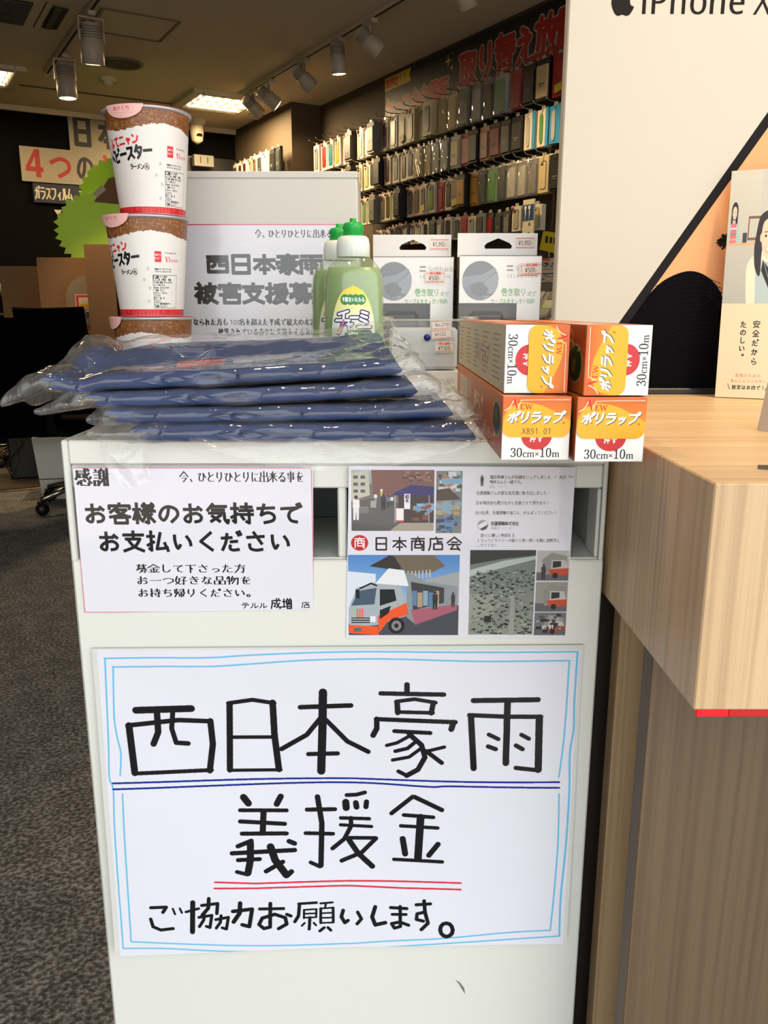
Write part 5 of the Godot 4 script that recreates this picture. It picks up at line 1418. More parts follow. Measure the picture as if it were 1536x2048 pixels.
func print_photo_notice() -> ImageTexture:
	var p := pad_mm(162, 131, 5.4, Color(0.83, 0.83, 0.865))
	# street with a relief tent
	p.rect(3, 4, 58.2, 44, Color(0.42, 0.41, 0.40))
	p.shade(3, 4, 58.2, 10, Color(0.60, 0.66, 0.72), Color(0.55, 0.57, 0.58))
	p.poly([Vector2(3, 6), Vector2(15, 4), Vector2(16, 22), Vector2(3, 26)], Color(0.72, 0.70, 0.64))
	for i in 6: p.rect(4.5 + (i % 2) * 5, 8 + (i / 2) * 5, 3.2, 2.2, Color(0.30, 0.32, 0.33))
	p.poly([Vector2(17, 4), Vector2(61.2, 4), Vector2(61.2, 21), Vector2(40, 20), Vector2(30, 24), Vector2(18, 22)], Color(0.44, 0.31, 0.29))
	scatter(p, 26, 38, 4.6, 22, 8, 1.2, 3.2, [Color(0.22, 0.20, 0.20), Color(0.55, 0.42, 0.38), Color(0.30, 0.24, 0.23)], 4)
	p.poly([Vector2(3, 27), Vector2(24, 23), Vector2(36, 28), Vector2(40, 48), Vector2(3, 48)], Color(0.33, 0.33, 0.34))
	p.poly([Vector2(40, 40), Vector2(61.2, 42), Vector2(61.2, 48), Vector2(30, 48)], Color(0.60, 0.57, 0.52))
	p.rect(36, 22, 25.2, 20, Color(0.20, 0.18, 0.19))
	p.poly([Vector2(32, 21), Vector2(45, 14.5), Vector2(61.2, 16), Vector2(61.2, 23), Vector2(33, 22.5)], Color(0.16, 0.16, 0.40))
	for x in [33.5, 57.5]: p.rect(x, 22, 0.5, 20, Color(0.75, 0.75, 0.78))
	p.rect(49, 28, 12, 5, Color(0.50, 0.66, 0.78)); scatter(p, 24, 45, 27, 16, 14, 1.5, 4, [Color(0.40, 0.55, 0.70), Color(0.62, 0.50, 0.38), Color(0.50, 0.26, 0.18)], 7)
	p.rect(40.2, 21, 4.2, 11, Color(0.88, 0.88, 0.90)); jp(p, "給水", 41, 21.6, 2.6, 2.8, 0.45, Color(0.3, 0.1, 0.3), 1, 3.0, true)
	p.rect(34.5, 31.5, 5.4, 9.5, Color(0.90, 0.88, 0.88)); p.rect(34.5, 40.2, 5.4, 1.2, Color(0.75, 0.3, 0.3))
	person(p, 6.3, 22, 18, Color(0.86, 0.86, 0.85), Color(0.85, 0.85, 0.86)); person(p, 25.6, 21, 12, Color(0.15, 0.16, 0.2), Color(0.12, 0.12, 0.15))
	person(p, 20, 20, 8, Color(0.85, 0.85, 0.83), Color(0.5, 0.52, 0.55)); person(p, 24.2, 16.5, 6, Color(0.85, 0.83, 0.8), Color(0.8, 0.75, 0.3)); person(p, 29, 22, 9, Color(0.3, 0.45, 0.6), Color(0.2, 0.2, 0.22)); person(p, 31.5, 22, 8, Color(0.8, 0.8, 0.8), Color(0.2, 0.25, 0.3))
	p.rect(9, 30, 6, 5, Color(0.45, 0.44, 0.43)); p.rect(16.5, 26, 4, 5, Color(0.6, 0.6, 0.58))
	# stacked supplies
	p.rect(62.6, 4.6, 18.2, 45, Color(0.42, 0.46, 0.46))
	scatter(p, 46, 62.6, 4.6, 18.2, 16, 2, 6, [Color(0.56, 0.66, 0.70), Color(0.30, 0.27, 0.25), Color(0.62, 0.44, 0.36), Color(0.75, 0.78, 0.80)], 11)
	p.rect(66, 10, 14.8, 4, Color(0.45, 0.62, 0.72)); p.poly([Vector2(63, 18), Vector2(72, 17), Vector2(80, 25), Vector2(63, 26)], Color(0.26, 0.22, 0.2))
	scatter(p, 34, 62.6, 26, 18.2, 11, 3, 6, [Color(0.66, 0.58, 0.42), Color(0.55, 0.50, 0.38), Color(0.48, 0.60, 0.68)], 12)
	scatter(p, 60, 62.6, 36, 18.2, 13.5, 2, 5, [Color(0.26, 0.40, 0.56), Color(0.35, 0.50, 0.64), Color(0.48, 0.46, 0.42), Color(0.18, 0.24, 0.32)], 13)
	# association name with its round red seal
	p.ell(Vector2(8.6, 56.8), 6.1, 5.8, Color(0.70, 0.17, 0.18)); jp(p, "商", 4.8, 52.8, 7.6, 7.8, 0.75, Color(0.95, 0.92, 0.92), 0)
	jp(p, "日本商店会", 19.0, 52.6, 10.0, 9.8, 1.15, Color(0.16, 0.11, 0.11), 0, 13.0)
	# lorry under a raised wing roof
	p.shade(0.2, 65.7, 80, 61.2, Color(0.30, 0.50, 0.74), Color(0.74, 0.80, 0.86))
	p.poly([Vector2(0.2, 78), Vector2(20, 80), Vector2(20, 104), Vector2(0.2, 106)], Color(0.80, 0.84, 0.88))
	p.poly([Vector2(50, 86), Vector2(80.2, 78), Vector2(80.2, 112), Vector2(48, 108)], Color(0.60, 0.62, 0.63))
	p.poly([Vector2(0.2, 118), Vector2(48, 108), Vector2(80.2, 104), Vector2(80.2, 126.9), Vector2(0.2, 126.9)], Color(0.27, 0.28, 0.31))
	p.poly([Vector2(15.5, 74.2), Vector2(30, 66), Vector2(70.8, 74.2), Vector2(60, 73.6), Vector2(34, 77)], Color(0.20, 0.19, 0.18))
	p.poly([Vector2(33, 66), Vector2(62, 66), Vector2(70, 74), Vector2(60, 79), Vector2(41, 80)], Color(0.42, 0.38, 0.32))
	for i in 7: p.rect(43 + 2.6 * i, 78 - 0.2 * i, 0.9, 6, Color(0.75, 0.72, 0.66))
	lorry(p, 0.6, 70, 80, 57)
	person(p, 63, 93, 14, Color(0.2, 0.2, 0.22), Color(0.15, 0.15, 0.17)); person(p, 76, 94, 11, Color(0.25, 0.25, 0.26), Color(0.2, 0.2, 0.2))
	# the post beside them
	p.ell(Vector2(94.5, 11), 4, 4, Color(0.80, 0.82, 0.84)); person(p, 94.6, 7.6, 8, Color(0.12, 0.13, 0.16), Color(0.12, 0.13, 0.16))
	var g := Color(0.30, 0.31, 0.33)
	var soft := Color(0.58, 0.58, 0.61)
	jp(p, "増田恭章さんが投稿をシェアしました ー 丸川", 100, 7.8, 2.3, 2.6, 0.3, g, 1, 2.52); jp(p, "・・・", 154.6, 7.6, 1.4, 2.4, 0.7, g, 0, 1.4)
	jp(p, "靖彦さんと一緒です。", 100, 11.4, 2.2, 2.4, 0.3, g, 1, 2.38)
	jp(p, "昨日 18:11・", 99.8, 14.9, 1.9, 2.0, 0.22, soft, 1, 2.1)
	jp(p, "名備運輸さんが被災地支援に動き出しました！", 90.8, 19.1, 2.3, 2.7, 0.25, g, 1, 2.48)
	jp(p, "日本商店会も微力ながら支援させて頂きます！", 90.6, 26.3, 2.3, 2.6, 0.25, g, 1, 2.48)
	jp(p, "丸川社長、名備運輸の皆さん、がんばってください！", 90.3, 33.4, 2.25, 2.6, 0.25, g, 1, 2.44)
	p.ell(Vector2(96, 43.8), 3.9, 3.9, Color(0.56, 0.57, 0.58)); p.poly([Vector2(92.4, 44), Vector2(98, 40.6), Vector2(99.6, 43), Vector2(94, 47)], Color(0.85, 0.85, 0.86)); p.poly([Vector2(94, 46.6), Vector2(99.6, 43.4), Vector2(98.4, 46.4), Vector2(95.6, 47.5)], Color(0.22, 0.22, 0.22))
	jp(p, "名備運輸株式会社", 101.6, 41.2, 2.3, 2.7, 0.36, Color(0.16, 0.17, 0.18), 1, 2.5)
	jp(p, "月曜日 17:45・", 101.6, 44.9, 2.0, 2.2, 0.22, soft, 1, 2.2)
	jp(p, "「ひとに優しい物流を」".replace("「", "").replace("」", ""), 95.6, 50, 2.1, 2.5, 0.26, g, 1, 2.3)
	for e in [[94.9, 1], [117.4, -1]]: p.frame(e[0], 50, 0.9, 2.6, 0.3, g)
	jp(p, "トラックドライバーの誇りと熱い想いを胸に倉敷市に", 92.2, 53.7, 2.2, 2.6, 0.26, g, 1, 2.47)
	jp(p, "続きを読む", 94.8, 57.3, 2.1, 2.2, 0.22, soft, 1, 2.4); p.rect(92.3, 59.2, 1.8, 0.3, soft)
	# flooded town from the air
	p.shade(87.6, 62.1, 47, 64.9, Color(0.40, 0.44, 0.43), Color(0.52, 0.54, 0.50))
	p.poly([Vector2(87.6, 62.1), Vector2(134.6, 62.1), Vector2(134.6, 66), Vector2(112, 68.5), Vector2(87.6, 73)], Color(0.20, 0.22, 0.21))
	p.poly([Vector2(87.6, 77), Vector2(112, 70), Vector2(134.6, 66.5), Vector2(134.6, 69), Vector2(116, 74), Vector2(87.6, 82)], Color(0.66, 0.70, 0.68))
	scatter(p, 420, 87.6, 77, 47, 49.5, 0.8, 2.6, [Color(0.16, 0.18, 0.18), Color(0.24, 0.26, 0.26), Color(0.33, 0.35, 0.34), Color(0.62, 0.62, 0.58), Color(0.11, 0.12, 0.12)], 21, 0.5)
	p.poly([Vector2(87.6, 95), Vector2(104, 96), Vector2(112, 102), Vector2(104, 112), Vector2(87.6, 118)], Color(0.55, 0.57, 0.53))
	p.poly([Vector2(118, 96), Vector2(120.5, 96), Vector2(121, 126.9), Vector2(117, 126.9)], Color(0.57, 0.58, 0.55))
	scatter(p, 40, 89, 96, 22, 20, 1.2, 3.2, [Color(0.20, 0.21, 0.21), Color(0.30, 0.31, 0.30), Color(0.45, 0.45, 0.43)], 22, 0.55); p.rect(99, 112, 5, 5, Color(0.15, 0.15, 0.15))
	# three small pictures
	for i in 3:
		var y: float = [62.5, 86.0, 109.4][i]
		var h: float = [22.6, 22.8, 17.6][i]
		p.rect(135.6, y, 23, h, [Color(0.66, 0.66, 0.64), Color(0.55, 0.54, 0.52), Color(0.40, 0.41, 0.42)][i])
		p.rect(135.6, y + h * 0.72, 23, h * 0.28, Color(0.36, 0.36, 0.37))
		p.poly([Vector2(139 + i * 2, y + 7), Vector2(146, y + 1.5), Vector2(157, y + 4), Vector2(157, y + h * 0.75), Vector2(142, y + h * 0.8)], Color(0.52, 0.52, 0.50))
		p.poly([Vector2(146, y + 7), Vector2(156, y + 7), Vector2(158.4, y + h * 0.65), Vector2(146, y + h * 0.7)], Color(0.70, 0.70, 0.69)); p.poly([Vector2(147, y + 8), Vector2(153, y + 8), Vector2(153, y + 12), Vector2(147, y + 13)], Color(0.15, 0.17, 0.18))
		p.poly([Vector2(144, y + h * 0.62), Vector2(158.6, y + h * 0.58), Vector2(158.6, y + h * 0.8), Vector2(146, y + h * 0.85)], Color(0.72, 0.28, 0.18)); p.ell(Vector2(149, y + h * 0.83), 2, 2.2, Color(0.12, 0.12, 0.12), 16)
		if i == 0: person(p, 140.6, y + 10, 12, Color(0.2, 0.2, 0.22), Color(0.2, 0.2, 0.22))
		if i == 2: scatter(p, 24, 136, y, 22, h - 1, 1.5, 4, [Color(0.15, 0.16, 0.17), Color(0.6, 0.6, 0.58), Color(0.3, 0.31, 0.31)], 5); jp(p, "他3件", 141.6, y + 9.6, 3.0, 3.2, 0.32, Color(0.95, 0.95, 0.95), 1, 3.3)
	return p.done()

func noodles(p: Pad, w: float, y0: float, y1: float, sd: int) -> void:
	p.rect(0, y0, w, y1 - y0, Color(0.47, 0.29, 0.15))
	var r := RandomNumberGenerator.new()
	r.seed = sd
	var cols := [Color(0.58, 0.38, 0.20), Color(0.66, 0.46, 0.26), Color(0.52, 0.32, 0.16), Color(0.40, 0.23, 0.11), Color(0.73, 0.54, 0.33), Color(0.55, 0.34, 0.17)]
	# toasted lumps, then fine strands over them
	for i in int(w * 1.2): p.ell(Vector2(r.randf() * w, r.randf_range(y0, y1)), r.randf_range(0.8, 2.4), r.randf_range(0.6, 1.6), cols[[2, 5, 3, 0][r.randi() % 4]], 10)
	for i in int(w * 7.0):
		var c := Vector2(r.randf() * w, r.randf_range(y0, y1))
		var a := r.randf() * TAU
		var l := r.randf_range(0.5, 1.5)
		var q := PackedVector2Array()
		for k in 3: q.append(c + Vector2(cos(a + k * 0.7), sin(a + k * 0.7)) * l)
		p.path(q, r.randf_range(0.22, 0.5), cols[r.randi() % 6], 0)

func star(c: Vector2, r: float, turn: float, inner := 0.45, n := 5) -> PackedVector2Array:
	var q := PackedVector2Array()
	for i in n * 2:
		var a := turn + PI * i / n
		q.append(c + Vector2(sin(a), -cos(a)) * (r if i % 2 == 0 else r * inner))
	return q

# the wrapper of a snack cup, laid flat: 236 mm round and 82 mm high; the drawn animal of the real print is left off
func print_cup() -> ImageTexture:
	var p := pad_mm(236, 82, 5.2, Color(0.86, 0.845, 0.82))
	noodles(p, 236, 0, 17, 3)
	var r := RandomNumberGenerator.new()
	r.seed = 9
	var x := 0.0
	while x < 236:
		var w := r.randf_range(2.4, 4.6)
		var drop := 13.2 + 2.6 * sin(x * 0.07) + r.randf() * 1.2
		p.ell(Vector2(x, drop + 5.4), w * 0.62, 4.6, Color(0.86, 0.845, 0.82), 14)
		p.ell(Vector2(x, drop + 1.2), w * 0.6, 1.5, Color(0.86, 0.845, 0.82), 12)
		x += w * 0.8
	p.rect(0, 20, 236, 62, Color(0.86, 0.845, 0.82))
	p.rect(0, 76, 236, 6, Color(0.76, 0.10, 0.14))
	for k in 3: type(p, "FUTEN  *  BABY STAR  *", 8 + k * 78, 81.2, 6.2, Color(0.85, 0.25, 0.27), 1, 1.05)
	for side in [0.0, 118.0]:
		var o: float = side + 32.0   # the middle of this side's title
		p.xf = Transform2D(-0.10, Vector2(5.2, 5.2), 0, Vector2.ZERO)
		var base := Vector2(o - 22, 0)
		var f := p.xf
		p.xf = f.translated_local(Vector2(0, (o - 20) * 0.10))
		jp(p, "ふてニャン", base.x - 6, 21.6, 6.6, 7.6, 1.6, Color(0.82, 0.14, 0.18), 1, 7.3)
		jp(p, "ベビースター", base.x - 11, 30.4, 8.3, 10.6, 2.2, K, 1, 8.7)
		p.xf = Transform2D(0, Vector2(5.2, 5.2), 0, Vector2.ZERO)
		jp(p, "ラーメン", o - 1, 42.6, 3.5, 4.0, 0.8, K, 1, 3.7)
		p.ell(Vector2(o + 16.4, 44.6), 2.7, 2.7, K); p.ell(Vector2(o + 16.4, 44.6), 2.35, 2.35, Color(0.86, 0.845, 0.82)); jp(p, "丸", o + 14.8, 43.0, 3.2, 3.2, 0.5, K, 1)
		for s in [[30, 42, 0.2], [25.6, 51, 0.5], [31, 58, 0.1], [29, 69, 0.4]]: p.poly(star(Vector2(o + s[0], s[1]), 2.3, s[2]), Color(0.72, 0.71, 0.70))
		# maker's red square and the list of contents
		p.rect(o + 37.5, 27.5, 6.6, 8.8, Color(0.80, 0.10, 0.16)); jp(p, "おやつ", o + 38.2, 29.4, 1.6, 1.9, 0.3, Color.WHITE, 1, 1.8); jp(p, "カンパニー", o + 37.9, 32.4, 1.15, 1.7, 0.25, Color.WHITE, 1, 1.2)
		jp(p, "ヤフーのモバイル", o + 48, 28, 1.5, 1.6, 0.22, K, 1, 1.7); type(p, "Y!", o + 48, 36, 5.6, Color(0.78, 0.12, 0.2), 3); type(p, "mobile", o + 53.2, 36, 3.6, Color(0.78, 0.12, 0.2), 0)
		jp(p, "本商品はベビースターラーメンの", o + 36.5, 41.5, 1.15, 1.3, 0.2, K, 1, 1.25); jp(p, "ワイモバイル限定パッケージです", o + 36.5, 43.6, 1.15, 1.3, 0.2, K, 1, 1.25)
		p.frame(o + 34.5, 47, 28, 28, 0.3, K)
		var rows := ["名称 スナック菓子", "原材料名 小麦粉 植物油", "でん粉 食塩 チキンエキス", "ミート味エキス", "水あめ エキスパウダー", "調味料 アミノ酸等", "ビタミン クチナシ", "パプリカ色素", "内容量 保存方法", "ください。", "製造者 株式会社おやつ", "三重県 カンパニー"]
		for i in rows.size():
			if i in [0, 1, 8, 10]: p.rect(o + 34.9, 47.6 + i * 2.25, 5.4, 2.1, K)
			jp(p, rows[i], o + 35.2, 47.8 + i * 2.25, 1.6, 1.75, 0.26, K, 1, 1.75)
			if i in [0, 1, 8, 10]:
				p.rect(o + 34.9, 47.6 + i * 2.25, 5.4, 2.1, K); jp(p, rows[i].substr(0, 3 if i != 0 else 2), o + 35.2, 47.8 + i * 2.25, 1.5, 1.75, 0.26, Color.WHITE, 1, 1.7)
	return p.done()

func print_wrap_end() -> ImageTexture:
	var p := pad_mm(41, 39, 9.0, Color(0.92, 0.91, 0.89))
	p.ell(Vector2(21, 24.2), 9.3, 8.5, Color(0.76, 0.11, 0.13))
	p.frame(0.1, 0.1, 40.8, 38.8, 0.25, Color(0.80, 0.78, 0.75))
	jp(p, "押す", 17.0, 24.5, 3.5, 3.4, 0.5, Color(0.95, 0.90, 0.88), 1, 4.4)
	for o in [0.0, 0.14]:
		var w: float = 5.2 + o
		for t in [["30", 7.8, 0.86], ["cm×", 5.4, 0.95], ["10", 7.8, 0.86], ["m", 5.4, 0.95]]: w += type(p, t[0], w, 37.3, t[1], K, 2, t[2])
	return p.done()

func print_wrap_flap(stamped: bool) -> ImageTexture:
	var p := pad_mm(40, 23.6, 9.0, Color(0.86, 0.50, 0.14))
	p.shade(0, 0, 40, 23.6, Color(0.76, 0.36, 0.10), Color(0.84, 0.60, 0.12))
	p.poly(Array(smooth(PackedVector2Array([Vector2(0, 23.6), Vector2(1, 12), Vector2(7, 4), Vector2(22, 5), Vector2(40, 14)]), 8)) + [Vector2(40, 23.6)], Color(0.86, 0.63, 0.12))
	p.poly([Vector2(0, 0), Vector2(40, 0), Vector2(40, 3.4), Vector2(12, 2.6), Vector2(3, 6.5), Vector2(0, 11)], Color(0.76, 0.36, 0.12))
	p.path(smooth(PackedVector2Array([Vector2(1, 8), Vector2(4, 6), Vector2(6.4, 1.6)])), 0.5, Color(0.95, 0.85, 0.75), 0)
	p.path(PackedVector2Array([Vector2(6.4, 1.6), Vector2(8.4, 7.2)]), 1.0, RED, 0); p.path(smooth(PackedVector2Array([Vector2(8.4, 7.2), Vector2(10.4, 3.0), Vector2(13, 2.0), Vector2(39, 1.8)])), 0.35, Color(0.95, 0.85, 0.75), 0)
	type(p, "EW", 9.8, 7.4, 4.4, Color(0.78, 0.16, 0.12), 3)
	p.xf = Transform2D(Vector2(9, 0), Vector2(-2.2, 9), Vector2(22, 0))
	for o in [[0.45, 0.4, Color(0.22, 0.20, 0.18)], [0.0, 0.0, Color(0.97, 0.96, 0.92)]]:
		jp(p, "ポリラップ", 3.6 + o[0], 8.6 + o[1], 6.4, 6.4, 1.2, o[2], 1, 6.6)
	p.xf = Transform2D(0, Vector2(9, 9), 0, Vector2.ZERO)
	p.ell(Vector2(36, 15.2), 0.7, 0.7, Color(0.70, 0.40, 0.10), 12)
	if stamped: type(p, "X851 01", 11.5, 21.6, 4.6, Color(0.26, 0.18, 0.08), 4, 0.92)
	return p.done()

func print_wrap_side(plain: bool) -> ImageTexture:
	var p := pad_mm(310, 40, 2.2, Color(0.80, 0.76, 0.64) if plain else Color(0.76, 0.36, 0.14))
	if plain:
		for c in 5: for i in 9: p.rect(12 + c * 60, 6 + i * 3.4, 40 - (i * 7 + c * 5) % 15, 0.9, Color(0.50, 0.48, 0.44))
		for c in 4: p.rect(58 + c * 60, 0, 3, 40, Color(0.82, 0.72, 0.44))
		jp(p, "ポリラップ", 150, 14, 16, 14, 2.2, Color(0.62, 0.45, 0.42), 1)
	else:
		p.shade(0, 0, 310, 40, Color(0.82, 0.46, 0.18), Color(0.64, 0.24, 0.11))
		p.rect(30, 7, 34, 18, Color(0.82, 0.78, 0.70)); p.rect(70, 7, 28, 18, Color(0.80, 0.77, 0.70)); p.rect(108, 5, 18, 16, Color(0.78, 0.55, 0.50))
		for i in 6: p.rect(33, 9 + i * 2.5, 28, 0.8, Color(0.4, 0.38, 0.36)); p.rect(73, 9 + i * 2.5, 22, 0.8, Color(0.4, 0.38, 0.36))
		p.ell(Vector2(284, 17), 19, 12, Color(0.70, 0.62, 0.42)); p.ell(Vector2(284, 17), 17.4, 10.6, Color(0.10, 0.22, 0.10)); p.rect(276, 11, 10, 9, Color(0.45, 0.34, 0.12)); scatter(p, 30, 268, 24, 32, 4, 1, 2, [Color(0.7, 0.75, 0.6), Color(0.2, 0.4, 0.18)], 3)
		jp(p, "ポリラップ", 215, 28, 12, 9, 1.6, Color(0.88, 0.70, 0.55), 1); jp(p, "ポリラップ", 150, 10, 11, 18, 2.4, Color(0.93, 0.82, 0.66), 1); scatter(p, 60, 100, 26, 100, 12, 3, 7, [Color(0.70, 0.50, 0.12), Color(0.55, 0.42, 0.14), Color(0.76, 0.32, 0.18)], 8)
	return p.done()

func print_bottle() -> ImageTexture:
	var p := pad_mm(38, 98, 8.0, Color(0.86, 0.89, 0.82))
	p.shade(0, 0, 38, 16, Color(0.90, 0.80, 0.16), Color(0.89, 0.88, 0.58)); p.shade(0, 16, 38, 14, Color(0.89, 0.88, 0.58), Color(0.86, 0.89, 0.82))
	for i in 4: p.ell(Vector2(12.2 + i * 4.6, 11.6), 3.8, 4.4, Color(0.16, 0.50, 0.25))
	jp(p, "手肌をいたわる", 9.8, 9.6, 2.45, 3.8, 0.5, Color(0.95, 0.97, 0.93), 1, 2.75)
	p.xf = Transform2D(Vector2(8, 0), Vector2(-1.0, 8), Vector2(34, 0))
	for o in [[3.9, Color(0.10, 0.07, 0.32)], [2.0, Color(0.92, 0.91, 0.94)]]:
		jp(p, "チ", 3.2, 19.5, 12.5, 20, o[0], o[1], 0); jp(p, "ー", 15.5, 23.5, 7, 5.5, o[0], o[1], 0); jp(p, "ミ", 23, 20.5, 8.5, 10, o[0], o[1], 0); jp(p, "ャ", 11, 26, 9, 10.5, o[0] * 0.8, o[1], 0); jp(p, "ー", 22.5, 31, 11.5, 6, o[0], o[1], 0)
	jp(p, "ノ", 4.4, 28, 7, 12, 2.0, Color(0.80, 0.38, 0.66), 0)
	p.rrect(12.5, 36.5, 23, 9.4, 3, Color(0.10, 0.07, 0.32)); p.rrect(13.6, 37.5, 20.8, 7.4, 2.2, Color(0.12, 0.50, 0.32))
	jp(p, "グリーン", 15.2, 38.4, 4.2, 5.6, 1.0, Color(0.93, 0.96, 0.9), 1, 4.6)
	p.xf = Transform2D(0, Vector2(8, 8), 0, Vector2.ZERO)
	for i in 6: p.rect(7, 56 + i * 4.0, 24 - i * 2, 1.0, Color(0.30, 0.45, 0.32))
	return p.done()

func print_cable_card(left: bool) -> ImageTexture:
	var p := pad_mm(84, 106, 5.0, Color(0.80, 0.79, 0.775))
	p.xf = Transform2D(0, Vector2(5, 5), 0, Vector2(0, -21))
	var g := Color(0.30, 0.30, 0.30)
	for i in 2: p.rect(48.5, 13 + i * 4.0, 6.5, 1.8, g)
	type(p, "Softbank".substr(0, 8), 57.5, 18.6, 7, Color(0.36, 0.36, 0.36), 0, 0.95); type(p, "S E L E C T I O N", 48.5, 25.2, 4.6, Color(0.32, 0.31, 0.30), 0, 0.98)
	var green := Color(0.26, 0.52, 0.14)
	jp(p, "巻き取り", 43.5, 36, 6.2, 7.4, 1.0, green, 1, 6.6); jp(p, "式で", 70.5, 39, 4.4, 4.6, 0.6, green, 1, 4.7)
	jp(p, "ケーブルをすっきり収納", 33, 46.4, 3.9, 4.6, 0.62, green, 1, 4.1)
	p.ell(Vector2(21.5, 28.4), 18.6, 19.6, Color(0.24, 0.27, 0.31), 48)
	p.multi([clip_disc(Vector2(21.5, 28.4), 18.6, 19.6, 0.0, 0.42)], Color(0.12, 0.14, 0.16))
	p.poly([Vector2(3, 25), Vector2(24, 22), Vector2(36, 15), Vector2(38.5, 18), Vector2(26, 29), Vector2(3.4, 35)], Color(0.34, 0.38, 0.42))
	p.poly([Vector2(26, 30), Vector2(39, 19), Vector2(40.5, 26), Vector2(38, 37), Vector2(28, 46), Vector2(24, 44)], Color(0.38, 0.41, 0.44))
	p.poly([Vector2(12, 32), Vector2(22, 29), Vector2(30, 36), Vector2(28, 43), Vector2(19, 44), Vector2(13, 41)], Color(0.06, 0.065, 0.075)); p.poly([Vector2(28, 40), Vector2(34, 42), Vector2(33, 44), Vector2(28, 43)], Color(0.15, 0.15, 0.16))
	return p.done()

func clip_disc(c: Vector2, rx: float, ry: float, from: float, to: float) -> PackedVector2Array:
	var q := PackedVector2Array()
	for i in 25:
		var y := lerpf(-1.0 + 2.0 * from, -1.0 + 2.0 * to, i / 24.0)
		q.append(c + Vector2(-sqrt(maxf(0, 1 - y * y)) * rx, y * ry))
	for i in 25:
		var y := lerpf(-1.0 + 2.0 * to, -1.0 + 2.0 * from, i / 24.0)
		q.append(c + Vector2(sqrt(maxf(0, 1 - y * y)) * rx, y * ry))
	return q

func print_price(price: String, taxed: bool) -> ImageTexture:
	var p := pad_mm(20, 11, 9.0, Color(0.84, 0.815, 0.79))
	if taxed:
		jp(p, "税込価格", 4.6, 0.6, 2.6, 2.6, 0.4, Color(0.78, 0.2, 0.2), 1, 2.9); p.rect(1.4, 1.7, 2.4, 0.5, RED); p.rect(16.8, 1.7, 2.4, 0.5, RED)
		type(p, price, 3.4, 8.8, 6.4, K, 0, 0.74)
	else:
		p.rect(0.8, 0.9, 18.4, 0.55, RED)
		type(p, price, 3.0, 7.6, 6.0, K, 0, 0.72)
	p.rect(0.8, 9.8, 18.4, 0.55, RED)
	return p.done()

func print_banner() -> ImageTexture:
	var p := pad_mm(217, 27, 6.6, Color(0.055, 0.05, 0.045))   # centimetres
	p.xf = Transform2D(0, Vector2(6.6, 6.6), 0, Vector2.ZERO)
	p.poly([Vector2(0, 0.4), Vector2(31.6, 0.4), Vector2(29.6, 4), Vector2(31.6, 8), Vector2(0, 8)], Color(0.76, 0.68, 0.15))
	jp(p, "業界初！！", 1, 1.4, 4.9, 5.6, 0.9, Color(0.72, 0.22, 0.10), 1, 5.2)
	for o in [[3.3, Color(0.70, 0.64, 0.56)], [2.2, Color(0.66, 0.10, 0.10)]]:
		jp(p, "ケース永久保証", 1.2, 14.2, 9.0, 10.0, o[0], o[1], 0, 10.3)
	for o in [[4.6, Color(0.66, 0.60, 0.55)], [3.2, Color(0.60, 0.085, 0.09)]]:
		jp(p, "取り替え放題", 84, 5.6, 15.4, 18.6, o[0], o[1], 0, 16.3)
		jp(p, "取り替え放題", 84, 5.6, 15.4, 18.6, o[0], o[1], 0, 16.3)
	for s in [[71.9, 6.2, 4.0], [75.6, 10.5, 2.2], [76.4, 3.2, 1.2]]: p.poly(star(Vector2(s[0], s[1]), s[2], 0, 0.22, 4), Color(0.80, 0.70, 0.30))
	return p.done()

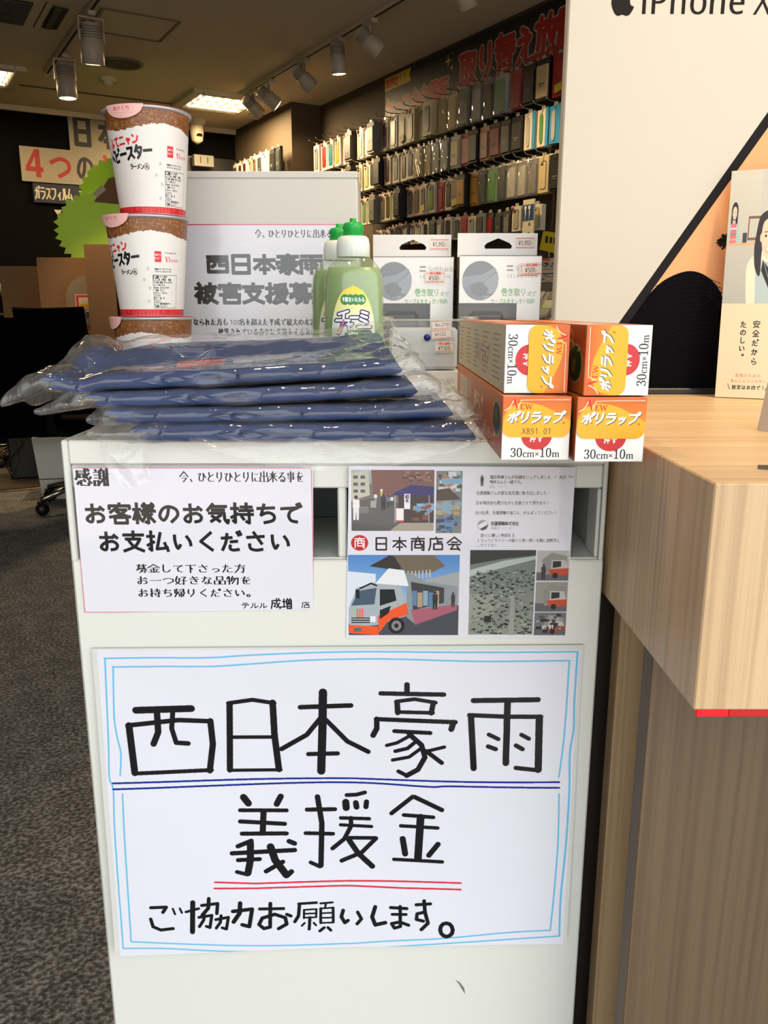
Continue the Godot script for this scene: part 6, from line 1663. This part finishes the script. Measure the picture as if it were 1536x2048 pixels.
func print_board() -> ImageTexture:
	var p := pad_mm(350, 450, 3.6, Color(0.755, 0.745, 0.70))   # lower left of the board is 0, 450
	var Y := func(x: float, y: float) -> Vector2: return Vector2(x * 1000.0, 450.0 - y * 1000.0)
	# the slanted edge of a pictured telephone and the photograph on its glass
	p.poly([Y.call(0.0189, 0), Y.call(0.350, 0.503), Y.call(0.350, 0)], Color(0.13, 0.13, 0.14))
	p.poly([Y.call(0.0305, 0.003), Y.call(0.350, 0.486), Y.call(0.350, 0.003)], Color(0.86, 0.64, 0.46))
	var knit := smooth(PackedVector2Array([Y.call(0.0926, 0.097), Y.call(0.105, 0.109), Y.call(0.122, 0.117), Y.call(0.136, 0.118), Y.call(0.150, 0.112), Y.call(0.162, 0.100), Y.call(0.172, 0.082), Y.call(0.2, 0.06), Y.call(0.26, 0.05), Y.call(0.35, 0.04)]))
	p.poly(Array(knit) + [Y.call(0.350, 0.003), Y.call(0.0305, 0.003)], Color(0.035, 0.035, 0.045))
	for i in 15:
		var q := PackedVector2Array()
		for k in 9: q.append(Y.call(0.098 + 0.008 * k + i * 0.0016, 0.104 - i * 0.0045 + 0.010 * sin(k * 0.36)))
		p.path(q, 0.5, Color(0.075, 0.075, 0.095), 0)
	for i in 6: for k in 6: p.rect(151 + k * 2.4, 450 - 112 + i * 3.4 + k * 2.2, 1.2, 0.8, Color(0.20, 0.20, 0.26))
	var r := RandomNumberGenerator.new()
	r.seed = 6
	for i in 60:
		var e := r.randf_range(-1.0, 1.0)
		var tip := 0.1535 + 0.006 * absf(e) + r.randf() * 0.006
		p.path(smooth(PackedVector2Array([Y.call(tip, 0.146 - e * 0.007), Y.call(tip + 0.018, 0.152 + e * 0.012), Y.call(0.205, 0.163 + e * 0.024)])), r.randf_range(0.5, 1.6), Color(0.09, 0.09, 0.09).lerp(Color(0.22, 0.18, 0.16), r.randf() * 0.6), 0)
	# headline: fruit emblem, then the name
	var k := Color(0.15, 0.14, 0.14)
	var c := Vector2(48.4, 450 - 357.0)
	p.poly(Array(smooth(PackedVector2Array([c + Vector2(0, -6.4), c + Vector2(4.4, -8.2), c + Vector2(9.2, -6.2), c + Vector2(6.6, -2), c + Vector2(7.4, 3.0), c + Vector2(10.4, 4.9), c + Vector2(7.2, 10.6), c + Vector2(4.0, 12.2), c + Vector2(0, 11.2), c + Vector2(-4.0, 12.2), c + Vector2(-7.6, 9.4), c + Vector2(-10.6, 2), c + Vector2(-9.2, -5), c + Vector2(-4.6, -8.2), c + Vector2(0, -6.4)]))), k)
	p.poly(Array(smooth(PackedVector2Array([c + Vector2(-0.6, -8.6), c + Vector2(0.6, -12.4), c + Vector2(4.4, -14.4), c + Vector2(3.6, -10.6), c + Vector2(-0.6, -8.6)]))), k)
	type(p, "iPhone", 64.0, 450 - 346.4, 30.4, k, 0, 1.02); type(p, "X", 169.0, 450 - 345.8, 30.4, k, 0, 1.0)
	for s in [0.25, 0.5]: type(p, "iPhone", 64.0 + s, 450 - 346.4, 30.4, k, 0, 1.02)
	return p.done()

func print_leaflet() -> ImageTexture:
	var p := pad_mm(148, 210, 5.0, Color(0.86, 0.80, 0.68))
	p.xf = Transform2D(Vector2(2.25, 0), Vector2(0, 5), Vector2.ZERO)
	p.rect(0, 0, 340, 210, Color(0.86, 0.80, 0.68))
	p.shade(0, 0, 340, 122, Color(0.74, 0.74, 0.70), Color(0.70, 0.70, 0.67)); p.shade(0, 0, 60, 122, Color(0.78, 0.77, 0.72), Color(0.66, 0.67, 0.64))
	p.rect(0, 66, 60, 2.4, Color(0.80, 0.64, 0.48)); p.frame(39, 42, 26, 22, 2.4, Color(0.45, 0.34, 0.26)); p.rect(30, 57, 8, 9, Color(0.20, 0.24, 0.26))
	# a woman standing at the back of the room
	var skin := Color(0.90, 0.76, 0.66)
	var hair := Color(0.15, 0.14, 0.14)
	p.ell(Vector2(12, 37), 6.4, 8.4, hair); p.poly([Vector2(6, 36), Vector2(18.4, 36), Vector2(18, 53), Vector2(14.6, 53), Vector2(14, 42), Vector2(9, 42), Vector2(8.6, 53), Vector2(5, 52)], hair); p.ell(Vector2(12, 38.6), 4.3, 6.0, skin)
	for x in [10.2, 13.8]: p.ell(Vector2(x, 38.2), 0.7, 0.35, hair, 8)
	p.path(smooth(PackedVector2Array([Vector2(10.4, 41.6), Vector2(12, 42.3), Vector2(13.6, 41.6)])), 0.4, Color(0.75, 0.35, 0.35), 0)
	p.poly([Vector2(3, 49), Vector2(21, 49), Vector2(25, 66), Vector2(1, 66)], Color(0.62, 0.74, 0.70)); p.poly([Vector2(6.4, 48), Vector2(16.6, 48), Vector2(17.6, 66), Vector2(5, 66)], Color(0.85, 0.42, 0.50))
	for i in 3: p.rect(5.6, 52 + i * 5, 11.6, 1.6, [Color(0.94, 0.80, 0.80), Color(0.45, 0.52, 0.55), Color(0.90, 0.62, 0.45)][i])
	# a girl in front with her school bag strap, smiling
	p.poly(Array(smooth(PackedVector2Array([Vector2(46, 122), Vector2(42, 100), Vector2(43, 86), Vector2(54, 78), Vector2(76, 74), Vector2(102, 78), Vector2(114, 88), Vector2(118, 122)]))), Color(0.86, 0.84, 0.76))
	p.poly([Vector2(58, 79), Vector2(72, 84), Vector2(84, 84), Vector2(98, 79), Vector2(104, 122), Vector2(62, 122)], Color(0.66, 0.73, 0.74))
	p.poly(Array(smooth(PackedVector2Array([Vector2(80, 36), Vector2(62, 42), Vector2(56, 58), Vector2(54, 74), Vector2(58, 90), Vector2(68, 96), Vector2(70, 70), Vector2(90, 70), Vector2(94, 94), Vector2(104, 84), Vector2(104, 56), Vector2(98, 42), Vector2(80, 36)]))), hair)
	p.poly(Array(smooth(PackedVector2Array([Vector2(80, 44), Vector2(69, 48), Vector2(66, 60), Vector2(70, 74), Vector2(80, 81), Vector2(90, 74), Vector2(94, 60), Vector2(91, 48), Vector2(80, 44)]))), skin)
	p.ell(Vector2(65.6, 62), 2.2, 4, skin)
	for x in [74.0, 86.0]: p.ell(Vector2(x, 60.5), 2.2, 1.1, hair, 14); p.path(PackedVector2Array([Vector2(x - 3, 57), Vector2(x + 3, 56.6)]), 0.7, hair, 0)
	p.path(smooth(PackedVector2Array([Vector2(80, 62), Vector2(79, 67), Vector2(81, 67.4)])), 0.5, Color(0.78, 0.60, 0.50), 0)
	p.poly(Array(smooth(PackedVector2Array([Vector2(74, 71), Vector2(80, 74.6), Vector2(86, 71), Vector2(80, 72)]))), Color(0.95, 0.93, 0.92)); p.path(smooth(PackedVector2Array([Vector2(73.6, 70.8), Vector2(80, 75.2), Vector2(86.4, 70.8)])), 0.7, Color(0.76, 0.36, 0.36), 0)
	p.poly([Vector2(72, 82), Vector2(84, 90), Vector2(94, 108), Vector2(86, 108), Vector2(70, 92)], Color(0.08, 0.08, 0.08)); p.path(PackedVector2Array([Vector2(74, 84), Vector2(90, 106)]), 1.2, Color(0.55, 0.56, 0.58), 0)
	p.xf = Transform2D(0, Vector2(5, 5), 0, Vector2.ZERO)
	jp(p, "安全だから", 28.6, 138, 5.6, 6.2, 0.8, K, 0, 8.6, true); jp(p, "たのしい。", 17.6, 138.4, 5.2, 6.0, 0.8, K, 0, 7.4, true)
	var s := Color(0.78, 0.50, 0.42)
	jp(p, "家族のための", 16.5, 187.4, 3.0, 3.2, 0.35, s, 0, 3.75); jp(p, "あんしんフィルター", 12.6, 192.4, 2.9, 3.2, 0.35, s, 0, 3.5)
	jp(p, "設定はお店で！", 14.4, 198.2, 3.3, 3.6, 0.5, K, 0, 4.2); p.path(PackedVector2Array([Vector2(10.4, 197), Vector2(12.4, 202.4)]), 0.45, K, 0); p.path(PackedVector2Array([Vector2(45.4, 197), Vector2(43.2, 202.4)]), 0.45, K, 0)
	return p.done()

# ---------------------------------------------------------------- pen strokes: the lettered sign, then one line for each character
const INK_SKY := """
5:64,65 200,63 374,63 511,54 788,44 1174,46 1458,44
5:66,65 62,176 57,338 52,450 61,492 56,615 54,803 54,958 54,1050
5:54,1050 191,1052 361,1064 531,1068 644,1066 778,1061 997,1044 1223,1024 1448,1003
6:1457,44 1456,210 1458,291 1450,373 1454,492 1452,677 1444,867 1446,1003
5:86,92 229,91 372,91 458,86 640,72 788,67 926,67 1174,74 1436,72
5:88,92 80,245 84,314 92,373 85,444
5:88,505 84,677 82,867 81,1026
5:81,1026 249,1036 418,1044 588,1046 778,1041 884,1032 1082,1018 1279,994 1416,983
5:1434,72 1433,210 1429,338 1420,450
5:1423,505 1427,677 1422,867 1416,983
"""
const INK_NAVY := """
6:61,470 388,464 550,462 784,460 830,461 1099,466 1422,466
6:61,490 388,482 784,474 1024,485 1100,482 1423,485
"""
const INK_RED := """
6:357,814 483,821 781,817 912,817 1130,820
6:354,836 482,838 780,834 940,841 1130,843
"""
const INK_BLACK := """
22:146,231 311,227
15:118,280 271,264 368,269
21:122,280 130,436
19:366,268 370,344 357,432
13:127,438 363,430
19:208,239 208,303 192,341
15:255,239 249,291 260,338 296,341
19:426,214 418,430
13:422,210 495,199 560,210
20:555,208 557,314 567,430
12:432,322 549,322
11:417,432 573,432
25:706,174 702,303 696,436
15:637,223 789,216
14:778,216 779,216
15:699,256 655,314 577,362
15:714,265 777,335 840,369
14:658,379 747,376
17:956,148 956,174
14:878,176 1066,179
17:927,205 929,238
12:924,202 979,194 1042,205
16:1035,205 1029,239
12:926,236 1034,238
17:866,260 866,291 855,314
14:864,260 1102,268
18:1096,269 1090,291
13:919,299 1027,304
16:964,309 1001,344 1012,385 991,427 957,448
13:959,449 932,434
11:969,312 927,338 896,347
12:985,332 959,356 922,366
11:999,356 964,385 914,396
11:1020,364 1070,350
14:1015,364 1063,403
16:1154,198 1347,196
20:1256,202 1257,402
19:1148,248 1160,420
14:1143,245 1253,250 1358,251
22:1353,254 1356,424
14:1356,426 1288,418
13:1203,308 1232,323
14:1202,347 1225,356
13:1301,309 1324,322
14:1286,344 1306,356
22:456,523 470,544
19:570,522 557,548
13:444,567 587,570
14:443,605 580,616
14:447,647 585,649
19:516,572 511,646
15:475,672 433,690
15:414,714 609,707
14:432,738 499,736
22:472,680 470,740 461,784
13:459,789 427,779
24:534,694 547,740 581,793
17:584,795 597,782
15:571,747 518,779
16:592,676 609,684
17:683,524 695,615 690,762
13:687,766 658,751
14:650,568 736,567
13:644,649 729,652
13:773,518 803,516 829,508
22:770,542 771,562
18:801,544 803,559
16:834,540 832,558
12:754,597 842,599
11:753,621 849,626
14:785,597 786,624 764,670 727,703
13:780,666 862,666
14:863,667 818,717 755,746
18:779,674 807,720 851,765
14:976,520 911,579
15:982,521 1066,564
13:949,584 1040,590
12:940,622 1054,627
24:1001,591 994,736
19:946,667 954,720
17:1056,684 1028,724
12:919,740 1070,746
11:151,903 200,901 188,920
7:220,907 226,927
7:242,906 248,922
11:148,944 154,972 178,984 217,979
16:284,885 278,992
9:261,919 302,907
11:312,896 362,890 358,926
12:335,872 332,906 312,931
10:301,939 342,932 334,977 323,972
10:318,924 316,948 301,973
10:354,948 394,940 386,983 373,978
10:371,934 368,958 354,979
13:409,919 470,912 459,975 437,968
14:433,890 430,926 410,957
11:494,912 569,912
12:528,893 525,978 505,983 490,968 501,945 541,932 574,945 578,968 552,984
11:579,933 592,939
9:617,896 674,893
11:620,898 616,939 604,960
7:634,918 633,948
7:673,916 672,945
6:634,918 673,916
6:635,932 671,931
6:634,946 670,945
10:652,946 649,988
7:635,965 626,975
7:664,965 671,974
7:686,896 725,893
7:704,896 701,909
9:687,914 686,966
9:726,912 726,964
6:687,914 727,912
6:686,931 726,930
6:686,948 726,947
6:686,966 726,965
10:697,983 683,995
10:709,983 718,993
12:758,922 752,945 763,966 773,958
11:804,928 816,952 802,970
13:860,909 850,945 860,973 892,965
11:909,911 960,914
10:914,935 958,935
11:939,907 940,978 921,984 912,968 938,962 966,973
11:990,900 1035,896
12:1015,886 1018,926 1028,965 1007,988
11:1016,926 993,932 991,952 1013,958
13:1107,988 1105,1000 1098,1008 1087,1012 1077,1008 1070,1000 1067,988 1069,976 1076,967 1086,964 1097,967 1104,976 1107,988
"""

const STROKES := """口 00009900 00000099 99009999 00999999
日 口15068594 15508550
田 口10109090 10509050 50105090
○ ~500085159950858550991585015015155000
゛ 05154585 50008570
゜ ○00009999
、 ~20723594
。 ○05703097
・ 45455555
！ 50055068 50885095
氵 20108027 05358552 05958560
扌 05259525 55005595 55952585 05709052
亻 80000550 52285299
彳 80000032 88320065 52505299
木 05309530 50005099 50300580 50309580
禾 80052015 00359935 50105099 50350080 50359978
礻 40006012 05259025 90250565 45504599 55558580
衤 40006012 05259025 90250565 45504599 55558580 88456558
言 40056012 00209920 18378237 18548254 口18729098
糸 55001530 15305535 80201058 10588555 48584899 25701090 70709088
金 50000040 50009940 25427542 10629062 50425095 25723288 75726888 02959895
心 12350080 ~28202585459978997865 45005530 80209960
力 053088308090 80906285 ~450540600599
頁 00009900 50004014 口10149074 10349034 10549054 30740099 70749999
女 00309930 ~400015629599 ~802565700599
辶 08052018 02352235 22352272 ~0095227240909998
月 ~200520650598 20058505 85058595 85957090 20358535 20608560
方 50005015 05189518 35408240 ~824080807598 75986092 ~421835600898
西 05129512 口10329288 ~401238502562 60126055 60558055
本 05289528 50025098 50280572 50289572 30757075
豪 50005010 05109510 口25187530 02400250 02409840 98409850 22507850 45500568 ~385858755298 52983894 45602078 50701590 85556270 62689592
雨 05089508 50085098 05300598 05309530 95309598 95988098 22453555 22653575 62457555 62657575
義 30003812 70006212 05129512 15258525 02389838 50125038 40450852 05609560 30503098 30981892 08824878 ~604568789298 92989585 85625590 78458852
援 扌00003599 90054012 45185028 62166426 88187828 42359535 38489848 ~623550703599 55608860 ~886075854599 ~586870829599
協 02383238 17051798 力45009048 力32526598 力68529998
願 02085208 ~060806600098 32082818 口18204848 18344834 33483398 20601285 45605280 頁55029998
感 10128812 ~101210400062 22244824 口24345050 ~6000623880629548 85255852 75008508 心08649898
謝 言00003599 55004810 口42106858 42256825 42426842 68586898 36607058 68602895 70309930 88008898 88987890 74487860
今 50000048 50009948 32427042 20627862 78623898
出 50005095 15101545 15458545 85108545 05550595 05959595 95559595
来 12189018 30253842 70256242 05459545 50025098 50450585 50459585
事 05129512 口20228036 50005098 50983592 18488248 82488272 05609560 18728272
客 50005012 05120528 05129512 95129528 40200845 32328032 ~803250580668 ~364060559668 口28708298
様 木00003599 50005810 88008010 42129512 48259025 38389938 68126898 68985592 42556050 60554090 85527262 ~70609592
気 30030535 22159015 25328032 12488048 ~804882809598 95989882 65582090 25626090
持 扌00003599 45189518 70007035 38359935 40559955 82458298 82986890 48655880
支 05189518 50005038 15388038 ~803855750598 ~254050759598
払 扌00003599 62084488 44889482 80589598
募 05109510 32003218 68006818 口25227548 25357535 05559555 45480572 58489872 力28659099
下 05109510 48104898 50386558
一 03509750
好 女00004599 52109010 90107035 72357298 72985592 45559855
品 口25057542 口05584596 口55589596
物 12050235 08223822 22052298 02604050 52003838 46229522 ~952292928098 65223562 80224590
帰 10101055 ~260026550898 42069006 90069034 46209020 40349034 38463858 38469646 96469658 50645092 50648664 86648688 86887888 68466898
成 10209520 ~102010550098 12454045 ~404538803075 ~560060559098 90989980 85455590 74008210
増 05303530 20052080 00853580 55006012 85007812 口45159548 45329532 70157048 口50589598 50789578
店 50005012 10129512 ~101210600098 60226045 60359035 口35509592
商 50005012 05129512 35154025 65156025 08300898 08309230 92309298 92988095 40323048 62307048 口30558080
会 50000042 50009942 32387038 10559055 48552590 25908588 70688898
恭 05159515 32003240 68006840 02409840 35400258 65409858 50485095 50954090 30552078 68607480 82559378
章 50005010 10129012 32153628 68156428 02309830 口22388265 22528252 05789578 50655099
投 扌00003599 55085525 55254038 55088508 ~850885309530 48489048 ~904875754099 ~555870809899
稿 禾00003599 70007010 42129812 口55208835 43484398 43489848 98489898 口58608885
丸 05308030 ~450045550098 ~803078859098 90989982 22505575
川 ~180518600898 50105085 85058598
靖 22002215 02154215 12251650 34252850 00584550 50109510 55229022 45359835 72007235 55455598 55459045 90459098 55609060 55729072
彦 50005010 10129012 35153828 68156028 12309530 ~123012600098 75404055 80555075 85725098
緒 糸00003899 50109010 70007030 42309830 95104565 口55559298 55759275
昨 口05153585 05503550 60004530 52189818 70187098 70409540 70659565
名 45000540 36158015 ~801555520670 32324545 口35559095
備 亻00002899 32129912 48004822 75007522 38289828 ~402840553098 口50429098 50609060 70427098
運 辶00009999 35053520 35059505 95059518 口42258862 42448844 65126580 35729872
輸 03124012 口08223858 08403840 22002298 00724572 70004530 70009930 58308230 50405098 50406840 68406895 50586858 50726872 78428072 92389295 92958490
被 衤00003899 48189218 92188530 ~481848603898 68006840 48408540 ~854070755098 ~525070809899
災 22001015 10152238 48003815 38154838 75006515 65157538 22552868 80557268 ~504045700598 ~506095989598
地 05303530 20052075 00803578 ~482548856095 60959098 90989880 40458835 88358068 68006872
動 45050812 02205520 口10285055 10425042 30083090 05705570 00905888 力60159999
微 彳00002599 32083225 32255825 45004525 58085825 30345834 38453880 38455545 55455580 75006228 68209820 ~922080705598 ~683080709999
頂 02123812 22122285 22851282 頁45029998
社 礻00004099 50409540 72057295 42959895
長 25002552 25008500 25188518 25358535 05529552 30523095 30955080 85627075 ~525270809598
皆 10051045 10204020 10454540 58055840 58409538 90155525 50483855 口25588598 25788578
株 木00003599 52063830 50259525 38459945 70057099 70454085 70459985
式 05259525 ~620062609598 95989985 15504550 30503082 10885575 78008810
曜 口02203080 02503050 38056005 60056030 38206018 68059505 95059530 68209518 52383858 50505098 50489548 50629262 50769276 50929892 72357292
市 50005015 05159515 18351880 18358035 80358078 80787075 50155099
優 亻00002899 30059805 65056018 口42188845 42278827 42368836 30503060 30509850 98509860 心38529268 55703582 48808580 ~858060903599 ~508270929899
流 氵00002599 65006512 32129812 62154035 40358532 78208840 ~455044753098 65506595 ~845084929892
誇 言00003899 42209820 ~700062304550 72209845 45559055 42689868 60556078 60788578 ~857880986595
熱 05124512 25002535 00354835 25352565 05504550 00654562 52208220 ~650058554068 ~822080609068 58357050 12781098 38804098 62806598 85789598
想 木00004560 口55059055 55229022 55389038 心05609599
胸 ~080508550098 08053505 35053598 35982895 08303530 08503550 55004030 50159515 ~951594909098 50405088 50888088 80408088 55457870 75455570
倉 50000038 50009938 35326532 28388038 80388055 28528052 ~283828700598 口35659098
敷 00154815 25002560 口05254255 05404240 40004810 00654565 18702290 28750898 70005530 60209920 ~902075704599 ~623080709999
続 糸00003899 42159815 70007030 48309030 42424255 42429842 98429855 ~585555854099 ~755575909598 95989985
読 言00003899 42159815 70007030 48309030 42424255 42429842 98429855 ~585555854099 ~755575909598 95989985
他 亻00002899 ~423542905598 55989598 95989880 32509240 92408870 68006878
件 亻00002899 48103540 45259525 32559955 70007099
給 糸00003899 70004035 70009935 55358535 口50559095
水 50005095 50953888 08304030 40300880 88185042 ~504270659588
害 50005012 05120528 05129512 95129528 22308030 25438043 05589558 50305058 口25689098
超 05154815 26002650 00325032 28504850 26502685 12550598 ~098540959999 58109510 ~951092408538 ~701068305548 口60589582
平 08109210 28204038 72206038 03559755 50105099
最 口22058532 22188518 02429842 15421590 38423898 15583858 15723872 08924288 52558855 ~885575805099 ~556575859999
大 05309530 ~500248600298 ~503065709898
為 30023815 10208020 ~602040500590 80207238 30387838 78387055 22568856 88568098 80987095 20702590 38704288 55706085 72687682
寄 50005012 05120525 05129512 95129525 20308030 48220848 52308048 02509850 78507898 78986592 口22625585
付 亻00003099 40309930 78007895 78956290 48505870
々 42100855 35288028 ~802865602098 42456070
保 亻00002899 口42059035 木30409999
証 言00003899 45109810 72107292 72509550 50455092 40929892
永 45005510 28225522 55225595 55954088 05453845 38450588 90305548 ~554570709592
久 40000555 35208020 ~802060650598 ~485070809898
取 02105210 12101280 42104298 12324232 12554255 00855078 55159015 ~901578654598 ~602570709998
替 05124512 02304830 ~260022301050 28324542 55129512 52309830 ~761272326048 78309848 口22558098 22758075
放 25002512 02154815 ~181515600098 18354235 42353595 35952590 68005030 60209920 ~922078705099 ~623080709999
題 口10054530 10184518 00405240 28402880 28584858 12550098 ~089048929998 頁52059585
業 35003520 62006220 12051820 88058218 02229822 28253238 72256838 15408540 20558055 02689868 50405099 48680595 52689595
界 口18058245 18258225 50055045 48450268 52459868 ~356035802099 66606699
初 衤00004599 48159515 ~951592909098 90987892 ~681562604098
巻 30003812 70006212 10158815 02329832 50005032 35320558 60329555 32487248 72487265 35657265 ~326530925098 50988598 85988885
収 12101275 12753568 35003598 48159015 ~901578654598 ~552570709998
納 糸00003899 48204898 48209620 96209692 96928590 ~720070405565 72408865
税 禾00003599 52005815 88008015 口50209048 ~604858753899 ~784878929899 98999985
込 辶00009999 50086508 ~650855503075 ~661570609878
価 亻00002899 32129812 口35359595 55125595 78127895
格 木00003899 60004030 52158815 ~881575404060 ~552575459862 口52629598
手 80051815 15328832 03559755 50105092 50923588
肌 月00004099 ~551055604099 55108510 ~851085859598 95989985
押 扌00003599 口45089555 45329532 70087099
安 50005012 05120528 05129512 95129528 02459845 ~423022689098 ~724568750598
全 50000045 50009945 22487848 18708270 50485095 05959595
家 50005012 05120525 05129512 95129525 20308030 50300848 ~404260605298 52984095 45520572 50680592 85455560 58589592
族 方00004599 62005030 55189818 60353850 58429042 40629962 72427262 72624899 74629999
設 言00003899 55085525 55254038 55088508 ~850885309530 48489048 ~904875754099 ~555870809899
定 50005012 05120528 05129512 95129528 22388038 50385095 50608060 25552580 25750098 ~207850929896
原 08089508 ~080808600098 55084818 口30208855 30388838 58555895 58954890 38652588 78659085
材 木00004099 48309930 80008095 80956590 78324575
料 禾00004599 52186230 52406252 45689962 82008299
小 50005095 50953590 25300575 75309575
麦 10129012 18258225 05389538 50005038 38401862 35508250 ~825050800598 ~354060789898
粉 禾00004099 60004535 75009935 48459045 ~904588907595 65454598
食 50000038 50009938 50255035 22358035 80356060 22602265 22552098 20984588 48556070 70588568 ~508070909898
塩 05303530 20052080 00853580 52004020 48129512 口52258848 口45589892 40929992 62586292 80588092
油 氵00002599 口35209598 35589558 65006598
内 10251098 10259025 90259098 ~500050453070 52405570
容 50005012 05120525 05129512 95129525 30252040 65257540 50380265 50389865 口28658298
量 口22008022 22118011 02309830 口18388262 18508250 50385092 12758875 02929892
味 口02203275 45209520 40409940 70007099 70404080 70409980
造 辶00009999 50003518 45129812 70007030 35309930 口48428878
者 15158515 50005038 02389838 90080575 口28559098 28758575
三 12128812 20508050 05909590
重 80051012 02209820 口15308562 15468546 50085092 10759075 02929892
県 口28008245 28158215 28308230 12101260 12609560 50605099 28701090 70709088
製 22001212 05155515 20002050 00285828 08385538 65056540 85008545 02589858 50505060 45580578 35703598 35986085 ~557070859998 80626575
称 禾00003599 58003828 52189818 98188830 72187295 72956090 55404075 85459975
円 12089208 12081298 92089298 92987892 50085050 12509250
子 15108510 85105035 50355095 50953588 05509550
菓 05109510 32003218 68006818 口20258055 20408040 50255099 05659565 50650595 50659595
あ 15258525 ~420543505290 ~703655703088147630536646886580865895
い ~1520175528854068 ~702584488870
う 35086218 ~20405530764270703596
え 35086020 203575327532 75321592 ~38665558588570929290
お 10307030 ~380538802692127830586550866680865892 72188833
か ~08346028664558884280 ~350630551092 74229052
き 15228015 12428838 38037566 75665060 ~2568288650947890
く 700622507594
け ~201014502092 40358830 ~680668605095
こ 20187818 ~2065248650918486
さ 12308825 42057862 ~2264268652948090
し ~28052670429266888668
す 08259225 ~58045858467232623848565062684096
せ 06409435 721072625860 ~2816287842928490
そ 201274101548 15488842 ~6045426246847694
た 08285825 ~350528501092 52488545 ~5068488462939290
ち 10258522 40052658 ~26585546825880844096
つ ~06405024883688664290
て 08208815 ~88155532445855848492
と 30083850 ~82283552227442928890
な 08255522 ~350528451070 70188835 ~6640677852923486427265769092
に ~201014502092 48258825 ~4864488464919288
の ~521644602684106224285216843090606292
は ~201014502092 42329230 ~7008707855923784447268769492
ひ ~0624381820502686588670506816 68169456
ふ 42055818 ~58224642606852923486 24600882 72589280
へ 056038289580
ほ ~201014502092 44158815 42409240 ~7015707855923784447268769492
ま 12228822 15458545 ~5005507833921880286855708892
み 22155815 ~581536761686126634569276 78386692
む 10258520 ~32053258187020854085 ~40853095508585807860 70158830
め ~202228554082 ~602040652484107528406028863288625592
も ~42053272529484828662 15287025 12507248
や ~06505524883480565856 50055818 28205095
ゆ ~18201360226835306522904570724562 ~580558603595
よ 50288528 ~5005507833921580306960768894
ら 40086022 ~243422665250826274883896
り ~261020453060 ~700870554095
る 25157010 70101565 ~15625546846474924694388054766692
れ 28052896 08324630 46300878 ~08805832704266849284
ろ 25157010 70101565 ~15625546866278884095
わ 28052896 08324630 46300878 ~08785538885680865495
を 12207820 45052858 ~265854445876 ~88403866368858948692
ん 50050894 ~089238525458588872929462
ア 101588155545 ~503044652095
イ 85050555 55325598
ウ 50055020 15208520 15201548 ~852078603598
エ 15158515 50155085 05859585
オ 08309030 65056592 65924885 62302080
カ 083088308090 80906285 ~450540600599
キ 15288018 10608848 40055895
ク 38080855 28258525 ~852570653098
ケ 30050855 25309430 ~653060703098
コ 12188518 85188590 10828582
サ 05309530 28082862 ~700870603598
シ 18123825 08353050 ~109260809035
ス 12187818 ~781855600895 52589292
セ 063892266858 ~3008308548929092
ソ 12152845 ~881270602895
タ 38060850 30258525 ~852570653098 35455870
チ 78081820 05459545 ~521852603098
ツ 10182645 42105838 ~881570653098
テ 20127812 05389538 ~523850703098
ト 35053598 35386560
ナ 05359535 ~520552653098
ニ 18208020 05859585
ノ ~800565602095
ハ 30220590 62209592
ヒ ~2005208540928590 22488530
フ 10158515 ~851575602598
ヘ 056038289580
ホ 08289228 50055095 50953585 28480880 72489280
マ 082088208820 88205565 32507588
ミ 22108025 20408058 15708595
ム 45081080 10808875 65508998
メ ~780860551095 28287575
モ 15157815 08458845 40154085 40858588
ヤ 08308822 88227050 30054598
ユ 18227522 75226882 05829582
ヨ 15128512 85128590 22508550 10888588
ラ 20127812 10408840 ~884078703098
リ 25102560 ~720872603598
ル ~301030600595 58085892 ~589280759860
レ 25082590 ~259065788850
ロ 口15158590
ワ 12151245 12158815 ~881578603598
ン 12153232 ~109265809035
ー 05509550
が か00089099 ゛76009924
ぎ き00089099 ゛76009924
ぐ く00089099 ゛76009924
げ け00089099 ゛76009924
ご こ00089099 ゛76009924
ざ さ00089099 ゛76009924
じ し00089099 ゛76009924
ず す00089099 ゛76009924
ぜ せ00089099 ゛76009924
ぞ そ00089099 ゛76009924
だ た00089099 ゛76009924
ぢ ち00089099 ゛76009924
づ つ00089099 ゛76009924
で て00089099 ゛76009924
ど と00089099 ゛76009924
ば は00089099 ゛76009924
び ひ00089099 ゛76009924
ぶ ふ00089099 ゛76009924
べ へ00089099 ゛76009924
ぼ ほ00089099 ゛76009924
ガ カ00089099 ゛76009924
ギ キ00089099 ゛76009924
グ ク00089099 ゛76009924
ゲ ケ00089099 ゛76009924
ゴ コ00089099 ゛76009924
ザ サ00089099 ゛76009924
ジ シ00089099 ゛76009924
ズ ス00089099 ゛76009924
ゼ セ00089099 ゛76009924
ダ タ00089099 ゛76009924
デ テ00089099 ゛76009924
ド ト00089099 ゛76009924
バ ハ00089099 ゛76009924
ビ ヒ00089099 ゛76009924
ブ フ00089099 ゛76009924
ベ ヘ00089099 ゛76009924
ボ ホ00089099 ゛76009924
ヴ ウ00089099 ゛76009924
ぱ は00089099 ゜78009922
ぷ ふ00089099 ゜78009922
ぽ ほ00089099 ゜78009922
パ ハ00089099 ゜78009922
ピ ヒ00089099 ゜78009922
プ フ00089099 ゜78009922
ペ ヘ00089099 ゜78009922
ポ ホ00089099 ゜78009922
っ つ20378599
ゃ や20378599
ゅ ゆ20378599
ょ よ20378599
ッ ツ20378599
ャ ヤ20378599
ュ ユ20378599
ョ ヨ20378599
ァ ア20378599
ィ イ20378599
ェ エ20378599
ォ オ20378599"""
